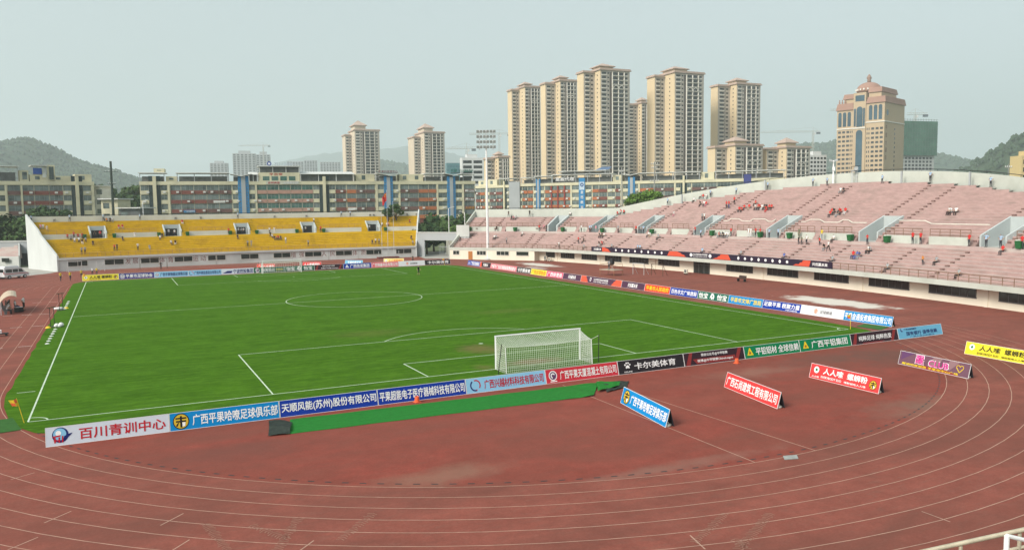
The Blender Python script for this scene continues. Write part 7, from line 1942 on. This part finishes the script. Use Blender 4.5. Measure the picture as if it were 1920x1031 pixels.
for row in '''58 411.5 rail b n pale uniform at the left end of the yellow stand rim
130.3 411 behind b n light blue shirt standing at the yellow rim left of the first vomitory
193.5 409.7 behind b n light blue shirt at the yellow rim behind four seated spectators
262 408.3 behind b n light blue shirt at the yellow rim between the first and second vomitories
445.5 405.6 behind b n light blue shirt at the yellow rim above the third vomitory
639.5 404.4 behind b n light blue shirt at the yellow rim, left one of a close pair
656.4 404.4 akimbo b n light blue shirt at the yellow rim, right one of a close pair
102.5 416.5 sit w n white top sitting alone high at the left of the yellow stand
328.7 412 sit g n grey top sitting above the second yellow vomitory
376.5 411 sit g n grey top sitting high between the second and third yellow vomitories
515.4 410 sit w n white top sitting high between the third and fourth yellow vomitories
574.2 407.5 sit g n grey top sitting above the fourth yellow vomitory
694.8 408.5 sit w n white top sitting above the fifth yellow vomitory, left of two
702 407.5 sit n n dark top sitting above the fifth yellow vomitory, right of two
764.8 407 sit w n white top sitting high at the gate end of the yellow stand
781.7 407 sit t n tan top sitting highest at the gate end of the yellow stand
196.8 417.5 sit w n white top, first of four seated under the yellow rim
201.6 418 sit o n orange top, second of four seated under the yellow rim
207 418.5 sitlean k n black top, third of four seated under the yellow rim
212.5 418.5 sit w g white top, last of four seated under the yellow rim
76.4 431 sit p g pale pink top sitting by the left side wall of the yellow stand
82 431 sit w g white top sitting second from the left side wall of the yellow stand
90 436 sitlean w t white top and tan trousers low behind the yellow rail
224.7 431 sit r g red top sitting behind the yellow rail, left of two
231.9 431 sit r t red top sitting behind the yellow rail, right of two
138 447 fold r n red top standing on the yellow walkway at left
127.6 449 sitlean r n red top sitting left of the standing red one on the yellow stand
133.7 455.5 sit g n grey top sitting below the standing red one on the yellow stand
140.2 455.5 sit w g white top sitting below the standing red one on the yellow stand
148 450.5 sit r n red top in the middle of the lower left yellow group
155.4 450 sitlean r n red top leaning forward in the lower left yellow group
149 457 sit w n white top in the front of the lower left yellow group
156 459 sitlean k w black top in the front of the lower left yellow group
161.5 457.5 sit g n grey top at the right end of the lower left yellow group
175.8 463 sitlean k n black clothes sitting alone below the first yellow vomitory
153.8 478 rail g n grey top, left of two at the front yellow rail below the first vomitory
160.2 478 rail g n grey top, right of two at the front yellow rail below the first vomitory
215.2 473.5 rail r n red top at the front yellow rail
220.3 473.5 rail k n black top beside the red one at the front yellow rail
259.3 472.5 rail w n white top alone at the front yellow rail
282.4 472 sit g g grey clothes crouching low at the front yellow rail
187.3 446 stand r n red top in the first yellow vomitory mouth
196.8 446 stand w n white top at the right wall of the first yellow vomitory
177 446 stand n n dark clothes at the left of the first yellow vomitory
232 453.5 sit k n black top sitting alone right of the first yellow vomitory
253.9 445.5 sit w w white clothes sitting alone on the yellow walkway
343.6 423.5 sit r w red top sitting right of the second yellow vomitory
315.4 441.5 stand w n white top at the left of the second yellow vomitory
326.4 441.5 stand w n white top at the right of the second yellow vomitory
428.2 438.5 stand r n red top standing by the wall left of the third yellow vomitory
446 437.7 stand w n white top, leftmost in the third yellow vomitory
451.6 437.7 stand g n grey top, second in the third yellow vomitory
455.5 437.7 fold w n white top, third in the third yellow vomitory
464.5 437.7 stand g n grey top, rightmost in the third yellow vomitory
300.2 450.5 sit w n white top sitting left of the second yellow vomitory foot
305.2 448.5 sitlean k n black top sitting left of the second yellow vomitory foot
323.3 461 sit w n white top, left of two seated under the second yellow vomitory
328.7 460 sitlean k w black top, right of two seated under the second yellow vomitory
447.5 450 sit k n black clothes sitting under the third yellow vomitory
465.2 465 rail g n grey top, left of two at the front yellow rail near the middle
472 465 rail g g grey clothes, right of two at the front yellow rail near the middle
536.5 459 stand w g white top standing below the seated crowd on the yellow stand
505.7 438.5 stand w n white top standing at the walkway left of the yellow crowd
514.7 438.5 stand w w white clothes standing at the walkway in the yellow crowd
508 447 sitlean k n black top at the left of the yellow crowd
512.7 448.5 sit w n white top at the top of the yellow crowd
516 451 sitlean k n black top in the middle of the yellow crowd
520.2 452 sit o n orange top in the middle of the yellow crowd
524 452 sit r n red top near the right of the yellow crowd
528 451.5 sit n n dark top at the right end of the yellow crowd
601.4 436.5 stand r n red top standing right of the fourth yellow vomitory
717 431.5 sit w n white top sitting beside the fifth yellow vomitory
726 426 sit w g white top sitting behind the yellow rail near the flagpoles, left
729.5 426 sit p n pink top sitting behind the yellow rail near the flagpoles, right
769.5 421 sitlean r n red top sitting high at the gate end of the yellow stand
773 451.5 sitlean k n black top sitting by the gate end wall of the yellow stand
775.6 461 sit g n grey top sitting lowest by the gate end wall of the yellow stand
578.7 463 rail g n grey top at the front yellow rail below the fourth vomitory
699 461 sit n n dark top, first of three at the front yellow rail by the flagpoles
705 461 rail w n white top, second of three at the front yellow rail by the flagpoles
711.4 461 rail g n grey top, third of three at the front yellow rail by the flagpoles
571.5 431.5 stand w n white top at the left of the fourth yellow vomitory
589 431.5 stand w n white top at the right of the fourth yellow vomitory
691.4 429.5 stand w n white top at the left of the fifth yellow vomitory
708 429.5 stand w n white top at the right of the fifth yellow vomitory'''.split('\n'):
    p = row.split(' ', 5); S_(float(p[0]), float(p[1]), p[2], p[3], p[4], p[5], YG)
for row in '''952.7 408 walk k n black clothes walking down the far pink upper tier
994.6 402.5 behind k n black top standing at the far pink rim
1068 403 sit w n white top sitting alone under the far pink rim
956.5 414.5 sit n n dark top, left of three seated below the walking black figure
960.5 415 sitlean p n pink top, middle of three seated below the walking black figure
964.5 414.5 sit g n grey top, right of three seated below the walking black figure
1158 396 sitlean r n red top, left of three seated where the rim starts to climb
1164.5 396 sitlean r n red top, middle of three seated where the rim starts to climb
1169.5 395.5 sit r k red top and black trousers, right of three where the rim climbs
928.4 436.5 sit k n black clothes sitting on the far pink walkway behind the mast
975.6 444.5 sit w k white top with black trousers sitting below the far pink walkway
860 454.5 sitlean n n dark clothes sitting at the far side wall of the pink stand
922.6 453 sit w n white top, left of two right of the floodlight mast
926 453 sit g n grey top, right of two right of the floodlight mast
948.4 460 rail g n grey top bending at the far front pink rail
1013.8 433.5 stand r n red top standing left of the farthest pink vomitory
1019.8 433.8 fold p n pink top standing beside the red one at the farthest pink vomitory
1024.5 434.5 stand n n dark top leaning at the farthest pink vomitory wall
1090 437.8 stand w n white top, small figure on the walkway before the second pink vomitory
1105.5 438 stand b n light blue shirt, left of two police by the second pink vomitory
1108.8 438 stand b n light blue shirt, right of two police by the second pink vomitory
1117.3 438 stand p g pink top in the second pink vomitory
1159 440 akimbo g n grey shirt alone on the walkway between the second and third pink vomitories
1192.4 440.5 stand r n red top left of the third pink vomitory
1198 440.5 fold n n dark top beside the red one at the third pink vomitory
1206.5 441 akimbo b n light blue shirt in front of the third pink vomitory
1202 440.7 stand g n grey top half behind the third pink vomitory group
1118.6 449.5 sitlean k n black clothes, left of three under the second pink vomitory
1122 449.5 sit k n black clothes, middle of three under the second pink vomitory
1125.8 448.5 sit w k white top, right of three under the second pink vomitory
1082.4 459 stand r n red top standing in the far lower pink tier
1087.4 458.5 sit k n black top sitting beside the standing red one in the lower pink tier
1118.2 464.5 sitlean k w black top low behind the rail near the banner end
1122.7 464.5 sitlean r n red top low behind the rail near the banner end
1208.3 449 sit w n white top, left of two seated under the third pink vomitory
1213 447.5 sitlean w t white top, right of two seated under the third pink vomitory
1227.3 453 sit g n grey top sitting alone right of the third pink vomitory
1188 472 sit b n light blue top, left of two half hidden by the banner
1193.3 472 sit b n light blue top, right of two half hidden by the banner
1141 468.5 sit g n grey top alone half hidden by the banner's left end
1046 467.5 rail w n white top at the pink front rail left of the banner
1088.8 470 sit g n grey top crouching at the pink front rail left of the banner
1258.5 407.5 sitlean w p white top bent over in the upper pink tier
1312 371 sit g n grey top under the climbing rim beside a red one
1318 368.5 sit r g red top under the climbing rim
1317.5 374.5 sit w w white clothes sitting below the red one under the climbing rim
1295 382.5 sit w k white top with black trousers alone under the climbing rim
1307 391 sitlean k k black clothes sprawling on the upper pink tier
1314.8 389.5 sit w n white top beside the sprawling black figure
1318 390.5 sit r p red top right of the sprawling black figure
1318.3 415.5 stand w n white top standing behind the fourth pink vomitory
1314 415.5 stand g n grey top half hidden standing behind the fourth pink vomitory
1374.5 384.5 akimbo r k red top standing above the red crowd
1359.6 394 stand r n red top standing left of the red crowd, left one
1364 392.5 stand r d red top standing left of the red crowd, right one
1380 399.5 sit r n red top, first in the seated red crowd
1384.7 399.5 sitlean r k red top, second in the seated red crowd
1389 398.5 sit r n red top, third in the seated red crowd
1398 398.5 sit r t red top sitting apart before the gap in the red crowd
1409 389.5 sit r k red top sitting one row above the red crowd
1409.8 398.5 sitlean w k white top with black trousers in the red crowd
1414 398.5 sit r n red top right of the white one in the red crowd
1417.9 398.5 sitlean r n red top leaning forward in the red crowd
1422.5 398.5 sit w w white clothes in the red crowd
1426 397.5 sit n n dark top in the red crowd
1429.6 396.5 sit k n black top behind the front of the red crowd
1430.5 401 sitlean r r red clothes in front of the red crowd
1434.5 398 sit r n red top near the right end of the red crowd
1440.4 397.5 sit r k red top, last in the red crowd
1548.3 408.5 sit r n red top, first of the red row beside the crest aisle
1553 408 sit r g red top, second of the red row beside the crest aisle
1557 408 sitlean k n black top, third of the red row beside the crest aisle
1561.5 408.3 sit n g dark top, fourth of the red row beside the crest aisle
1565 408 sit r n red top, fifth of the red row beside the crest aisle
1569.5 408 sitlean r n red top, sixth of the red row beside the crest aisle
1577.5 408 sit r w red top, last of the red row beside the crest aisle
1569.4 366.8 sit w g white top, left of two seated near the crest
1575.8 366.5 sitlean n n dark top, right of two seated near the crest
1772 404.5 sit w k white top, left of three long haired figures seated at right
1778 404.5 sitlean w k white top, middle of three long haired figures seated at right
1789.7 404.5 sit w k white top, right of three long haired figures seated at right
1303.2 444.8 fold r n red top standing left of the fourth pink vomitory
1316.5 445.5 akimbo b n light blue shirt in the fourth pink vomitory mouth
1328 449.5 sit n t dark top, first of the group seated at the walkway edge
1340.3 450 sit r g red top in the group seated at the walkway edge
1345 450 sitlean g n grey top in the group seated at the walkway edge
1349.8 450 sitlean k n black top in the group seated at the walkway edge
1354 450 sit w n white top in the group seated at the walkway edge
1358 448 sit w g white top at the right end of the group seated at the walkway edge
1370.6 447 stand r n red top standing alone at a gangway before the white pair
1403.4 447.5 stand w w white clothes, left of a pair standing at the middle wall
1407.8 447.5 stand w w white clothes, right of a pair standing at the middle wall
1416.8 448 fold v n red vest standing right of the white pair
1432 443.5 walk r g red top climbing the gangway by the fifth pink vomitory
1442.2 449.5 akimbo b n light blue shirt, left of two before the fifth pink vomitory
1459 450 point b n light blue shirt pointing before the fifth pink vomitory
1309 480.5 sit b n light blue top half hidden behind the middle of the banner
1381.7 484.5 sit g n grey top half hidden behind the banner under the cream wall bench
1461 490.5 sit u n blue top half hidden behind the right half of the banner
1504.4 446.5 stand c c camouflage clothes standing at the middle wall
1508.5 462.5 akimbo w n white top standing below the camouflage figure
1553.3 456.5 sit w k white top sitting on the walkway edge by the yellow figure
1540.7 452 stand y g yellow top standing on the gangway
1537.5 475 sitlean k g black top sitting low right of the children
1549.5 476.5 walk w k white top stepping down beside the black one
1590.5 489.5 sit r d red top, left of three seated close to the rail
1595.8 489.5 sit u u blue clothes, middle of three seated close to the rail
1601 489.5 sit d g dark blue top, right of three seated close to the rail
1617 479 sit w k white top, left of two below the big pink vomitory
1622.7 479 sitlean g k grey top, right of two below the big pink vomitory
1622.7 460.5 fold v n red vest with white sleeves standing before the big pink vomitory
1550.4 497.5 sit g n grey top half hidden at the banner's right end
1652 514 sit s n striped top crouching at the pink front rail right of the banner
1711 459.5 stand v n red vest, left of a pair right of the big pink vomitory
1725.9 460.3 stand v n red vest, right of a pair right of the big pink vomitory
1816.8 465 stand v n red vest alone left of the rightmost vomitory
1848.8 465.5 akimbo b n light blue shirt, left of two in the rightmost vomitory
1876 467 akimbo b n light blue shirt, right of two in the rightmost vomitory
1916 468.5 stand v n red vest at the right edge beside a green bin
1867.8 480.5 sit v n red vest sitting below the rightmost vomitory
1744.2 499.5 sit g k grey top sitting beside the orange child
1783.6 524.5 sit s k striped top crouching at the front rail far right'''.split('\n'):
    p = row.split(' ', 5); S_(float(p[0]), float(p[1]), p[2], p[3], p[4], p[5], PG)
for px, py, lb, cl in ((1493.8, 461.5, 'black top, small child left of the camouflage figure', 'k'), (1499.7, 461.5, 'camouflage top, small child beside the camouflage adult', 'c'), (1533.5, 464, 'red top, small child near the yellow figure', 'r'), (1725.9, 498.5, 'orange top, small child standing low in the right pink tier', 'o')):
    S_(px, py, 'stand', cl, 'n', lb, PG, 0, .78)
for px, py, pose, lb in ((1190, 385.5, 'stand', 'lowest on the climb of the rim'), (1254.3, 372.8, 'behind', 'second up the climb of the rim'), (1334.5, 358.6, 'akimbo', 'third up the climb, above two red seated figures'), (1383.3, 355.6, 'behind', 'above the red crowd at the rim'), (1442.4, 350, 'akimbo', 'beside the pale post on the rim'), (1527.3, 346.4, 'akimbo', 'left of the double headed lamp post'), (1548.3, 349.4, 'stand', 'one step below the rim by the lamp post'), (1651.3, 346.2, 'behind', 'at the crest below the domed hotel'), (1741, 343.2, 'akimbo', 'right of the crest below the netted tower'), (1861.7, 350, 'akimbo', 'rightmost on the rim, below the wooded hill')):
    S_(px, py, pose, 'b', 'n', 'light blue uniform shirt, ' + lb, RG)
GRP = 'people on the track and pitch'
def ground_person(px, py, pose, sh, pa, lb, turn=0, sc=1.0, shorts=False):
    x, y, z = gp(px, py); person(x, y, .024 if abs(x) < 36 and y < 107 else .008, turn, pose, sh, pa, 'person in ' + lb, GRP, sc, shorts)
ground_person(785, 516.5, 'walk', 'k', 'k', 'black kit with bright boots running on the far right of the pitch', .6, 1.05, True)
ground_person(302, 505.5, 'akimbo', 'k', 'n', 'black clothes standing on the track behind the far boards', 0)
ground_person(114, 527.5, 'walk', 'y', 'n', 'yellow vest walking on the track, left of two by the far corner', .5)
ground_person(132, 526.5, 'walk', 'y', 'n', 'yellow vest walking on the track, right of two by the far corner', .4)
ground_person(82, 498, 'walk', 'w', 'n', 'white top and dark trousers by the end of the yellow stand', .9)
ground_person(173.5, 516, 'stand', 'w', 'n', 'white top behind the yellow far board', 3.0, .9)
ground_person(181.5, 516, 'stand', 'y', 'n', 'yellow vest behind the yellow far board', 3.0, .9)
ground_person(774, 493, 'rail', 'n', 'n', 'dark clothes behind the white far board', 0)
ground_person(45, 582, 'akimbo', 'w', 'k', 'white shirt and black shorts standing beside the bench shelter', 1.2, 1.05, True)
ground_person(153, 521, 'stand', 'y', 'n', 'yellow vest at the left end of the yellow far board', .2, .95)
for i in range(7):
    a_ = math.radians(6); lx, ly = .42, -3.3 + i; x = -41.75 + lx * math.cos(a_) - ly * math.sin(a_); y = 63.4 + lx * math.sin(a_) + ly * math.cos(a_)
    person(x, y, .008, math.radians(96), 'sit' if i % 2 else 'sitlean', 'wgwgkwg'[i], 'nkwnkgn'[i], 'person in ' + ['white top with dark trousers, first seated in the shelter from the front', 'grey top with black trousers seated in the shelter', 'white clothes seated in the shelter', 'grey top with dark trousers seated midway in the shelter', 'black clothes seated in the shelter', 'white top with grey trousers seated in the shelter', 'grey top seated last in the shelter beside the cool box'][i], 'people in the bench shelter')
person(-40.5, 64.6, .008, 1.3, 'sit', 'w', 'd', 'person in white top sitting before the standing man at the shelter', 'people in the bench shelter')
x, y, _ = gp(1140, 517); person(x + .1, y - .2, 1.06 + .006, -1.2, 'rail', 'g', 'n', 'person in grey top behind the covered television camera', GRP)
# labels: unique check is done by the report
# ------------------------------------------------------------------ haze: one even box of air round everything
hz = MB().box(-6500, 8500, -300, 9500, -1.2, 600).build('haze', [])
hz['kind'] = 'stuff'
hm = bpy.data.materials.new('hazy_air'); hm.use_nodes = True
t = hm.node_tree
for n_ in list(t.nodes):
    if n_.type == 'BSDF_PRINCIPLED': t.nodes.remove(n_)
pv = t.nodes.new('ShaderNodeVolumePrincipled')
pv.inputs['Color'].default_value = (0.86, 0.96, 1.0, 1)
pv.inputs['Density'].default_value = 0.00024
pv.inputs['Anisotropy'].default_value = 0.15
t.links.new(pv.outputs[0], [x for x in t.nodes if x.type == 'OUTPUT_MATERIAL'][0].inputs['Volume'])
hz.data.materials.append(hm)
